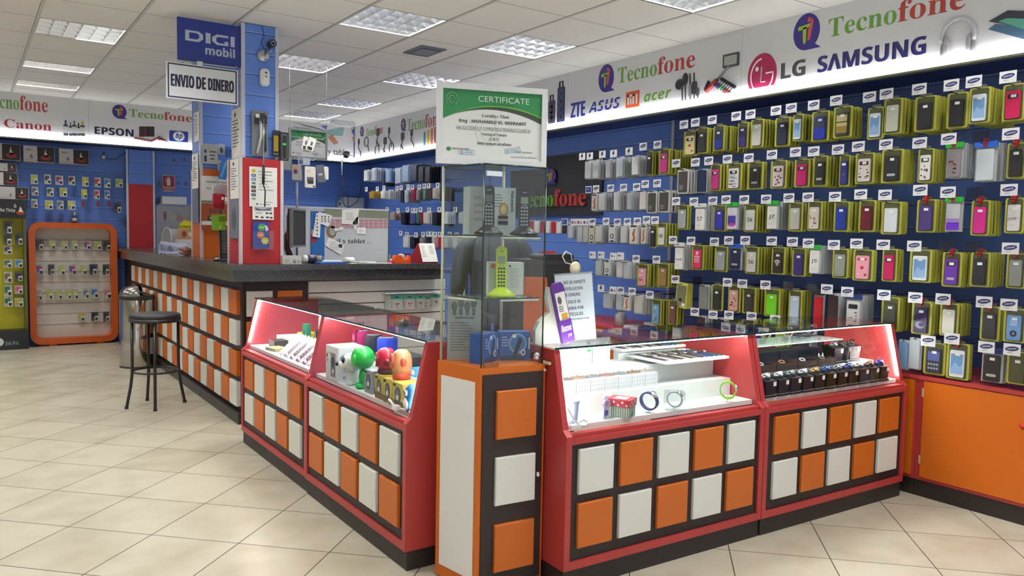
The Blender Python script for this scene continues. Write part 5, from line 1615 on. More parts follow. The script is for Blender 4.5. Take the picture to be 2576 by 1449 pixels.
b = B(); b.add([(0, 0, .84), (.1, .14, .775), (.17, .04, .775), (.15, -.1, .775), (.05, -.17, .775)], [(0, 1, 2), (0, 2, 3), (0, 3, 4)], M('3a3836', .3)); b.obj('flap', t)

# ---- bar stool
cx, cy = 1.30, 7.16
t = thing('bar_stool', 'black metal bar stool with round seat in front of the bar counter', 'stool', (cx, cy, 0))
BM = M('1e1e20', .4)
b = B(); b.lathe([(.0, .742), (.19, .742), (.2, .75), (.2, .775), (.192, .785), (.15, .792), (0, .795)], M('232326', .55), 36); b.obj('seat', t)
b = B(); b.lathe([(.194, .72), (.204, .72), (.204, .75), (.194, .75)], BM, 36); b.obj('seat_rim', t)
for ang in (186, 258, 3, 97):
    c, s_ = math.cos(R(ang)), math.sin(R(ang))
    b = B()
    pts = [(.185, .74), (.185, .36), (.188, .28), (.2, .18), (.225, .05), (.232, .01)]
    b.tube([(c * r_, s_ * r_, z) for r_, z in pts], .0125, BM, 8); l = b.obj('leg', t)
    b = B(); b.T = Matrix.Translation((c * .233, s_ * .233, 0)); b.lathe([(.0, 0), (.016, 0), (.015, .02), (.0, .02)], SOFTBLACK, 10); b.obj('foot_cap', l)
b = B(); b.tube([(.178 * math.cos(R(a)), .178 * math.sin(R(a)), .3) for a in range(0, 360, 12)], .009, BM, 7, True); b.obj('foot_ring', t)
# ================================================================ things on and around the bar counter
CZ = TOPZ + .001


def held(t, name, pts, r, mat=WIRE):
    b = B(); b.tube(pts, r, mat, 6); return b.obj(name, t)


# ---- frosted partition behind the bar wing
YP = 6.9
P = lambda x, y: aty(700 + x * .2622, 300 + y * .2622, YP)
t = thing('partition_panel', 'frosted clear partition panel lettered with the word tablet behind the bar wing', 'partition', (0, YP, 0))
a, c, tp, bt = P(60, 850), P(1060, 865), P(560, 856), P(560, 1400)
FROST = M('dfe4e6', .35, 0, 0, .72)
ZB = 1.1
b = B(); b.box(a.x, 0, ZB, c.x, .006, tp.z, FROST); b.obj('panel', t)
b = B(); b.box(a.x, -.004, tp.z - .006, c.x, .01, tp.z + .008, M('d8dce0', .3)); b.box(c.x - .006, -.003, ZB, c.x + .006, .009, tp.z, M('5d6a6c', .2)); b.obj('edge_rail', t)
b = B(); p, q = P(560, 1200), P(890, 1200); b.text('il y tablet ...', p.x, p.z, q.x - p.x, P(560, 1145).z - p.z, -.002, M('22222a', .5), 'serif')
for k in range(12):
    for r_ in range(3):
        p = P(505 + k * 46, 985 + r_ * 30)
        if p.x < c.x - .05: b.rr(p.x, p.z, p.x + .04, p.z + .025, .004, -.002, 0, M('c08a94', .45), 2)
p, q = P(440, 935), P(1050, 880); b.box(p.x, -.0012, p.z, q.x, 0, q.z, M('868d78', .5))
p = P(510, 1080); b.disc(p.x, p.z, .05, .06, -.0016, -.0004, M('8a6a4a', .5), 18); b.disc(p.x + .01, p.z + .01, .03, .045, -.002, -.001, M('a3abac', .5), 16)
b.obj('lettering', t)
b = B(); b.box(a.x, -.0, .0, c.x, .02, ZB, M('34507a', .5)); b.obj('lower_panel', t)

# papers taped to the partition
def taped(label, pts, body=None, col=PAPER, name='paper_sheet', Y=YP - .006):
    q = [aty(700 + x * .2622, 300 + y * .2622, Y) for x, y in pts]
    t = thing(name, label, 'paper', (0, Y, 0), 0, 'papers stuck on the partition')
    b = B(); b.prism([(v.x, v.z) for v in q], -.0012, .0008, col); b.obj('sheet', t)
    b = B(); x0 = min(v.x for v in q); x1 = max(v.x for v in q); z0 = min(v.z for v in q); z1 = max(v.z for v in q)
    b.lines(x0 + .25 * (x1 - x0), z0 + .7 * (z1 - z0), .5 * (x1 - x0), 5, .1 * (z1 - z0), -.0018, M('8a8d92', .6), .3, int(x0 * 100))
    if body: body(b, x0, x1, z0, z1)
    b.obj('print', t)


taped('large white paper hanging at the top middle of the frosted partition', ((612, 868), (775, 862), (760, 1010), (608, 1005)))
taped('tilted receipt below the large paper on the partition', ((760, 930), (778, 985), (735, 1072), (712, 990)))
taped('blank white note below the tilted receipt on the partition', ((755, 1040), (838, 1038), (838, 1102), (752, 1098)))
taped('small white torn note at the left middle of the partition', ((538, 1048), (625, 1032), (622, 1062), (545, 1075)))
taped('white printed card tilted low on the partition near the blue poster', ((485, 1132), (635, 1205), (600, 1302), (448, 1210)), lambda b, x0, x1, z0, z1: b.box(x1 - .3 * (x1 - x0), -.002, z0 + .42 * (z1 - z0), x1 - .12 * (x1 - x0), -.0012, z0 + .62 * (z1 - z0), INK))
taped('long white ticket list hanging over the blue poster', ((365, 900), (410, 905), (400, 1135), (328, 1125)), lambda b, x0, x1, z0, z1: [b.box(x0 + .5 * (x1 - x0), -.002, z0 + (z1 - z0) * (.1 + .15 * k), x0 + .62 * (x1 - x0), -.0012, z0 + (z1 - z0) * (.16 + .15 * k), INK) for k in range(6)], Y=YP - .03)
taped('white card with rows of icons fanned beside the ticket list', ((385, 885), (518, 925), (480, 1030), (400, 1000)), lambda b, x0, x1, z0, z1: [b.box(x0 + (x1 - x0) * (.2 + .25 * i), -.002, z0 + (z1 - z0) * (.3 + .16 * j), x0 + (x1 - x0) * (.28 + .25 * i), -.0012, z0 + (z1 - z0) * (.38 + .16 * j), INK) for i in range(3) for j in range(3)], Y=YP - .024)
q, r_ = P(310, 880), P(438, 1400)
t = thing('poster', 'bright blue poster on the partition behind the monitor', 'poster', (0, YP - .012, 0))
b = B(); b.box(q.x, -.002, 1.12, r_.x, .006, q.z, M('2a6ab4', .4)); b.obj('sheet', t)
b = B(); u, v = P(312, 1110), P(358, 1185); b.box(u.x, -.003, v.z, v.x, -.002, u.z, M('a8242c', .5)); u, v = P(312, 1060), P(356, 1112); b.box(u.x, -.003, v.z, v.x, -.002, u.z, M('d8c4a8', .5))
for k in range(4): u = P(320 + k * 26, 1310); b.disc(u.x, u.z, .018, .018, -.003, -.002, M('3a86d0' if k % 2 else '7a4aa0', .4), 12)
b.obj('print', t)

# ---- monitor seen from the side
p = aty(752, 655, 6.45)
t = thing('monitor', 'black computer monitor seen from behind on the bar wing beside the red column', 'monitor', (p.x, 6.45, CZ), R(57))
b = B(); b.bbox(-.23, 0, .13, .23, .035, .44, M('0c0c0e', .7), .006)
b.add([(-.2, .035, .16), (.2, .035, .16), (.2, .035, .42), (-.2, .035, .42), (-.11, .075, .2), (.11, .075, .2), (.11, .075, .38), (-.11, .075, .38)], [(4, 7, 6, 5), (0, 4, 5, 1), (1, 5, 6, 2), (2, 6, 7, 3), (3, 7, 4, 0)], M('1c1c20', .4)); b.obj('display', t)
b = B(); b.frame(-.235, .125, .235, .445, .016, -.004, .02, M('6d7078', .35)); b.obj('bezel', t)
b = B(); b.tube([(0, .06, .28), (0, .1, .22), (0, .1, .12), (0, .06, .012)], [.03, .026, .024, .03], M('4a443c', .4), 8); b.obj('stand', t)
b = B(); b.rr(-.11, -.0, .11, .012, .004, .0, .16, M('2a2a2c', .4)); b.obj('stand_foot', t)

pbox('receipt_printer', 'small white boxed device at the foot of the red column', 'printer', 711, 758, 644, 668, 6.12, .13, M('d3d2cd', .5),
     lambda b, w, h: (b.lines(-w * .4, h * .62, w * .36, 3, h * .14, -.001, M('9a9a98', .5)), b.box(w * .08, -.001, h * .3, w * .2, 0, h * .6, INK), b.box(w * .12, -.0016, h * .4, w * .18, -.0008, h * .56, PAPER), b.text('BOX', w * .3, h * .35, w * .12, h * .14, -.001, INK, 'bold'), b.box(-w * .45, .0, h, w * .4, .1, h + .002, M('b9b8b2', .5))))
p = aty(778, 660, 6.2)
t = thing('tape_roll', 'roll of white labels on a blue black holder right of the white device', 'label roll', (p.x, 6.2, CZ))
b = B(); b.T = Matrix.Rotation(R(90), 4, 'Y'); b.lathe([(.012, -.05), (.033, -.05), (.033, -.02), (.012, -.02)], M('d8d9da', .5), 16, -.033, 0); b.obj('labels', t)
b = B(); b.T = Matrix.Rotation(R(90), 4, 'Y'); b.lathe([(.012, -.018), (.034, -.018), (.034, .05), (.012, .05)], M('20263e', .4), 16, -.034, 0); b.obj('holder', t)
p = aty(801, 658, 6.3)
t = thing('mug', 'small patterned mug on the bar wing by the blue poster', 'mug', (p.x, 6.3, CZ))
b = B(); b.lathe([(0, 0), (.026, 0), (.028, .06), (.025, .06), (.023, .01), (0, .008)], M('8a8078', .4), 16); b.obj('cup', t)
b = B(); b.tube([(.026, 0, .05), (.045, 0, .045), (.045, 0, .02), (.026, 0, .012)], .004, M('8a8078', .4), 6); b.obj('handle', t)

# ---- papers and folders lying on the wing
def flat(name, label, cat, px, py, w, d, h, mat, rot=0., Yoff=0., body=None, group=None):
    p = atz(px, py, CZ)
    y = 6.1 + Yoff
    x = aty(px, py, y).x
    t = thing(name, label, cat, (x, y, CZ), rot, group)
    b = B(); b.box(-w / 2, -d / 2, 0, w / 2, d / 2, h, mat); b.obj('body', t)
    if body: b = B(); body(b, w, d, h); b.obj('detail', t)
    return t


flat('folder', 'blue plastic folder flat on the bar wing', 'folder', 826, 664, .24, .17, .012, M('2c62b0', .35), R(8), .08)
flat('paper_stack', 'white papers lying on the blue folder', 'papers', 832, 660, .16, .1, .02, PAPER, R(-6), .2)
flat('paper_stack', 'stack of printed papers lying right of the paper roll', 'papers', 910, 660, .2, .14, .012, M('c6ccd6', .6), R(20), .13, lambda b, w, d, h: [b.box(-w * .4, -d * .3 + k * .02, h, w * .3, -d * .3 + k * .02 + .006, h + .0006, M('6a7ea8', .6)) for k in range(4)])
flat('paper_sheet', 'long white sheet lying toward the orange tape dispenser', 'papers', 950, 662, .24, .06, .004, PAPER, R(-16), .06)
flat('sticky_note', 'yellow sticky note at the front edge of the bar wing', 'sticky note', 889, 667, .07, .05, .003, M('d3d38a', .7), R(4), -.02)
p = aty(878, 655, 6.25)
t = thing('paper_roll', 'white paper roll lying behind the yellow sticky note', 'paper roll', (p.x, 6.25, CZ), R(20))
b = B(); b.T = Matrix.Translation((0, 0, .024)) @ Matrix.Rotation(R(90), 4, 'Y'); b.lathe([(.008, -.045), (.024, -.045), (.024, .045), (.008, .045)], PAPER, 18); b.obj('roll', t)

# ---- desk calendar and tape dispenser
p, q = aty(1058, 669, 6.14), aty(1101, 667, 6.14)
t = thing('desk_card', 'red folded desk card with white printed page at the end of the bar wing', 'desk card', ((p.x + q.x) / 2, 6.14, CZ), R(6))
w = (q.x - p.x); h = .17
b = B(); b.add([(-w / 2, -.02, 0), (w / 2, -.02, 0), (w / 2 - .01, .05, h), (-w / 2 - .01, .05, h), (-w / 2 - .05, .14, 0), (w / 2 - .05, .14, 0)], [(0, 1, 2, 3), (4, 3, 2, 5), (0, 3, 4), (1, 5, 2)], M('8a1c28', .5)); b.obj('stand', t)
sl = Matrix.Translation((-.003, -.022, .012)) @ Matrix.Rotation(R(-22), 4, 'X')
b = B(); b.T = sl; b.box(-w / 2 + .004, -.002, 0, w / 2 - .004, 0, h * 1.02, PAPER); b.obj('page', t)
b = B(); b.T = sl; b.lines(-w * .4, h * .85, w * .3, 8, h * .08, -.0026, M('777a80', .6), .35); b.lines(w * .08, h * .85, w * .3, 6, h * .08, -.0026, M('777a80', .6), .35, 5); b.obj('print', t)
p, q = aty(993, 669, 6.13), aty(1033, 669, 6.13)
t = thing('tape_dispenser', 'orange tape dispenser beside the red desk card', 'tape dispenser', ((p.x + q.x) / 2, 6.13, CZ))
w = q.x - p.x
b = B(); b.prism([(-w * .5, 0), (w * .5, 0), (w * .5, .05), (w * .42, .07), (w * .32, .035), (w * .08, .03), (0, .05), (-w * .1, .068), (-w * .42, .072), (-w * .48, .05)], 0, .06, M('dd5a1a', .4)); b.obj('body', t)
b = B(); b.T = Matrix.Translation((w * .02, .055, .055)) @ Matrix.Rotation(R(90), 4, 'X'); b.lathe([(.012, 0), (.026, 0), (.026, .04), (.012, .04)], M('c8c2b4', .3), 18); b.obj('tape', t)
pbox('small_box', 'small dark blue box behind the orange tape dispenser', 'box', 1015, 1033, 637, 660, 6.3, .05, M('1f2f94', .4))
flat('plastic_bag', 'red and white packet left of the tape dispenser', 'packet', 985, 667, .06, .05, .02, M('b8485a', .5), R(15), .07)

# seen through the partition: things on the work desk behind it
DZ = 1.15
t = thing('work_desk', 'low work desk behind the frosted partition', 'desk', (0, 0, 0))
b = B(); b.box(2.36, 7.0, DZ - .03, 3.95, 7.6, DZ, M('4a4a52', .5)); b.obj('desktop', t)
for x in (2.4, 3.9):
    for y in (7.05, 7.55):
        b = B(); b.box(x - .02, y - .02, 0, x + .02, y + .02, DZ - .03, M('3a3a40', .5)); b.obj('leg', t)


def onz(px, py, Y): p = aty(px, py, Y); return p.x, p.z


x, z = onz(868, 630, 7.2)
t = thing('hair_trimmer', 'pink rounded gadget behind the partition', 'gadget', (x, 7.2, DZ)); b = B(); b.ball((0, 0, .05), .12, .05, .05, M('c42a80', .4), 14, 9); b.obj('body', t)
t = thing('cable_coil', 'white coiled cable behind the partition', 'cable', (onz(955, 632, 7.2)[0], 7.2, DZ)); b = B()
for k in range(5): b.tube([(.1 * math.cos(R(a)) + .03 * k - .06, .05 * math.sin(R(a)), .012 + .014 * k + .02 * math.sin(R(a * 2))) for a in range(0, 360, 24)], .008, M('dfe2e2', .4), 5, True)
b.obj('coil', t)
pbox('storage_box', 'red and clear storage box behind the partition', 'box', 902, 930, 632, 660, 7.25, .12, M('9a2a3c', .4))
pbox('storage_box', 'pale green clear box under the white cable behind the partition', 'box', 940, 982, 640, 662, 7.12, .06, M('9ab4ac', .4))

# ---- electric box on the back wall and camera over the sign
pbox('electric_panel', 'pale grey electric box on the blue back wall above the partition', 'electric box', 860, 916, 497, 545, WY - .1, .095, M('b3bac0', .4), lambda b, w, h: (b.prism([(w * .02, h * .3), (w * .1, h * .3), (w * .06, h * .45)], -.001, 0, INK), b.box(-w * .46, -.001, h * .04, w * .46, 0, h * .05, M('7a8088', .4))))
pbox('electric_panel', 'narrow grey switch box left of the electric box on the back wall', 'electric box', 851, 859, 503, 522, WY - .08, .075, M('aab4c4', .4), lambda b, w, h: b.box(-w * .2, -.001, h * .3, w * .2, 0, h * .7, INK))
p = aty(871, 389, FYY - .12)
t = thing('security_camera', 'black ball camera with hanging cables in front of the far sign', 'camera', tuple(p))
b = B(); b.ball((0, 0, 0), .055, .05, .055, M('1e1e22', .3), 14, 9); b.ball((-.01, -.04, 0), .025, .02, .025, M('3c4048', .2), 10, 7); b.obj('body', t)
b = B(); b.tube([(0, .03, -.02), (-.02, .06, -.05), (-.02, .11, -.05)], .012, M('9aa0ac', .3, .6), 6); b.tube([(-.05, .04, -.07), (-.05, .04, -.3)], .01, M('b9bfc8', .3), 6); b.obj('bracket', t)
b = B(); pts = [aty(x, y, FYY - .06) - p for x, y in ((864, 425), (862, 470), (862, 508), (868, 518), (876, 522), (884, 518), (900, 505), (908, 480), (909, 460))]
b.tube(pts, .006, SOFTBLACK, 5); b.tube([aty(x, y, FYY - .06) - p for x, y in ((869, 440), (874, 480), (876, 520))], .005, SOFTBLACK, 5); b.obj('cable', t)

# ---- framed certificate hung by wires behind the column
YF = 7.35
a, c, d, e = [aty(*q, YF) for q in ((726, 322), (824, 329), (822, 404), (727, 396))]
x0, x1, z0, z1 = (a.x + e.x) / 2, (c.x + d.x) / 2, (d.z + e.z) / 2, (a.z + c.z) / 2


def certificate(t, x0, x1, z0, z1, fm, tt, small=False):
    w, h = x1 - x0, z1 - z0
    fw = w * .05
    b = B(); b.frame(x0, z0, x1, z1, fw, -.012, .014, fm); b.obj('frame', t)
    x0 += fw; x1 -= fw; z0 += fw; z1 -= fw
    w, h = x1 - x0, z1 - z0
    b = B(); b.box(x0, 0, z0, x1, .008, z1, M('e3e5e2', .5)); b.obj('paper', t)
    G, DG, LG_ = M('2f8a4e', .45), M('3e4a42', .45), M('63b04a', .45)

    def band(f, mat, y, left, mid, right):
        pts = [(x0, z1), (x1, z1)]
        n = 14
        for i in range(n + 1):
            u = 1 - i / n
            zz = (left * (1 - u) ** 2 + 2 * mid * u * (1 - u) + right * u * u)
            pts.append((x0 + w * u, z1 - h * zz))
        b.prism(pts, y, y + .0006, mat)
    b = B(); band(0, DG, -.001, .42, .1, .44); band(0, LG_, -.002, .43, .06, .36); band(0, G, -.003, .43, .02, .33); b.obj('green_header', t)
    b = B()
    wm = M('a8c2aa', .5)
    for r0 in (.1, .065):
        b.tube([(x0 + w * .46 + w * r0 * 1.3 * math.cos(R(g)), .0026 if not small else .002, z0 + h * .42 + h * r0 * 2.2 * math.sin(R(g))) for g in range(30, 331, 20)], .003 if small else .004, M('c3d4c4', .5), 4)
    b.obj('watermark', t)
    b = B()
    b.tube([(x0 + w * .09 + w * .055 * math.cos(R(g)), -.0045, z1 - h * .15 + h * .1 * math.sin(R(g))) for g in range(-60, 241, 20)], .002, M('8fb89a', .5), 4)
    b.tube([(x0 + w * .09 + w * .03 * math.cos(R(g)), -.0045, z1 - h * .15 + h * .055 * math.sin(R(g))) for g in range(0, 301, 20)], .002, M('8fb89a', .5), 4)
    b.text('CERTIFICATE', x0 + w * .35, z1 - h * .16, w * .52, h * .085, -.0048, M('dfe8e0', .4), 'sans')
    b.text('TRAINING TEAM', x0 + w * .49, z1 - h * .205, w * .23, h * .02, -.0048, M('276a3c', .4), 'sans')
    b.text('Certifies That', x0 + w * .39, z0 + h * .62, w * .275, h * .042, -.0016, M('3c3f40', .5), 'serif')
    b.text('Eng : MOHAMED EL MORABIT', x0 + w * .165, z0 + h * .515, w * .68, h * .06, -.0016, M('2e3032', .5), 'bold')
    b.text('HAS SUCCESSFULLY COMPLETED A TRIANING COURSE IN', x0 + w * .14, z0 + h * .42, w * .75, h * .055, -.0016, M('6a6c6e', .5), 'sans')
    b.text('Training of Trainers', x0 + w * .39, z0 + h * .34, w * .255, h * .052, -.0016, M('2c4a32', .5), 'bold')
    b.text('(T.O.T)', x0 + w * .465, z0 + h * .27, w * .105, h * .055, -.0016, M('2c4a32', .5), 'bold')
    b.text('Mobile hardware and software', x0 + w * .35, z0 + h * .215, w * .345, h * .042, -.0016, M('2e3032', .5), 'bold')
    b.disc(x0 + w * .065, z0 + h * .135, w * .022, h * .03, -.0014, -.0006, G, 14)
    b.text('Tahseen Team Center', x0 + w * .095, z0 + h * .13, w * .175, h * .03, -.0016, M('4a4c4e', .5), 'serif')
    b.text('Tahseen Team Manager', x0 + w * .735, z0 + h * .115, w * .18, h * .03, -.0016, M('4a4c4e', .5), 'serif')
    b.text('Eng Ahmed Tahseen Abdul Salem', x0 + w * .695, z0 + h * .04, w * .265, h * .028, -.0016, M('4a4c4e', .5), 'serif')
    b.obj('lettering', t)
    b = B()
    for u, v, rz in ((.165, .06, 0), (.63, .12, 12)):
        b.T = Matrix.Translation((x0 + w * (u + .08), 0, z0 + h * (v + .035))) @ Matrix.Rotation(R(-rz), 4, 'Y')
        b.frame(-w * .08, -h * .035, w * .08, h * .035, .0015, -.0014, -.0006, M('8fa6c4', .5)); b.disc(-w * .05, 0, w * .018, h * .022, -.0014, -.0006, M('9fb2cc', .5), 10); b.box(-w * .02, -.0014, -h * .012, w * .06, -.0006, h * .012, M('a9b8cc', .5))
    b.T = Matrix(); b.obj('stamp', t)


t = thing('framed_certificate', 'small grey framed certificate hung on wires right of the blue column', 'certificate', (0, YF, 0))
certificate(t, x0, x1, z0, z1, M('8f979c', .4), '', True)
b = B()
for f in (.02, .98):
    xx = x0 + (x1 - x0) * f
    b.tube([(xx, .0, z1 - .005), (xx, .0, ZC - .001)], .001, M('5a5d64', .4), 4)
b.obj('wire', t)

# ---- prongs and packs on the right side of the column
YH = 6.3


def prong(label, z_px, x_px0, x_px1, Y=YH, grp='wire prongs on the blue column'):
    a, c = aty(x_px0, z_px, Y), aty(x_px1, z_px, Y)
    t = thing('wire_prong', label, 'hook', (2.03, Y, a.z), 0, grp)
    b = B(); b.tube([(0, 0, 0), (c.x - 2.03, 0, 0), (c.x - 2.03 + .015, 0, .015)], .0035, M('c9ccd2', .3, .7), 5); b.tube([(0, 0, .02), (0, 0, -.03)], .005, M('c9ccd2', .3, .7), 5); b.obj('rod', t)
    return a.z


def hang(name, label, cat, x0, x1, y0, y1, Y, mat, deco=None, n=0, step=.02, dx=.012, group=None, tilt=0., th=.008):
    a, c = aty(x0, (y0 + y1) / 2, Y), aty(x1, (y0 + y1) / 2, Y)
    zt, zb = aty((x0 + x1) / 2, y0, Y).z, aty((x0 + x1) / 2, y1, Y).z
    w, h = c.x - a.x, zt - zb
    t = thing(name, label, cat, ((a.x + c.x) / 2, Y, zt), 0, group); t.rotation_euler = (0, R(tilt), 0)
    b = B(); b.rr(-w / 2, -h, w / 2, 0, min(.008, w * .15), 0, th, mat, 2); o = b.obj('packaging', t)
    if deco:
        b = B(); deco(b, w, h); b.obj('print', t)
    for k in range(n):
        q = bpy.data.objects.new(name, o.data); COL.objects.link(q)
        q.location = ((a.x + c.x) / 2 + dx * (k + 1), Y + step * (k + 1), zt); q.rotation_euler = (0, R(tilt), 0)
        tag(q, 'pack behind the ' + label, cat, 'packs behind the ' + label)
    return t


prong('upper wire prong right of the column carrying two white tags', 343, 725, 812)
prong('lower wire prong right of the column above the grey packs', 399, 725, 790)
TG = lambda b, w, h: (b.box(-w * .3, -.001, -h * .95, w * .3, 0, -h * .7, INK), b.box(-w * .1, -.001, -h * .6, w * .2, 0, -h * .3, M('6a6a70', .5)))
hang('hang_tag', 'left white tag on the upper prong before the small certificate', 'tag', 764, 779, 344, 378, YH - .01, PAPER, TG, tilt=10)
hang('hang_tag', 'right white tag on the upper prong before the small certificate', 'tag', 778, 797, 347, 381, YH - .02, PAPER, TG, tilt=18)
hang('accessory_pack', 'stack of thin grey packs hanging right beside the column', 'accessory pack', 714, 734, 394, 428, YH + .1, M('8d9298', .4), None, 0)
hang('accessory_pack', 'pale blue clear pack hanging under the small certificate', 'accessory pack', 750, 780, 397, 415, YH + .02, M('b4c0d0', .3), lambda b, w, h: b.box(-w * .45, -.001, -h * .9, -w * .1, 0, -h * .1, M('48587c', .4)))
hang('accessory_pack', 'grey pack with round black print left of the white camera print pack', 'accessory pack', 735, 756, 414, 453, YH, M('8f8c8c', .4), lambda b, w, h: (b.disc(-w * .1, -h * .45, w * .28, h * .18, -.001, 0, M('5a4a50', .4), 16), b.disc(-w * .1, -h * .45, w * .12, h * .08, -.0015, -.0008, INK, 12), b.box(-w * .4, -.001, -h * .22, w * .1, 0, -h * .12, M('c8703a', .5))), 3)
hang('accessory_pack', 'white card pack with black camera print hanging lowest right of the column', 'accessory pack', 767, 794, 419, 472, YH - .03, M('d6d4cc', .5), lambda b, w, h: (b.rr(-w * .3, -h * .72, w * .3, -h * .5, .004, -.001, 0, M('55565a', .4)), b.box(-w * .25, -.0014, -h * .82, w * .3, -.0006, -h * .64, M('2c2d30', .4)), b.box(w * .25, -.001, -h * .97, w * .42, 0, -h * .9, INK), b.lines(-w * .35, -h * .2, w * .4, 2, h * .07, -.001, M('c8a070', .5))))
hang('accessory_pack', 'dark grey rounded pack right of the white camera print pack', 'accessory pack', 794, 814, 415, 458, YH, M('5c5f68', .35), lambda b, w, h: b.box(-w * .3, -.001, -h * .6, w * .2, 0, -h * .5, M('a9adb4', .4)), 2, tilt=-8)
hang('accessory_pack', 'white slim pack rightmost on the lower prong of the column', 'accessory pack', 815, 824, 419, 451, YH, M('d4d4d0', .5), None, 2)
held(tag(thing('display_pole', 'slim grey pole standing on the wing right of the column', 'pole', (aty(747, 500, 6.45).x, 6.45, CZ)), 'slim grey pole standing on the wing right of the column', 'pole'), 'tube', [(0, 0, 0), (0, 0, aty(750, 458, 6.45).z - CZ)], .009, M('8a94a8', .4))

# packs on the column front
FR = 6.15
CLR = M('a9adb0', .25)
hang('selfie_stick_pack', 'big clear pack of black selfie sticks hanging on the blue column front', 'accessory pack', 634, 674, 279, 392, FR + .012, M('7c7f86', .25), lambda b, w, h: (b.tube([(0, -.012, -h * .1), (w * .05, -.012, -h * .55), (-w * .2, -.012, -h * .95)], .012, M('c9ccd0', .3), 6), b.tube([(w * .25, -.01, -h * .3), (w * .3, -.01, -h * .9)], .01, M('2a2a2e', .3), 6), b.box(-w * .35, -.014, -h * .3, w * .1, -.002, -h * .12, M('3a3c42', .4)), b.box(-w * .3, -.016, -h * .16, 0, -.012, -h * .08, PAPER), b.box(w * .1, -.016, -h * .28, w * .4, -.002, -h * .1, SOFTBLACK)), 0, th=.02)
hang('selfie_stick', 'extended selfie stick hanging before the clear pack down to the red part', 'selfie stick', 655, 668, 285, 304, FR - .03, M('26262a', .4), None, 0, th=.02)
o = COL.objects[-2] if False else None
t = thing('selfie_stick', 'silver and black selfie stick hanging down over the payment notice', 'selfie stick', tuple(aty(663, 300, FR - .035)))
zz = [aty(662, y, FR - .035).z - t.location.z for y in (300, 416, 417, 463, 520)]
b = B(); b.tube([(0, 0, zz[0]), (0, 0, zz[1])], .006, M('a9adb4', .25, .8), 8); b.obj('tube', t)
b = B(); b.tube([(0, 0, zz[2]), (-.003, 0, zz[3])], .011, SOFTBLACK, 8); b.obj('grip', t)
b = B(); b.tube([(-.003, 0, zz[3]), (.012, 0, zz[3] - .05), (.008, 0, zz[4])], .005, SOFTBLACK, 6); b.obj('strap', t)
hang('torch_pack', 'yellow and black torch pack on the right edge of the column', 'accessory pack', 686, 706, 328, 394, FR + .02, M('1d1d20', .4), lambda b, w, h: (b.box(-w * .4, -.004, -h * .8, w * .2, 0, -h * .2, M('9a7a1e', .4)), [b.disc(-w * .3 + k * w * .22, -h * .9, w * .09, h * .03, -.002, 0, M('8a8a8c', .4), 10) for k in range(3)]), 1)
hang('torch_pack', 'black torch pack with a green light spot beside the small certificate', 'accessory pack', 704, 726, 333, 404, FR + .01, M('18181b', .35), lambda b, w, h: (b.rr(-w * .3, -h * .96, w * .36, -h * .06, .01, -.001, 0, M('6a6c70', .35)), b.rr(-w * .22, -h * .94, w * .28, -h * .1, .01, -.002, -.0008, M('1d1d20', .35)), b.rr(-w * .18, -h * .46, w * .2, -h * .38, .006, -.004, -.001, M('36c060', .3))), 0)

# ---- packs on the far orange column
FY = 7.575
hang('accessory_pack', 'grey white car charger pack on the far blue column', 'accessory pack', 510, 548, 362, 412, FY, M('a9adae', .4), lambda b, w, h: (b.disc(-w * .32, -h * .38, w * .1, h * .09, -.001, 0, M('2b2f3a', .4), 12), b.box(-w * .05, -.001, -h * .42, w * .4, 0, -h * .36, M('3a3d44', .4)), b.box(-w * .05, -.001, -h * .6, w * .3, 0, -h * .54, M('4a4d54', .4)), b.box(w * .0, -.001, -h * .78, w * .25, 0, -h * .72, M('33363c', .4)), b.box(-w * .4, -.001, -h * .9, -w * .24, 0, -h * .6, M('26282e', .4)), b.disc(-w * .1, -h * .32, w * .05, h * .03, -.001, 0, M('c8703a', .4), 8)), 1)
hang('accessory_pack', 'small clear pack right of the charger pack on the far column', 'accessory pack', 549, 566, 362, 389, FY, M('b4bcc6', .3), lambda b, w, h: b.ball((0, -.004, -h * .55), w * .25, .008, h * .3, M('4a4d54', .3), 10, 7))
hang('accessory_pack', 'round blue cable pack at the edge of the far column', 'accessory pack', 568, 588, 370, 396, FY - .02, M('2a5a9c', .35), lambda b, w, h: b.tube([(w * .1 + w * .4 * math.cos(R(a)), -.006, -h * .9 + h * .75 * math.sin(R(a))) for a in range(60, 181, 15)], .004, M('4a80c8', .3), 5))
hang('accessory_pack', 'clear pack with orange print hanging above the notice on the orange column', 'accessory pack', 548, 578, 404, 430, FY - .02, M('b9b4b0', .3), lambda b, w, h: (b.box(-w * .4, -.001, -h * .5, w * .45, 0, -h * .25, M('cc6a2a', .4)), b.ball((-w * .25, -.004, -h * .7), w * .12, .006, h * .15, M('26262a', .3), 10, 7)))
hang('blue_tag', 'tall blue hanging tag by the far column', 'tag', 556, 576, 404, 452, FY - .06, M('2a78c4', .4), lambda b, w, h: (b.T.__imatmul__(Matrix.Identity(4)), b.prism([(-w * .3, -h * .9), (-w * .1, -h * .92), (w * .25, -h * .1), (w * .05, -h * .1)], -.001, 0, M('7ab4e4', .4))), 0, tilt=8)
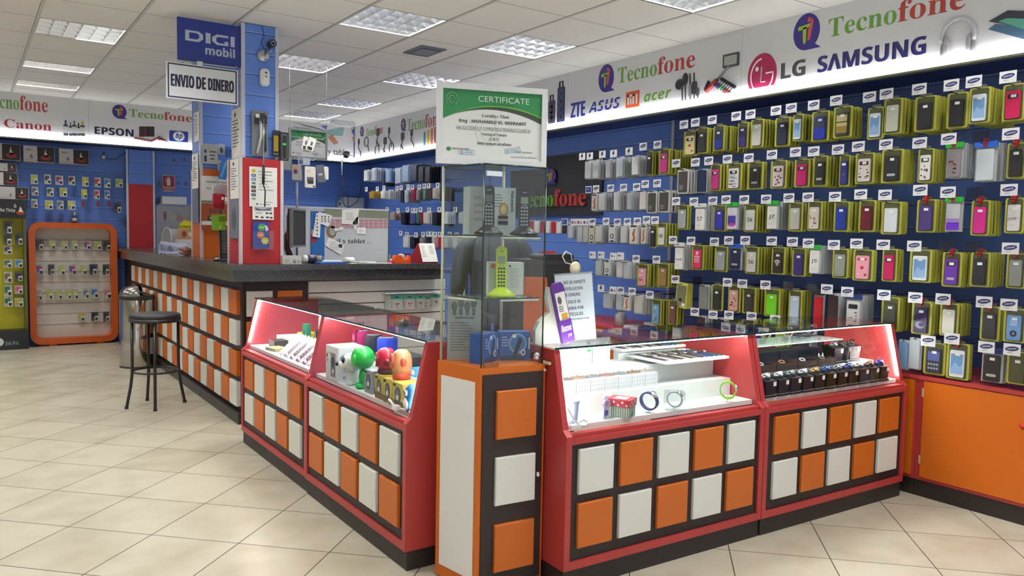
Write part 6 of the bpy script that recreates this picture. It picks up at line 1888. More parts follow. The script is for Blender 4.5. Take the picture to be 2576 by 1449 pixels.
# carrier with red and green bags
p = aty(560, 480, 6.75)
t = thing('bag_stand', 'white topped wire stand for small bags between the two columns', 'stand', (aty(556, 640, 6.78).x, 6.78, CZ))
zt = aty(558, 478, 6.75).z - CZ
b = B(); b.lathe([(0, 0), (.06, 0), (.06, .012), (0, .014)], SOFTBLACK, 20); b.obj('foot', t)
b = B(); b.tube([(0, 0, .01), (0, 0, zt)], .006, SOFTBLACK, 6); b.tube([(-.01, -.03, zt - .04), (-.01, -.03, zt - .27), (.07, -.03, zt - .27), (.07, -.03, zt - .25)], .003, M('5a1a22', .4), 5); b.tube([(0, 0, zt - .04), (-.01, -.03, zt - .04)], .003, M('5a1a22', .4), 5); b.obj('wire_frame', t)
b = B(); b.disc(0, zt + .005, .07, .045, -.03, .01, M('c6ccd2', .35), 24); b.box(-.06, -.04, zt - .055, .08, .02, zt - .04, M('9fa6ae', .4)); b.obj('header', t)
hang('gift_bag', 'red bag hanging on the stand between the columns', 'bag', 538, 566, 487, 525, 6.69, M('a01c2a', .35), lambda b, w, h: (b.box(w * .2, -.001, -h * .4, w * .42, 0, -h * .2, PAPER), b.box(-w * .45, -.001, -h * .98, w * .45, 0, -h * .6, M('8a1422', .35)), b.prism([(-w * .3, -.0), (w * .1, 0), (w * .05, -h * .1), (-w * .25, -h * .15)], -.001, 0, M('b8404a', .3))), 0, tilt=3, th=.04)
hang('gift_bag', 'lime green bag hanging lowest on the stand between the columns', 'bag', 534, 567, 540, 579, 6.68, M('6fa024', .35), lambda b, w, h: (b.rr(w * .0, -h * .45, w * .45, -h * .1, .006, -.001, 0, M('4a7a1c', .35)), b.prism([(-w * .1, -h * .7), (w * .05, -h * .9), (w * .12, -h * .62), (0, -h * .8)], -.001, 0, M('c6d8a4', .4))), 0, tilt=-3, th=.04)
p, q = aty(557, 655, 7.0), aty(578, 655, 7.0)
t = thing('card_terminal', 'black card terminal standing in its cradle beside the red column', 'card terminal', ((p.x + q.x) / 2, 7.0, CZ))
b = B(); b.T = Matrix.Rotation(R(-14), 4, 'X'); b.rr(-.035, .02, .035, .28, .012, 0, .035, M('1d1e22', .35), 3); b.obj('body', t)
b = B(); b.T = Matrix.Rotation(R(-14), 4, 'X'); b.box(-.026, -.002, .18, .026, 0, .26, M('3c4a44', .2))
for i in range(3):
    for j in range(4): b.rr(-.026 + i * .019, .06 + j * .026, -.012 + i * .019, .078 + j * .026, .003, -.003, 0, M('4c4e54', .4), 2)
b.obj('keypad', t)
b = B(); b.box(-.045, -.05, 0, .045, .09, .035, M('4a4d50', .4)); b.obj('cradle', t)
b = B(); b.tube([(-.045, -.02, .02), (-.09, -.03, .012), (-.1, -.05, .004), (-.05, -.06, .004)], .004, PAPER, 5); b.obj('cable', t)

# ---- heap at the far end of the counter
pbox('acrylic_sign', 'frosted clear sign panel with faint red print at the far counter end', 'sign', 394, 488, 518, 633, 9.6, .006, M('a9aeb8', .35, 0, 0, .75), lambda b, w, h: (b.disc(-w * .28, h * .78, w * .035, h * .1, -.001, 0, M('8a3a5a', .4), 14), b.text('Tecno', -w * .18, h * .68, w * .2, h * .16, -.001, M('b4c06a', .4), 'serif'), b.text('fone', w * .04, h * .68, w * .17, h * .18, -.001, M('b86a5a', .4), 'serif'), b.text('servicio tecnico de moviles', -w * .42, h * .44, w * .72, h * .06, -.001, M('b0707a', .4), 'bold')))
p = aty(452, 575, 8.9)
t = thing('price_card', 'yellow offer card standing among boxes at the far counter end', 'card', (aty(466, 575, 8.9).x, 8.9, aty(466, 575, 8.9).z - .005))
b = B(); b.prism([(-.065, 0), (.065, 0), (.06, .08), (.0, .1), (-.05, .06)], 0, .004, M('d0c81e', .5)); b.obj('card', t)
b = B(); b.text('OFERTA', -.055, .012, .11, .022, -.001, INK, 'bold'); b.obj('lettering', t)
zc = aty(466, 575, 8.9).z
pbox('product_box', 'brown and cream picture box under the yellow offer card', 'box', 452, 490, 576, 602, 8.9, .1, M('b98c6c', .4), lambda b, w, h: (b.disc(-w * .2, h * .5, w * .16, h * .3, -.001, 0, M('8a4a34', .4), 14), b.disc(w * .2, h * .5, w * .16, h * .25, -.001, 0, M('d8c4b0', .4), 14)))
pbox('product_box', 'white box holding up the picture box at the far counter end', 'box', 446, 490, 602, 640, 8.9, .14, M('c8c8cc', .4))
t = thing('product_box', 'white open box leaning behind the picture box', 'box', (aty(446, 600, 9.02).x, 9.06, CZ), R(20)); b = B(); b.box(-.05, 0, 0, .1, .05, .26, M('cfcfd2', .4)); b.obj('body', t)
p = aty(422, 630, 9.0)
t = thing('oval_mirror', 'oval white framed mirror at the far counter end', 'mirror', (p.x, 9.05, CZ), R(-25))
b = B(); b.disc(0, .14, .05, .14, 0, .012, M('d2d4da', .3), 24); b.disc(0, .14, .043, .13, -.002, .002, M('aab2bc', .08, .9), 24); b.obj('mirror', t)
t = thing('plastic_bag', 'clear bag of grey cases on the far counter', 'bag', (aty(440, 630, 8.75).x, 8.75, CZ)); b = B()
for k in range(5): b.box(-.14 + k * .045, 0, .0, -.12 + k * .045, .12, .1 - .008 * k, M(('8a8fa4', 'a4a8b8', '74788c', 'b0b4c0', '8c90a0')[k], .3))
b.add([(-.16, -.03, 0), (.12, -.03, 0), (.14, .1, .1), (-.12, .1, .13)], [(0, 1, 2, 3)], M('9aa0b4', .25)); b.obj('wrapping', t)
t = thing('cable_bag', 'clear bag of copper coloured cables on the counter by the orange column', 'bag', (aty(470, 640, 8.2).x, 8.2, CZ)); b = B()
for k in range(6): b.tube([(.07 * math.cos(R(a)) + .02 * (k % 3), .05 * math.sin(R(a)) - .01 * k, .02 + .012 * k + .015 * math.cos(R(2 * a))) for a in range(0, 360, 30)], .007, M(('a85a3c', 'c08468', 'b4a49a')[k % 3], .35), 5, True)
b.obj('cables', t)
t = thing('pen_tray', 'blue and silver pens lying at the far counter end', 'pens', (aty(415, 634, 8.9).x - .02, 8.6, CZ)); b = B()
for k in range(4): b.tube([(-.08 + k * .01, -.03 * k, .008), (.07, -.02 * k + .01, .01)], .006, M(('1f3f9c', 'a9adb8', '2a4ab0', 'c9ccd4')[k], .3), 6)
b.obj('pens', t)

# ---- earphone boxes on the white slat panel of the wing
YW2 = 6.16 - .02
pa, pc = aty(968, 738, 6.08), aty(1107, 738, 6.08)
t = thing('acrylic_shelf', 'clear acrylic shelf strip above the earphone boxes', 'shelf', (0, 0, 0)); b = B(); b.box(pa.x, 6.04, aty(1040, 737, 6.08).z, pc.x, 6.154, aty(1040, 737, 6.08).z + .006, M('dfe6e6', .25)); b.obj('strip', t)


def ear(b, w, h):
    b.box(-w / 2, -.001, h * .72, w / 2, 0, h, M('58b0a4', .45)); b.box(-w * .14, -.0016, h * .84, w * .14, -.0008, h * .9, INK)
    b.rr(-w * .3, h * .1, w * .36, h * .62, .01, -.0015, 0, M('b6bcbc', .3)); b.rr(-w * .25, h * .14, w * .31, h * .58, .008, -.002, -.001, M('dfe2e2', .3))
    c = M(ear.col, .4)
    for s_ in (-1, 1):
        b.disc(w * (.03 + .1 * s_), h * .42, w * .07, h * .06, -.003, -.0015, c, 12); b.box(w * (.03 + .06 * s_) - w * .02, -.003, h * .2, w * (.03 + .06 * s_) + w * .02, -.0015, h * .4, c)
    for k in range(5): b.box(-w * .46, -.001, h * (.1 + k * .11), -w * .38, 0, h * (.15 + k * .11), M('4a4c50', .5))


for k, (x0, x1, y0, y1, col, lab) in enumerate(((983, 1013, 743, 779, '8a4a50', 'leftmost earphone box with teal top on the white slat panel'), (1016, 1044, 742, 778, 'c04a50', 'second earphone box with red earphones on the white slat panel'), (1046, 1069, 742, 775, '5a3a40', 'third earphone box with teal top on the white slat panel'),
                                               (1071, 1082, 745, 773, '9a9c9c', 'narrow earphone box almost hidden on the white slat panel'), (1084, 1109, 740, 772, '26262a', 'rightmost earphone box with black earphones on the white slat panel'))):
    ear.col = col
    t = pbox('earphone_box', lab, 'earphone box', x0, x1, y0, y1, 6.085, .022, M('d6dad8', .45), ear, 'earphone boxes on the slat panel')
    z = aty((x0 + x1) / 2, y0, 6.085).z - t.location.z - .006
    b = B(); b.tube([(0, .02, z), (0, 6.155 - 6.085, z)], .003, WIRE, 4); b.obj('hook', t)
for k in range(5):
    o = pbox('earphone_box', 'earphone box queued behind the leftmost front box', 'earphone box', 977 - k * 2, 1005 - k * 2, 744, 779, 6.109 + .009 * k if k < 4 else 6.142, .008, M('ccd2d0', .45), None, 'earphone boxes behind the leftmost one')
# ================================================================ things inside the display cases
SZ = .6975


def at_thing(name, label, cat, x, y, z, rot=0., group=None):
    return thing(name, label, cat, (x, y, z), rot, group)


# ---- near left case: robot box, animal speakers, picture boxes (they face −x)
t = at_thing('product_box', 'white toy robot box standing at the far end of the animal speaker case', 'box', 1.62, 3.955, SZ, FX)
b = B(); b.box(-.17, 0, 0, 0, .16, .185, M('dcdedd', .45)); b.obj('body', t)
b = B()
b.rr(-.1, .02, -.035, .15, .008, -.001, 0, M('8a7a78', .4)); b.disc(-.068, .1, .02, .03, -.002, -.0008, M('3a3436', .4), 14); b.box(-.075, -.002, .04, -.06, -.0008, .06, PAPER)
b.disc(-.15, .12, .012, .03, -.001, 0, M('c4a8a4', .4), 14); b.disc(-.15, .13, .006, .008, -.002, -.0008, INK, 10); b.text('ROBOT', -.125, .14, .02, .01, -.001, INK, 'bold')
b.T = Matrix.Rotation(R(90), 4, 'Z')
b.text('ROBOT', .03, .135, .04, .012, -.0008, INK, 'bold'); b.text('SPEAKER', .03, .118, .045, .01, -.0008, INK, 'bold'); b.lines(.03, .1, .1, 5, .012, -.0008, M('9a9ca0', .5)); b.text('CE', .03, .015, .03, .014, -.0008, INK, 'bold'); b.box(.08, -.0008, .03, .1, 0, .045, M('6a6c70', .5)); b.obj('print', t)

t = at_thing('dog_speaker', 'white puppy shaped speaker with black nose and blue eye', 'speaker', 1.668, 3.868, SZ, FX - .3)
WD = M('e6e6e4', .35)
b = B(); b.ball((0, 0, .04), .036, .034, .042, WD, 16, 10); b.ball((-.022, -.018, .012), .016, .02, .013, WD, 10, 7); b.ball((.022, -.018, .012), .016, .02, .013, WD, 10, 7); b.obj('body', t)
b = B(); b.ball((0, -.012, .12), .048, .046, .05, WD, 18, 12); b.ball((-.012, -.052, .105), .026, .026, .022, WD, 12, 8); b.ball((.05, .01, .115), .014, .02, .035, M('c4c2c0', .4), 10, 8); b.ball((-.05, .01, .115), .014, .02, .035, M('c4c2c0', .4), 10, 8); h_ = b.obj('head', t)
b = B(); b.ball((-.014, -.08, .11), .013, .01, .011, BLACK, 10, 7); b.obj('nose', h_)
b = B()
for s_ in (-1, 1): b.ball((.02 * s_, -.052, .135), .013, .01, .017, BLACK, 10, 7); b.ball((.02 * s_, -.059, .136), .008, .006, .011, M('5a8ab4', .2), 10, 7)
b.obj('eyes', h_)
GRNM = M('23b040', .3)
t = at_thing('alien_speaker', 'bright green alien shaped speaker with large head', 'speaker', 1.68, 3.752, SZ, FX - .35)
b = B(); b.ball((0, 0, .055), .03, .028, .055, GRNM, 16, 10); b.ball((-.02, -.02, .014), .02, .026, .015, GRNM, 10, 7); b.ball((.022, -.02, .014), .02, .026, .015, GRNM, 10, 7); b.ball((-.034, -.006, .06), .012, .014, .035, GRNM, 10, 7); b.ball((.034, -.006, .06), .012, .014, .035, GRNM, 10, 7); b.obj('body', t)
b = B(); b.ball((0, -.006, .158), .072, .062, .062, GRNM, 20, 14); h_ = b.obj('head', t)
b = B()
for s_ in (-1, 1): b.T = Matrix.Translation((.03 * s_, -.05, .15)) @ Matrix.Rotation(R(25 * s_), 4, 'Y'); b.ball((0, 0, 0), .024, .016, .036, M('3cc858', .25), 12, 9)
b.obj('eyes', h_)


def picbox(x, y, yl, h, label, m1, side):
    t = at_thing('speaker_box', label, 'box', x, y, SZ, FX, 'boxes under the animal speakers')
    w = yl
    b = B(); b.box(-w, 0, 0, 0, .1, h, M(m1, .45)); b.obj('body', t)
    b = B(); b.box(-w, -.0008, 0, 0, 0, h * .28, M('7a5a34' if m1 != 'a9a8b2' else '8d8a94', .5)); b.disc(-w * .5, h * .5, w * .3, h * .34, -.0016, -.0004, M('57524e', .35), 18); b.disc(-w * .5, h * .5, w * .2, h * .25, -.0024, -.0012, M('77726c', .35), 16); b.box(-w * .62, -.003, h * .32, -w * .38, -.002, h * .5, PAPER)
    b.box(-w * .95, -.0016, h * .84, -w * .68, -.0006, h * .94, M('3a3428', .5))
    b.T = Matrix.Rotation(R(90), 4, 'Z')
    b.box(.01, -.0008, 0, .09, 0, h * .3, M('6a4a30', .5)); b.lines(.015, h * .7, .06, 4, h * .1, -.0012, M('8a6a3a', .5)); b.obj('print', t)


picbox(1.645, 3.575, .09, .115, 'grey boxed speaker under the red devil speaker', 'a9a8b2', 0)
picbox(1.632, 3.425, .088, .115, 'yellow picture box next to the grey box, first of three', 'd2b84c', 0)
picbox(1.626, 3.318, .09, .115, 'yellow picture box under the tan monkey speaker, middle of three', 'd8bf55', 0)
picbox(1.622, 3.195, .105, .115, 'yellow picture box nearest the case end, beside the blue penguin', 'd8c35c', 0)
t = at_thing('devil_speaker', 'round red devil face speaker on top of the boxes', 'speaker', 1.685, 3.50, SZ + .1155, FX - .35)
b = B(); b.lathe([(0, 0), (.04, 0), (.043, .012), (.04, .024), (0, .024)], M('4a2c2c', .4), 20); b.obj('base', t)
b = B(); b.lathe([(.038, .024), (.05, .05), (.051, .075), (.044, .105), (.028, .123), (0, .13)], M('c4203a', .3), 22); b.ball((-.047, 0, .06), .014, .02, .02, M('8a1626', .3), 10, 7); b.ball((.047, 0, .06), .014, .02, .02, M('8a1626', .3), 10, 7); b.obj('body', t)
b = B(); b.T = Matrix.Translation((0, -.046, .07)); b.disc(0, 0, .033, .036, -.006, .01, M('8a1626', .35), 20)
for s_ in (-1, 1): b.prism([(s_ * .006, .002), (s_ * .024, .014), (s_ * .022, .004), (s_ * .01, -.002)], -.0075, -.006, PAPER); b.prism([(s_ * .008, -.018), (s_ * .014, -.018), (s_ * .011, -.028)], -.0075, -.006, PAPER)
b.box(-.018, -.0075, -.018, .018, -.006, -.014, PAPER); b.obj('face', t)
t = at_thing('monkey_speaker', 'tan monkey shaped speaker on the yellow boxes', 'speaker', 1.685, 3.335, SZ + .1155, FX - .3)
TAN = M('b8885c', .35)
b = B(); b.lathe([(0, 0), (.043, 0), (.044, .03), (0, .03)], M('b8452c', .4), 20); b.obj('base', t)
b = B(); b.lathe([(.044, .03), (.05, .06), (.05, .09), (.042, .12), (.024, .138), (0, .142)], TAN, 22); b.obj('body', t)
b = B()
for s_ in (-1, 1): b.ball((.052 * s_, 0, .085), .012, .014, .022, M('c04a34', .35), 10, 7)
b.obj('ears', t)
b = B(); b.T = Matrix.Translation((0, -.047, .085)); b.disc(0, 0, .034, .036, -.004, .01, M('b04a34', .35), 20); b.disc(0, -.002, .027, .03, -.006, .0, M('c89a6c', .35), 18)
for s_ in (-1, 1): b.disc(.01 * s_, .008, .008, .01, -.0075, -.006, M('5a4a30', .4), 10)
b.obj('face', t)
t = at_thing('penguin_speaker', 'blue and white penguin shaped speaker at the near case corner', 'speaker', 1.645, 3.135, SZ, FX - .3)
b = B(); b.lathe([(0, 0), (.032, 0), (.04, .03), (.042, .07), (.036, .105), (.02, .125), (0, .13)], M('2c78b8', .3), 20); b.ball((0, -.022, .045), .03, .026, .04, PAPER, 12, 9); b.obj('body', t)
b = B()
for s_ in (-1, 1): b.ball((.016 * s_, -.036, .09), .011, .006, .013, PAPER, 10, 7); b.ball((.016 * s_, -.041, .09), .004, .004, .006, BLACK, 8, 6)
b.prism([(-.007, .07), (.007, .07), (0, .06)], -.05, -.03, M('d8a02c', .4)); b.obj('face', t)
for (px, py, X, r_, h_, col, lab) in ((1120, 835, 1.85, .052, .14, 'a8185c', 'magenta cylinder speaker at the back of the animal case'), (1235, 860, 1.85, .05, .135, '1e1e22', 'black cylinder speaker between the magenta and blue ones'), (1355, 905, 1.85, .055, .14, '1c36b4', 'royal blue cylinder speaker at the back of the animal case')):
    p = atx(600 + .276 * px, 660 + .276 * py, X)
    t = at_thing('cylinder_speaker', lab, 'speaker', X, p.y, .8008, 0, 'cylinder speakers')
    b = B(); b.lathe([(0, 0), (r_ * .9, 0), (r_, .01), (r_, h_ - .012), (r_ * .92, h_), (0, h_)], M(col, .75), 24); b.obj('body', t)
    b = B(); b.lathe([(r_ * .8, h_ + .0002), (r_ * .82, h_ + .004), (r_ * .5, h_ + .006), (0, h_ + .004)], M('9a9aa4', .2, .8), 24); b.obj('top_plate', t)
t = at_thing('product_box', 'narrow yellow and red box left of the magenta cylinder speaker', 'box', 1.80, 4.17, .8008, FX); b = B(); b.box(-.03, 0, 0, .03, .05, .08, M('b89a2a', .45)); b.box(-.03, 0, .08, .03, .05, .15, M('8a1a34', .45)); b.obj('body', t)
b = B(); b.box(-.012, -.001, .09, .012, 0, .12, PAPER); b.text('NEW', -.02, .03, .04, .02, -.001, INK, 'bold'); b.obj('print', t)
for (x, y, z, w, d, h, col, lab) in ((1.785, 3.60, .8002, .1, .1, .045, 'd0b418', 'yellow box under the flat black box at the back'), (1.785, 3.44, .8002, .12, .1, .045, '4aa4d8', 'light blue box at the back near the case end'), (1.79, 3.53, .8458, .2, .09, .045, '222226', 'black and yellow flat box lying on the back boxes'), (1.93, 3.58, .8002, .12, .1, .07, '2d3a78', 'dark blue box on the upper step near the case end')):
    t = at_thing('product_box', lab, 'box', x, y, z + .0005, FX); b = B(); b.box(-w / 2, 0, 0, w / 2, d, h, M(col, .45)); b.obj('body', t)
    b = B(); b.rr(-w * .4, h * .25, w * .4, h * .75, .006, -.001, 0, M('d9d6cc', .5)); b.lines(-w * .3, h * .5, w * .5, 2, h * .15, -.0016, INK); b.obj('print', t)
t = at_thing('power_cable', 'white plug and cable lying at the near corner of the animal case', 'cable', 1.60, 3.17, .69)
b = B(); b.tube([(.0, .06, .02), (-.01, .1, .045), (.0, .13, .02), (.01, .06, .012), (.02, 0, .012), (.02, -.06, .014)], .006, PAPER, 6); b.box(-.012, .03, .006, .014, .07, .026, PAPER); b.obj('cord', t)

# ---- far left case: slim boxed goods and bigger boxes
SL = ('a8b8c8', 'd4d6d8', '4a4c52', 'c9ccd0', '3a3c42', 'd0d2d4', '5a1c2c', 'cfd2d4', '7a2438', 'c4c8cc', 'b4b8a0')
for k in range(11):
    y = 5.06 - k * .056
    t = at_thing('slim_packet', f'slim slanted packet, {ORD[k]} from the far end of the row in the far left case', 'packet', 1.665, y, SZ, FX, 'slanted packets in the far left case')
    m = Matrix.Rotation(R(-44), 4, 'X') @ Matrix.Rotation(R(16), 4, 'Y')
    b = B(); b.T = m; b.box(-.032, 0, 0, .024, .012, .19, M(SL[k], .25)); b.obj('body', t)
    b = B(); b.T = m; b.lines(-.026, .155, .044, 6, .022, -.001, M('e4e4e6' if k % 2 else '8a8c94', .4), .4, k); b.box(-.026, -.0014, .015, .018, -.0004, .03, PAPER); b.obj('print', t)
for (x, y, z, w, d, h, col, lab, rz) in ((1.80, 4.95, .76, .05, .03, .14, '3c8a5c', 'green slim box leaning at the far end of the far case', 20), (1.86, 5.2, .76, .12, .1, .05, 'd0c01e', 'yellow flat box on the step of the far left case', 0), (1.88, 4.98, .76, .11, .09, .09, '26262a', 'black camera box on the step of the far left case', -15),
                                         (1.9, 4.7, .76, .2, .14, .1, 'd4d6d4', 'big white box on the step of the far left case', 8), (2.02, 4.75, .8602, .18, .12, .06, 'd8d8d4', 'white box stacked at the back of the far left case', 0), (1.99, 5.1, .76, .2, .12, .16, 'cfd0cc', 'tall white carton at the back of the far left case', 0), (1.95, 4.52, .76, .1, .08, .11, 'd6c22c', 'small yellow carton near the partition of the far left case', 0),
                                         (1.66, 5.22, .6975, .14, .1, .02, 'c4b98c', 'cream flat packet at the far end of the far left shelf', 10), (1.72, 5.38, .6975, .12, .1, .05, '4a4238', 'brown small packet at the far end corner of the far case', 0)):
    t = at_thing('product_box', lab, 'box', x, y, z + .0006, FX + R(rz)); b = B(); b.box(-w / 2, 0, 0, w / 2, d, h, M(col, .4)); b.obj('body', t)
    b = B(); b.lines(-w * .35, h * .6, w * .6, 2, h * .25, -.001, M('55575c', .5), .4, int(y * 10)); b.obj('print', t)

# ---- watch case (front, left)
WT = R(-1.6)
t = at_thing('gift_box', 'red polka dot gift box with striped green sides in the watch case', 'gift box', 2.418, 2.60, SZ, R(28))
b = B(); b.box(-.045, -.05, 0, .045, .05, .05, M('b9c8bc', .45))
for k in range(9): b.box(-.042 + k * .0098, -.0506, 0, -.038 + k * .0098, -.0499, .05, M('6a8a78', .45)); b.add([(-.0456, -.046 + k * .0108, 0), (-.0456, -.0415 + k * .0108, 0), (-.0456, -.0415 + k * .0108, .05), (-.0456, -.046 + k * .0108, .05)], [(0, 3, 2, 1)], M('6a8a78', .45))
b.prism([(-.008, .006), (0, .03), (.008, .006)], -.0515, -.0505, M('3a5a4a', .45)); b.obj('box_body', t)
b = B(); b.box(-.05, -.055, .05, .05, .055, .082, M('b03a48', .45)); PD = M('e8d4d4', .5)
for k in range(5):
    b.disc(-.04 + k * .02, .058 + .013 * (k % 2), .0055, .0055, -.0556, -.0549, PD, 8)
    b.T = Matrix.Rotation(R(-90), 4, 'Z'); b.disc(-.04 + k * .02, .058 + .013 * (k % 2), .0055, .0055, -.0506, -.0499, PD, 8); b.T = Matrix()
b.rr(-.03, .0825, .03, .0826, .00001, -.03, .03, M('d8b8bc', .3)); b.obj('lid', t)


def wrist_watch(name, label, x, y, z, strap, face, tilt=0., rot=0., r=.03, wid=.022):
    """watch closed round an invisible wrist, standing on a clear stand"""
    t = at_thing(name, label, 'watch', x, y, z, rot)
    b = B(); m = M(strap, .4)
    T = Matrix.Translation((0, 0, r + .02)) @ Matrix.Rotation(R(tilt), 4, 'X')
    b.T = T
    n = 22; vs = []; fs = []
    for i in range(n):
        a = 2 * math.pi * i / n
        for (dr, dx) in ((0, -wid / 2), (0, wid / 2), (.006, wid / 2), (.006, -wid / 2)):
            vs.append((dx, -(r + dr) * math.cos(a), (r + dr) * 1.12 * math.sin(a)))
    for i in range(n):
        for k in range(4):
            fs.append((i * 4 + k, i * 4 + (k + 1) % 4, ((i + 1) % n) * 4 + (k + 1) % 4, ((i + 1) % n) * 4 + k))
    b.add(vs, fs, m, False); b.obj('strap', t)
    b = B(); b.T = T @ Matrix.Translation((0, -r - .004, .004)) @ Matrix.Rotation(R(90), 4, 'X')
    b.lathe([(0, -.002), (.019, -.002), (.02, .006), (.017, .009), (.016, .007), (0, .007)], CHROME, 24); b.lathe([(0, .0071), (.0155, .0071), (0, .0075)], M(face, .25), 20); b.box(-.0008, -.0, .0076, .0008, .012, .0082, BLACK); b.box(0, -.0008, .0076, .009, .0008, .0082, BLACK); b.obj('watch_face', t)
    b = B(); b.prism([(-.02, 0), (.02, 0), (.012, .004), (.004, .03), (-.004, .03), (-.012, .004)], -.004, .004, PLEX); b.obj('stand', t)
    return t


wrist_watch('wrist_watch', 'purple strapped watch on clear stand in the middle of the watch case', 2.575, 2.585, SZ, '3a3a78', 'd8dade', -48, R(25), .034, .028)
wrist_watch('wrist_watch', 'lime green strapped watch at the right end of the watch case', 3.09, 2.56, SZ + .006, '86cc3a', 'c9cfd0', -10, R(40), .034, .028)
t = wrist_watch('wrist_watch', 'steel watch inside a clear plastic box in the watch case', 2.725, 2.57, SZ, 'b9bcc0', 'd9dce0', -40, R(50), .03, .022)
b = B(); b.box(-.045, -.045, .002, .045, .045, .085, PLEX); b.obj('clear_box', t)
t = at_thing('kids_watch', 'small lilac childrens watch standing upright left of the gift box', 'watch', 2.325, 2.60, SZ, R(8))
b = B(); b.rr(-.014, .0, .014, .1, .01, 0, .006, M('ded8ea', .4)); b.obj('strap', t)
b = B(); b.disc(0, .066, .021, .019, -.006, .006, M('c9b8e0', .35), 18); b.lines(-.012, .07, .024, 2, .01, -.007, M('7a4a8a', .4)); b.rr(-.011, .012, .011, .036, .004, -.004, 0, M('5a4a9c', .4)); b.obj('watch_face', t)
b = B(); b.prism([(-.028, 0), (.03, 0), (.022, .006), (-.02, .006)], -.03, .01, PLEX); b.obj('stand', t)
for k in range(7):
    f = k / 6.5
    x = 2.19 + k * .0835; y = 2.745 - k * .0028
    t = at_thing('watch_box', f'grey patterned watch box, {ORD[k]} from left in the row on the white step', 'watch box', x + .038, y, .7855, WT, 'patterned watch boxes')
    b = B(); b.box(-.0405, 0, 0, .0405, .075, .062, M('c9ccce', .45)); b.obj('body', t)
    b = B()
    for i in range(4):
        for j in range(3): b.prism([(-.034 + i * .018, .007 + j * .019), (-.026 + i * .018, .011 + j * .019), (-.020 + i * .018, .019 + j * .019), (-.028 + i * .018, .013 + j * .019)], -.0008, 0, M('9da1a6', .5))
    b.obj('print', t)
    t = at_thing('bracelet_watch', f'flat bracelet watch lying on the patterned box, {ORD[k]} from left', 'watch', x + .035, y + .035, .7855 + .0625, WT + R(-20 + 9 * (k % 3)), 'bracelet watches on the boxes')
    b = B(); b.rr(-.036, .0, .036, .012, .005, -.011, .011, M(('8f8d8a', 'b9a08e', 'a6a8aa', 'b48f88', '9a9c9e', 'a8907a', 'c2b4ac')[k], .3, .5), 3); b.obj('strap', t)
    b = B(); b.T = Matrix.Translation((.004, 0, .012)); b.lathe([(0, 0), (.014, 0), (.014, .006), (0, .007)], M('c9c6c2', .2, .6), 16); b.obj('watch_face', t)
for lev, (cx, cy, cz) in enumerate(((3.02, 2.845, .9), (2.95, 2.985, .935))):
    t = at_thing('watch_tray', ('white tray of strapped watches jutting over the steps of the watch case', 'second white watch tray behind the first one')[lev], 'watch tray', cx, cy, cz, WT)
    b = B(); b.box(-.23, -.16 if not lev else -.06, -.012, .22, .16 if not lev else .05, 0, M('e4e6e4', .4))
    if not lev: b.box(-.2, .1, .872 - cz, .2, .15, -.012, M('e4e6e4', .4))
    else: b.box(-.2, .0, .872 - cz, .2, .04, -.012, M('e4e6e4', .4))
    b.obj('tray', t)
    for k in range(12):
        x = -.2 + k * .036
        w_ = at_thing('strap_watch', f'strapped watch on the {"front" if not lev else "rear"} white tray, {ORD[k]} from left', 'watch', cx + x * math.cos(WT), cy + x * math.sin(WT) - (.02 if not lev else 0), cz + .0006, WT, ('watches on the front tray', 'watches on the rear tray')[lev])
        col = ('4a3a5a', 'c9c6c0', '7a6a62', '26262a', 'b4a89a', '3a3a44', '8a7a6a', '22242a', '5a5a62', '1f3a7a', '3a4a6a', '2a5a4a')[k]
        b = B(); L = .11 if not lev else .045
        b.rr(-.009, .0, .009, .005, .002, -L, L * .95, M(col, .4), 2); b.obj('strap', w_)
        b = B(); b.T = Matrix.Translation((0, .01, .005)); b.lathe([(0, 0), (.015, 0), (.015, .006), (0, .0065)], CHROME if k % 2 else M('5a4a3a', .3, .5), 14); b.obj('watch_face', w_)
t = at_thing('blue_cup', 'pale blue plastic cup behind the lamp tube at the left of the watch case', 'cup', 2.13, 2.615, SZ)
b = B(); b.lathe([(0, 0), (.033, 0), (.04, .09), (.043, .092), (.043, .1), (.038, .1), (.031, .004), (0, .004)], M('9aa8cc', .35), 22); b.obj('cup', t)
t = at_thing('lamp_cable', 'white plug and cable of the lit tube at the left corner of the watch case', 'cable', 2.075, 2.545, .69)
b = B(); b.tube([(0, .02, .09), (.02, 0, .04), (.045, -.008, .012), (.08, -.008, .008), (.1, .0, .018), (.085, .012, .03), (.06, .012, .022)], .0055, M('d4d6d8', .4), 7); b.obj('cord', t)
b = B(); b.box(.0, -.014, .0, .05, .012, .018, M('d9dadc', .4)); b.obj('plug', t)
# white sliding panels and stickers at the back left of the watch case
t = at_thing('case_panel', 'white sliding panels with small stickers at the back left of the watch case', 'panel', 2.1, 2.985, .8725, WT)
b = B()
for k in range(5): b.box(k * .115, .002 * (k % 2), 0, .112 + k * .115, .012, .125, M('e6e8e8', .4))
b.obj('panels', t)
b = B(); b.box(.05, -.001, .07, .085, 0, .082, M('4a4c50', .5)); b.box(.3, -.001, .1, .325, 0, .107, M('4ac46a', .5)); b.box(.42, -.001, .095, .445, 0, .108, M('4a4c50', .5)); b.box(.425, -.001, .06, .448, 0, .07, M('4ac46a', .5)); b.obj('stickers', t)
t = at_thing('door_clip', 'cream plastic clip on the red end of the watch case by the tower', 'clip', 2.034, 2.66, .955, FX)
b = B(); b.tube([(.018 * math.cos(R(a)) - .01, -.006, .018 * math.sin(R(a)) - .01) for a in range(80, 301, 20)], .007, M('d8cfae', .4), 7); b.box(-.012, -.012, .0, .03, .0, .012, M('d8cfae', .4)); b.obj('hook', t)

# ---- black watch box case (front, right)
BX = M('1a1a1c', .3)


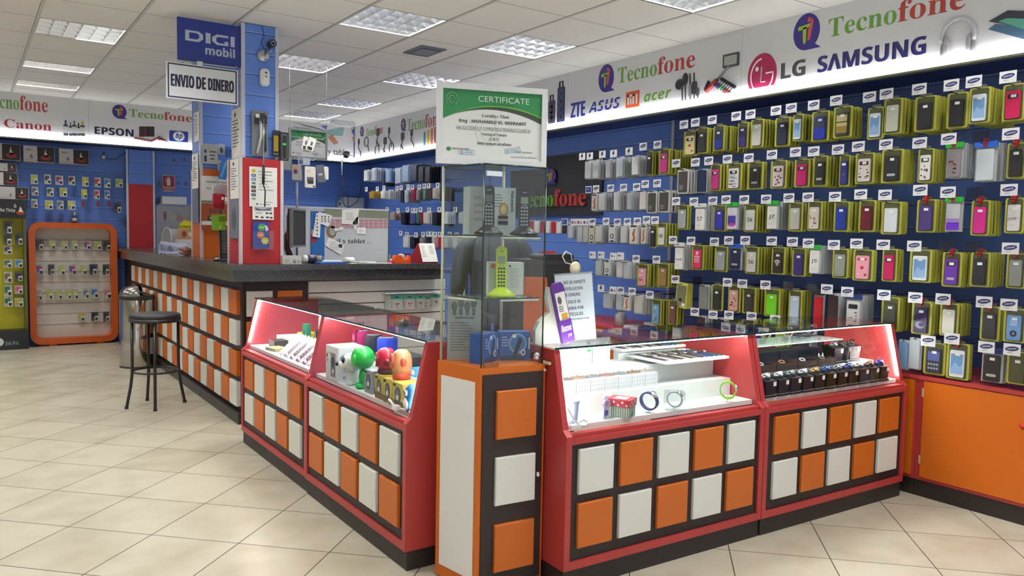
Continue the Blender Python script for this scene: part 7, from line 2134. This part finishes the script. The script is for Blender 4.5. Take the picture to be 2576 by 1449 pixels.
def watch_cup(x, y, z, wcol, label, group, s=1., rz=0.):
    t = at_thing('watch_case_box', label, 'watch box', x, y, z, WT + R(rz), group)
    b = B(); w = .036 * s
    b.add([(-w * .86, -w * .8, .006), (w * .86, -w * .8, .006), (w * .86, w * .8, .006), (-w * .86, w * .8, .006), (-w, -w, .062 * s), (w, -w, .062 * s), (w, w, .072 * s), (-w, w, .072 * s)],
          [(3, 2, 1, 0), (4, 5, 6, 7), (0, 1, 5, 4), (1, 2, 6, 5), (2, 3, 7, 6), (3, 0, 4, 7)], BX); b.obj('body', t)
    b = B(); b.box(-w, -w * .95, 0, w, w * .95, .007, BX); b.box(-w * 1.005, -w * .96, .0075, w * 1.005, w * .96, .009, M('8a8c90', .3)); b.obj('foot', t)
    b = B(); b.box(w * .35, -w * .985 - .001, .042 * s, w * .85, -w * .95, .058 * s, PAPER); b.obj('price_sticker', t)
    b = B(); b.ball((0, 0, .066 * s), .024 * s, .02 * s, .012 * s, SOFTBLACK, 12, 7); b.tube([(.024 * s * math.cos(R(a)), .004 + .012 * s * math.sin(R(a)), .078 * s + .006 * math.cos(R(a))) for a in range(0, 360, 30)], .0042, M(wcol, .25, .6), 6, True)
    b.T = Matrix.Translation((0, -.008, .078 * s)) @ Matrix.Rotation(R(35), 4, 'X'); b.lathe([(0, 0), (.013 * s, 0), (.013 * s, .005), (0, .006)], M(wcol, .25, .6), 14); b.obj('watch', t)
    t.scale = (1.16, 1.1, 1.38)


for k in range(11):
    f = k / 10
    watch_cup(3.375 + f * 1.005, 2.555 - f * .028, SZ, ('c9ccd0', 'd2d4d8', '8a9494', 'cfd0d4', 'b48a54', '3a5aa0', '8a8f98', '3a4a8a', 'd8d6d0', '8a5a4a', '3a4ab0')[k], f'black watch box, {ORD[k]} from left on the front shelf of the right case', 'black watch boxes on the front shelf', 1.0)
for k in range(4):
    x = 3.40 + k * .178
    t = at_thing('open_tray', f'dark brown open watch tray, {ORD[k]} from left in the right case', 'tray', x + .12, 2.705 - k * .005, .7906, WT, 'brown trays in the right case')
    b = B(); BR = M('3a2a22', .5); b.box(-.086, -.04, 0, .086, .04, .004, BR); b.box(-.086, -.04, .004, .086, -.036, .04, BR); b.box(-.086, .036, .004, .086, .04, .04, BR); b.box(-.086, -.036, .004, -.082, .036, .04, BR); b.box(.082, -.036, .004, .086, .036, .04, BR); b.obj('tray', t)
    b = B(); b.tube([(.02 * math.cos(R(a)), .012 * math.sin(R(a)), .042 + .006 * math.sin(R(a))) for a in range(0, 360, 30)], .0035, M(('d0cec8', 'c08a5a', 'd8d4cc', '9a9488')[k], .3, .5), 6, True); b.obj('watch', t)
    t = at_thing('lidded_box', f'blue black closed watch box, {ORD[k]} from left behind the brown trays', 'box', x + .1, 2.82 - k * .005, .7906, WT, 'closed boxes behind the brown trays')
    b = B(); b.bbox(-.086, -.05, 0, .086, .06, .085, M('23252e', .4), .006); b.obj('body', t)
for k, (x, y, c, rz) in enumerate(((4.18, 2.70, 'b9bcc4', 0), (4.27, 2.70, '4a4a50', 25), (4.36, 2.705, '5a3a34', -8))):
    watch_cup(x, y, .7906, c, f'black watch box, {ORD[k]} of three at the right of the upper step', 'black watch boxes on the upper step', 1.05, rz)
t = at_thing('glass_shelf', 'small upper glass shelf of watches in the right case', 'shelf', 3.75, 2.80, .93, WT)
b = B(); b.box(-.44, -.13, 0, .46, .1, .006, M('c4d4d0', .12, 0, 0, .55)); b.obj('glass', t)
for x in (-.43, .45):
    b = B(); b.box(x - .004, -.0, .79 - .93, x + .004, .012, 0, CHROME); b.obj('support', t)
for k in range(8):
    x = 3.38 + k * .1
    if k in (0, 2, 4):
        t = at_thing('clear_stand', f'empty clear watch stand on the upper glass shelf, {ORD[k // 2]} from left', 'stand', x, 2.745, .9366, WT, 'clear stands on the upper shelf'); b = B(); b.prism([(-.02, 0), (.02, 0), (.008, .004), (.004, .03), (-.004, .03), (-.008, .004)], -.02, .012, PLEX); b.obj('stand', t)
    else:
        wrist_watch('wrist_watch', f'dark watch on the upper glass shelf of the right case, {ORD[k]} from left', x, 2.80, .9366, ('2c2c30', '3a3a3e', 'c9c8c4', '8a7a4a', 'b4a04a', 'b98a8a', '3a2a2e', '26262c')[k], ('c9ccd4', 'd8dade', 'd4b86a')[k % 3], -60, R(-20 + 11 * k), .022, .018)
t = at_thing('lidded_box', 'dark blue watch cushion box at the right end of the upper glass shelf', 'box', 4.12, 2.86, .9366, WT); b = B(); b.bbox(-.075, -.04, 0, .075, .035, .075, M('262a3e', .4), .006); b.obj('body', t)

# ---- in the glass tower
t = at_thing('phone_box', 'cordless phone box, white and grey, on the top shelf of the glass tower', 'box', 1.87, 2.845, 1.5015, R(-14))
b = B(); b.box(-.11, 0, 0, .1, .09, .205, M('b9c2c4', .45)); b.obj('body', t)
b = B(); b.box(-.11, -.001, 0, -.015, 0, .205, M('a8a9ab', .45)); b.T = Matrix.Translation((.078, -.0012, .19)) @ Matrix.Rotation(R(90), 4, 'Y'); b.text('Panasonic', 0, .0, .09, .014, 0, INK, 'bold'); b.T = Matrix()
b.disc(.045, .11, .022, .03, -.001, 0, M('a8823a', .4), 18); b.disc(.045, .11, .014, .02, -.0018, -.0008, M('c9b48a', .4), 14); b.rr(.02, .07, .065, .084, .004, -.002, 0, INK); b.rr(.02, .045, .065, .062, .004, -.002, 0, INK); b.lines(.0, .17, .04, 5, .012, -.001, M('6a7074', .5)); b.lines(-.09, .15, .05, 4, .03, -.0016, M('8d9094', .5)); b.obj('print', t)


def handset(name, label, x, y, z, rot, base, body, keys, screen, h=.19, tilt=-12, keycol='8c9096'):
    t = at_thing(name, label, 'cordless phone', x, y, z, rot)
    b = B(); b.lathe([(0, 0), (.06, 0), (.062, .008), (.045, .02), (.03, .034), (0, .038)], M(base, .35), 24); b.obj('base', t)
    m = Matrix.Translation((0, .002, .022)) @ Matrix.Rotation(R(tilt), 4, 'X')
    b = B(); b.T = m; b.rr(-.023, 0, .023, h, .018, -.013, .013, M(body, .35), 5); hs = b.obj('handset', t)
    b = B(); b.T = m; b.rr(-.016, h * .62, .016, h * .78, .003, -.0145, -.0125, M(screen, .2), 2); b.obj('screen', hs)
    b = B(); b.T = m
    for i in range(3):
        for j in range(6 if keys == 6 else 5): b.rr(-.016 + i * .0115, h * .1 + j * .0145, -.0075 + i * .0115, h * .1 + j * .0145 + .0085, .003, -.0148, -.0125, M(keycol, .4), 2)
    b.tube([(-.0 + .011 * math.cos(R(a)), -.0138, h * .55 + .008 * math.sin(R(a))) for a in range(0, 360, 45)], .0014, M('a9adb4', .3), 4, True); b.obj('keypad', hs)
    b = B(); b.T = m; b.rr(-.009, h * .88, .009, h * .9, .001, -.0145, -.0125, M('8a8e94', .3), 2); b.obj('earpiece', hs)


handset('cordless_phone', 'black cordless phone before the boxed phone on the top tower shelf', 1.80, 2.775, 1.5015, R(-28), '1e2124', '17191c', 6, '5a625c', .185, -6)
handset('cordless_phone', 'black cordless phone right of the boxed phone on the top tower shelf', 1.953, 2.735, 1.5015, R(-30), '1b1d20', '141619', 6, '7a8478', .18, -6)
handset('cordless_phone', 'lime green cordless phone on the lower glass shelf of the tower', 1.862, 2.765, 1.2415, R(-30), 'b4cc1c', 'b9d01e', 6, '8a9688', .19, -6, '23261c')
t = at_thing('phone_box', 'white cordless phone box behind the lime green phone', 'box', 1.94, 2.83, 1.2415, R(-24))
b = B(); b.box(-.085, 0, 0, .07, .07, .142, M('c3cbc6', .45)); b.obj('body', t)
b = B(); b.box(-.005, -.001, 0, .07, 0, .142, M('cfd2d2', .45)); b.disc(.008, .126, .004, .005, -.0016, -.0006, INK, 10); b.lines(.01, .112, .05, 10, .009, -.0016, M('a4a8aa', .5)); b.disc(-.065, .125, .014, .01, -.001, 0, M('d8742c', .4), 12); b.prism([(-.05, .125), (-.036, .136), (-.036, .112)], -.001, 0, INK); b.rr(-.056, .03, -.04, .105, .006, -.003, 0, M('9ab84a', .4)); b.prism([(-.03, .03), (-.015, .042), (-.018, .015)], -.001, 0, M('3a5a3a', .4)); b.obj('print', t)


def phone_blue(x, y, rot, w, label, lead):
    t = at_thing('phone_box', label, 'box', x, y, .9556, rot, 'blue phone boxes in the tower')
    b = B(); b.box(-w / 2, 0, 0, w / 2, .07, .125, M('2456a8', .4)); b.obj('body', t)
    b = B(); b.disc(w * .08, .075, w * .3, .045, -.0008, 0, M('7aa4d4', .4), 22); b.disc(w * .08, .075, w * .24, .036, -.0014, -.0004, M('3a72bc', .4), 20)
    b.prism([(-w * .1, .012), (w * .02, .012), (w * .22, .085), (w * .2, .1), (w * .1, .1)], -.0022, -.001, INK); b.disc(w * .26, .035, w * .08, .014, -.0022, -.001, M('d9dde2', .4), 14); b.rr(w * .23, .028, w * .29, .042, .002, -.003, -.002, INK)
    b.box(-w * .1, -.0016, .1, w * .02, -.0006, .114, PAPER); b.lines(-w * .44, .1, w * .24, 4, .012, -.001, M('b9cce4', .5)); b.box(-w / 2, -.0007, 0, w * .3, 0, .022, M('22305a', .4))
    b.box(w * .44, -.001, .05, w * .48, 0, .1, PAPER); b.obj('print', t)


phone_blue(1.84, 2.80, R(30), .13, 'blue phone box on the left of the tower floor', 0)
t_ = phone_blue(1.965, 2.80, R(-24), .135, 'blue phone box on the right of the tower floor', 1)
b_ = at_thing('flyer', 'grey flyer with people and a flower standing in the back left of the tower', 'flyer', 1.775, 2.915, .956, R(-32))
b = B(); b.box(-.075, -.001, 0, .075, .001, .28, M('a6aaac', .5)); b.obj('sheet', b_)
b = B()
for k in range(4): b.ball((-.045 + k * .028, -.002, .235 + .012 * (k % 2)), .012, .001, .02, M('74787a', .5), 8, 6); b.box(-.052 + k * .028, -.002, .195, -.038 + k * .028, -.001, .225, M('74787a', .5))
b.text('Bienvenidos de verdad', -.04, .18, .08, .01, -.0018, M('3a3a44', .5), 'bold'); b.lines(-.06, .16, .1, 11, .012, -.0018, M('6a6c74', .5), .35)
for k in range(5): b.disc(.04 + .014 * math.cos(R(72 * k)), .075 + .018 * math.sin(R(72 * k)), .01, .013, -.0022, -.0012, M('b4ac6a', .5), 10)
b.obj('print', b_)

# ---- framed certificate on top of the showcase
CO = Vector((1.86, 2.80)); CA = R(-19)
ca = Matrix.Translation((CO.x, CO.y, 0)) @ Matrix.Rotation(CA, 4, 'Z')
nrm = Vector((math.sin(-CA) * -1, -math.cos(CA))) if False else Vector((math.sin(CA), -math.cos(CA)))


def onp(px, py):
    d = ray(px, py)
    k = (CO.x * nrm.x + CO.y * nrm.y) / (d.x * nrm.x + d.y * nrm.y)
    p = Vector((0, 0, EYE)) + d * k
    return ((p.x - CO.x) * math.cos(CA) + (p.y - CO.y) * math.sin(CA), p.z)


q = [onp(*v) for v in ((1100.6, 211.6), (1374.5, 220.3), (1373.9, 414.5), (1096, 405.8))]
t = thing('framed_certificate', 'large certificate in white frame standing on top of the glass tower', 'certificate', (CO.x, CO.y, 0), CA)
certificate(t, (q[0][0] + q[3][0]) / 2, (q[1][0] + q[2][0]) / 2, GT + .004, (q[0][1] + q[1][1]) / 2, M('e0e2e4', .35), '')

# ---- sign holder and leaflet stand on the watch case
zt = 1.0295
p, q2 = atz(1405, 859, zt), atz(1503, 857, zt)
t = thing('sign_holder', 'upright acrylic sign holder saying no cash refunds on the watch case glass', 'sign', ((p.x + q2.x) / 2, (p.y + q2.y) / 2, zt), R(-12))
w = (q2 - p).length; h = 1.335 - zt
tl = Matrix.Rotation(R(-6), 4, 'X') @ Matrix.Shear('XZ', 4, (0, 0)) if False else Matrix.Rotation(R(-5), 4, 'X') @ Matrix.Rotation(R(-3.5), 4, 'Y')
b = B(); b.T = tl; b.box(-w / 2, 0, 0, w / 2, .004, h, M('e6e7ea', .4)); b.obj('sheet', t)
b = B(); b.T = tl; b.box(-w / 2 - .003, -.003, 0, w / 2 + .003, -.001, h + .004, PLEX); b.box(-w / 2 - .003, -.003, h, w / 2 + .003, .006, h + .005, M('8d9298', .2)); b.box(-w / 2, -.01, 0, w / 2, .08, .003, PLEX); b.obj('holder', t)
b = B(); b.T = tl
DK_ = M('3a2c34', .5)
for s, x0, ww, z, hh in (('NO SE ADMITE', -.28, .58, .855, .048), ('DEVOLUCION', -.31, .53, .76, .048), ('DE DINERO.', -.30, .46, .67, .048), ('SOLO SE', -.2, .34, .565, .048), ('CAMBiA POR', -.29, .5, .47, .05), ('ARTICULOS.', -.29, .49, .38, .05), ('EL PLAZO DE CAMBIOS 15 DIAS', -.29, .63, .32, .02)):
    b.text(s, x0 * w, z * h, ww * w, hh * h, -.0006, DK_, 'bold')
b.text('aluhmd', -.29 * w, .265 * h, .17 * w, .018 * h, -.0006, M('9a9aa4', .5), 'sans'); b.obj('lettering', t)
t = thing('leaflet_stand', 'purple and white card leaflet stand between tower and sign holder', 'leaflet stand', (2.125, 2.705, zt), R(-10))
b = B(); b.prism([(-.1, 0), (.07, 0), (.075, .03), (-.01, .24), (-.04, .25), (-.045, .2), (-.03, .14), (-.08, .1), (-.1, .06)], .02, .05, M('d0d0c6', .5)); b.obj('card_base', t)
PM = M('5a2a8a', .4)
m = Matrix.Rotation(R(-14), 4, 'Y')
b = B(); b.T = Matrix.Translation((.055, -.0, .008)) @ m; b.box(-.03, 0, 0, .03, .02, .25, PM); b.prism([(-.03, .25), (.03, .25), (.02, .268), (-.02, .268)], 0, .02, PM); b.obj('pocket', t)
b = B(); b.T = Matrix.Translation((.055, -.0, .008)) @ m; b.box(-.022, -.002, .1, .026, 0, .225, M('dcd6d2', .5)); b.disc(-.005, .19, .01, .018, -.003, -.001, M('55555c', .5), 12); b.box(-.01, -.003, .105, .02, -.001, .13, M('b88a2c', .5)); b.lines(-.016, .16, .035, 3, .01, -.003, INK); b.obj('leaflet', t)
b = B(); b.T = Matrix.Translation((.055, -.0, .008)) @ m; b.box(-.031, -.006, 0, .031, 0, .1, PM); b.text('llama', -.026, .05, .05, .03, -.0068, PAPER, 'bolditalic'); b.text('ya', .0, .02, .02, .016, -.0068, PAPER, 'bolditalic'); b.obj('front_pocket', t)
# ================================================================ behind the cases: person, furniture, clutter on the wall cabinets
def skin_body(name, parent, joints, edges, mat, root=0, sub=2):
    me = bpy.data.meshes.new(name)
    me.from_pydata([j[0] for j in joints], edges, [])
    me.materials.append(mat)
    o = bpy.data.objects.new(name, me); COL.objects.link(o); o.parent = parent
    md = o.modifiers.new('skin', 'SKIN'); md.use_smooth_shade = True
    for i, j in enumerate(joints):
        r_ = j[1]
        me.skin_vertices[0].data[i].radius = r_ if isinstance(r_, tuple) else (r_, r_)
        me.skin_vertices[0].data[i].use_root = (i == root)
    sb = o.modifiers.new('smooth', 'SUBSURF'); sb.levels = sub; sb.render_levels = sub
    return o


def chain(js, es, start, pts):
    prev = start
    for p in pts:
        js.append(p); es.append((prev, len(js) - 1)); prev = len(js) - 1
    return prev


t = thing('person', 'person in a dark blue jacket seen from behind through the glass tower', 'person', (3.49, 5.3, 0), R(-18))
SKINM = M('a87858', .55)
js = [((0, 0, .98), (.13, .1))]; es = []
ch = chain(js, es, 0, [((0, 0, 1.15), (.13, .09)), ((0, .01, 1.32), (.15, .09)), ((0, .005, 1.42), (.11, .075)), ((0, 0, 1.55), .055), ((0, .015, 1.62), .062)])
chain(js, es, ch, [((0, .03, 1.70), (.082, .1)), ((0, .03, 1.77), (.07, .085)), ((0, .025, 1.81), (.04, .05))])
for s_ in (-1, 1):
    k = chain(js, es, 3, [((.2 * s_, 0, 1.41), .05), ((.255 * s_, -.01, 1.28), .05), ((.275 * s_, .02, 1.15), .042), ((.27 * s_, .11, 1.06), .036), ((.25 * s_, .2, 1.0), .027), ((.245 * s_, .25, .985), (.036, .018))])
    for f in range(4):
        x = .245 * s_ + (.028 - .018 * f) * s_
        chain(js, es, k, [((x, .29, .985), .0095), ((x, .325 - abs(f - 1.4) * .006, .972), .0085), ((x, .342 - abs(f - 1.4) * .008, .952), .007)])
    chain(js, es, k, [((.205 * s_, .262, .985), .0105), ((.19 * s_, .295, .975), .009)])
    chain(js, es, 0, [((.095 * s_, 0, .9), .085), ((.1 * s_, .01, .5), .058), ((.1 * s_, -.02, .3), .05), ((.1 * s_, -.02, .1), .04), ((.1 * s_, .0, .04), .036), ((.1 * s_, .12, .03), .032)])
body = skin_body('body', t, js, es, SKINM)
JK = M('20242f', .7)


def loft(b, rings, mat, seg=20):
    vs = []; fs = []
    for x, y, z, rx, ry in rings:
        for k in range(seg):
            a = 2 * math.pi * k / seg
            vs.append((x + rx * math.cos(a), y + ry * math.sin(a), z))
    for i in range(len(rings) - 1):
        for k in range(seg):
            j = (k + 1) % seg
            fs.append((i * seg + k, i * seg + j, (i + 1) * seg + j, (i + 1) * seg + k))
    fs.append(tuple(range(seg - 1, -1, -1))); fs.append(tuple(range((len(rings) - 1) * seg, len(rings) * seg)))
    b.add(vs, fs, mat, True)


b = B()
loft(b, ((0, 0, .88, .185, .14), (0, 0, 1.0, .185, .14), (0, 0, 1.15, .19, .138), (0, .005, 1.3, .215, .145), (0, .005, 1.4, .225, .135), (0, 0, 1.45, .2, .115), (0, 0, 1.49, .13, .095), (0, .005, 1.53, .082, .08), (0, .01, 1.565, .07, .075)), JK)
for s_ in (-1, 1):
    b.tube([(.14 * s_, 0, 1.43), (.2 * s_, 0, 1.425), (.245 * s_, -.005, 1.36), (.27 * s_, 0, 1.24), (.282 * s_, .02, 1.13), (.275 * s_, .09, 1.06), (.258 * s_, .18, 1.01)], [.06, .078, .082, .072, .066, .058, .048], JK, 14)
b.obj('jacket', t)
js = [((0, 0, .97), (.15, .12))]; es = []
for s_ in (-1, 1):
    chain(js, es, 0, [((.098 * s_, 0, .86), .1), ((.103 * s_, .01, .5), .076), ((.103 * s_, -.02, .3), .07), ((.103 * s_, -.02, .08), .066)])
skin_body('trousers', t, js, es, M('1b1d24', .7))
for s_ in (-1, 1):
    b = B(); b.ball((.1 * s_, .06, .045), .052, .14, .044, SOFTBLACK, 14, 9); b.obj('shoe', t)
b = B(); b.ball((0, .01, 1.745), .098, .112, .1, M('1a1614', .7), 18, 12); b.ball((0, -.03, 1.68), .085, .07, .08, M('1a1614', .7), 14, 9); b.obj('hair', t)
b = B()
for s_ in (-1, 1):
    b.ball((.033 * s_, .122, 1.715), .012, .008, .008, PAPER, 8, 6); b.ball((.033 * s_, .129, 1.715), .006, .004, .006, BLACK, 8, 6); b.ball((.088 * s_, .03, 1.70), .012, .022, .032, SKINM, 8, 6)
b.ball((0, .138, 1.685), .014, .018, .024, SKINM, 8, 6); b.ball((0, .124, 1.645), .026, .008, .008, M('8a4a44', .5), 8, 6); b.obj('face', t)

# black cabinet with pouch and cable
t = thing('tall_cabinet', 'matte black tall box behind the sign holder', 'cabinet', (3.47, 4.42, 0), 0)
b = B(); b.box(-.165, 0, 0, .175, .36, 1.33, M('1b1b1f', .6)); b.obj('body', t)
b = B(); b.box(-.168, -.003, 1.3, .178, .362, 1.333, M('26262a', .5)); b.obj('top_edge', t)
t = thing('pouch', 'black leather pouch lying on the matte black tall box', 'pouch', (3.47, 4.5, 1.3335)); b = B(); b.rr(-.13, 0, .15, .04, .018, -.06, .1, M('1a1a1e', .45), 4); b.obj('body', t)
p = aty(1446, 675, 4.38)
t = thing('round_magnet', 'round cream disc with a looped white cord hanging on the black box', 'disc', tuple(p)); b = B(); b.T = Matrix.Rotation(R(90), 4, 'X'); b.lathe([(0, 0), (.048, 0), (.05, .006), (.034, .018), (0, .02)], M('d2ccb4', .4), 24); b.obj('disc', t)
b = B(); b.tube([(-.02, .01, .05), (-.03, .01, .1), (-.07, .02, .12), (-.1, .02, .085), (-.08, .01, .04), (-.04, .0, .03)], .005, M('c9c6bc', .4), 6); b.obj('cord', t)
t = thing('red_box', 'small red box beyond the black pouch', 'box', (3.62, 4.72, 1.3335)); b = B(); b.box(-.06, 0, 0, .05, .05, .055, M('a82a30', .45)); b.obj('body', t)
t = thing('orange_board', 'orange upright board behind the glass tower', 'board', (3.03, 4.2, 0), 0)
b = B(); b.prism([(0, 0), (.215, 0), (.2, 1.0), (.165, 1.225), (0, 1.23)], 0, .03, M('b4562c', .45)); b.obj('panel', t)
# white chair and blue bags by the far table
t = thing('white_chair', 'white plastic chair back seen through the left glass of the tower', 'chair', (3.84, 5.95, 0), R(62))
WP = M('c6ccca', .35)
b = B(); b.rr(-.2, .78, .2, 1.2, .12, .2, .235, WP, 5); b.obj('backrest', t)
b = B(); b.rr(-.22, .76, .22, .79, .01, -.2, .22, WP); b.obj('seat', t)
for x in (-.19, .19):
    for y in (-.17, .19): b = B(); b.tube([(x, y, .765), (x * 1.1, y * 1.1, .005)], .018, WP, 6); b.obj('leg', t)
t = thing('packing_table', 'low table heaped with blue clear bags beyond the bar wing', 'table', (4.32, 6.95, 0))
b = B(); b.box(-.25, -.25, 1.1, .35, .45, 1.14, M('2c3c74', .5)); b.obj('tabletop', t)
for x in (-.22, .32):
    for y in (-.22, .42): b = B(); b.box(x - .02, y - .02, 0, x + .02, y + .02, 1.1, M('2a3046', .5)); b.obj('leg', t)
rd = random.Random(5)
for k in range(7):
    t = thing('clear_bag', f'crumpled bluish clear bag heaped on the table beyond the bar wing, {ORD[k]} from left', 'bag', (4.14 + k * .078, 6.8 + .21 * (k % 2), 1.1406), rd.uniform(-.5, .5), 'bags heaped beyond the bar wing')
    b = B(); vs = []
    n = 9
    for i in range(n):
        for j in range(n):
            u, v = i / (n - 1) - .5, j / (n - 1) - .5
            hgt = (.10 + .02 * (k % 3)) * max(0, 1 - (abs(u * 2) ** 2.5)) * max(0, 1 - (abs(v * 2) ** 2.5))
            vs.append((u * .13, v * .16, hgt * (1 + .5 * rd.uniform(-1, 1))))
    b.add(vs, [(i * n + j, (i + 1) * n + j, (i + 1) * n + j + 1, i * n + j + 1) for i in range(n - 1) for j in range(n - 1)], M(('8ea4c8', 'b9c4d4', '4a64a4', 'c4ccd4')[k % 4], .2)); b.obj('film', t)

# heap on the wall cabinets in the middle
rd = random.Random(11)
for k in range(14):
    lv = k // 5
    p = atz(1545 + (k % 5) * 24 - lv * 3, 822 - (k % 5) * 1.0, .7225)
    y = max(3.7, min(5.8, 4.72 - (k % 5) * .16 + rd.uniform(-.02, .02)))
    t = thing('phone_packet', f'flat phone packet heaped on the wall cabinet, {ORD[k]} from its lower left', 'packet', (4.72 + rd.uniform(-.02, .04), y, .7226 + lv * .0255), R(rd.uniform(-9, 9)), 'packets heaped on the cabinets')
    b = B(); b.box(-.06, -.07, 0, .06, .07, .025, M(('1e1f24', '26282e', '8a8c90', '2a3046', 'b9bbbe', '1b1c20')[k % 6], .4)); b.obj('body', t)
for k, (y, c) in enumerate(((4.0, 'd2d3d4'), (3.85, 'c9cbce'), (4.95, 'd6d6d8'))):
    t = thing('paper_stack', f'loose white papers on the wall cabinet top, {ORD[k]} heap', 'papers', (4.74, y, .7226), R(15 * k - 10), 'loose papers on the cabinets')
    b = B(); b.box(-.09, -.07, 0, .09, .07, .03, M(c, .6)); b.obj('sheets', t)
t = thing('spray_bottle', 'white bottle with pointed cap on the wall cabinet behind the sign holder', 'bottle', (4.72, 5.12, .7226)); b = B(); b.lathe([(0, 0), (.05, 0), (.052, .1), (.03, .13), (0, .13)], M('c8ccd0', .35), 16); b.obj('bottle_body', t)
b = B(); b.lathe([(0, .13), (.018, .13), (.008, .19), (0, .2)], M('b4b8bc', .35), 12); b.obj('cap', t)
# white shelf goods right of the tower
b = None
p, q = aty(1353, 690, 6.9), aty(1387, 690, 6.9)
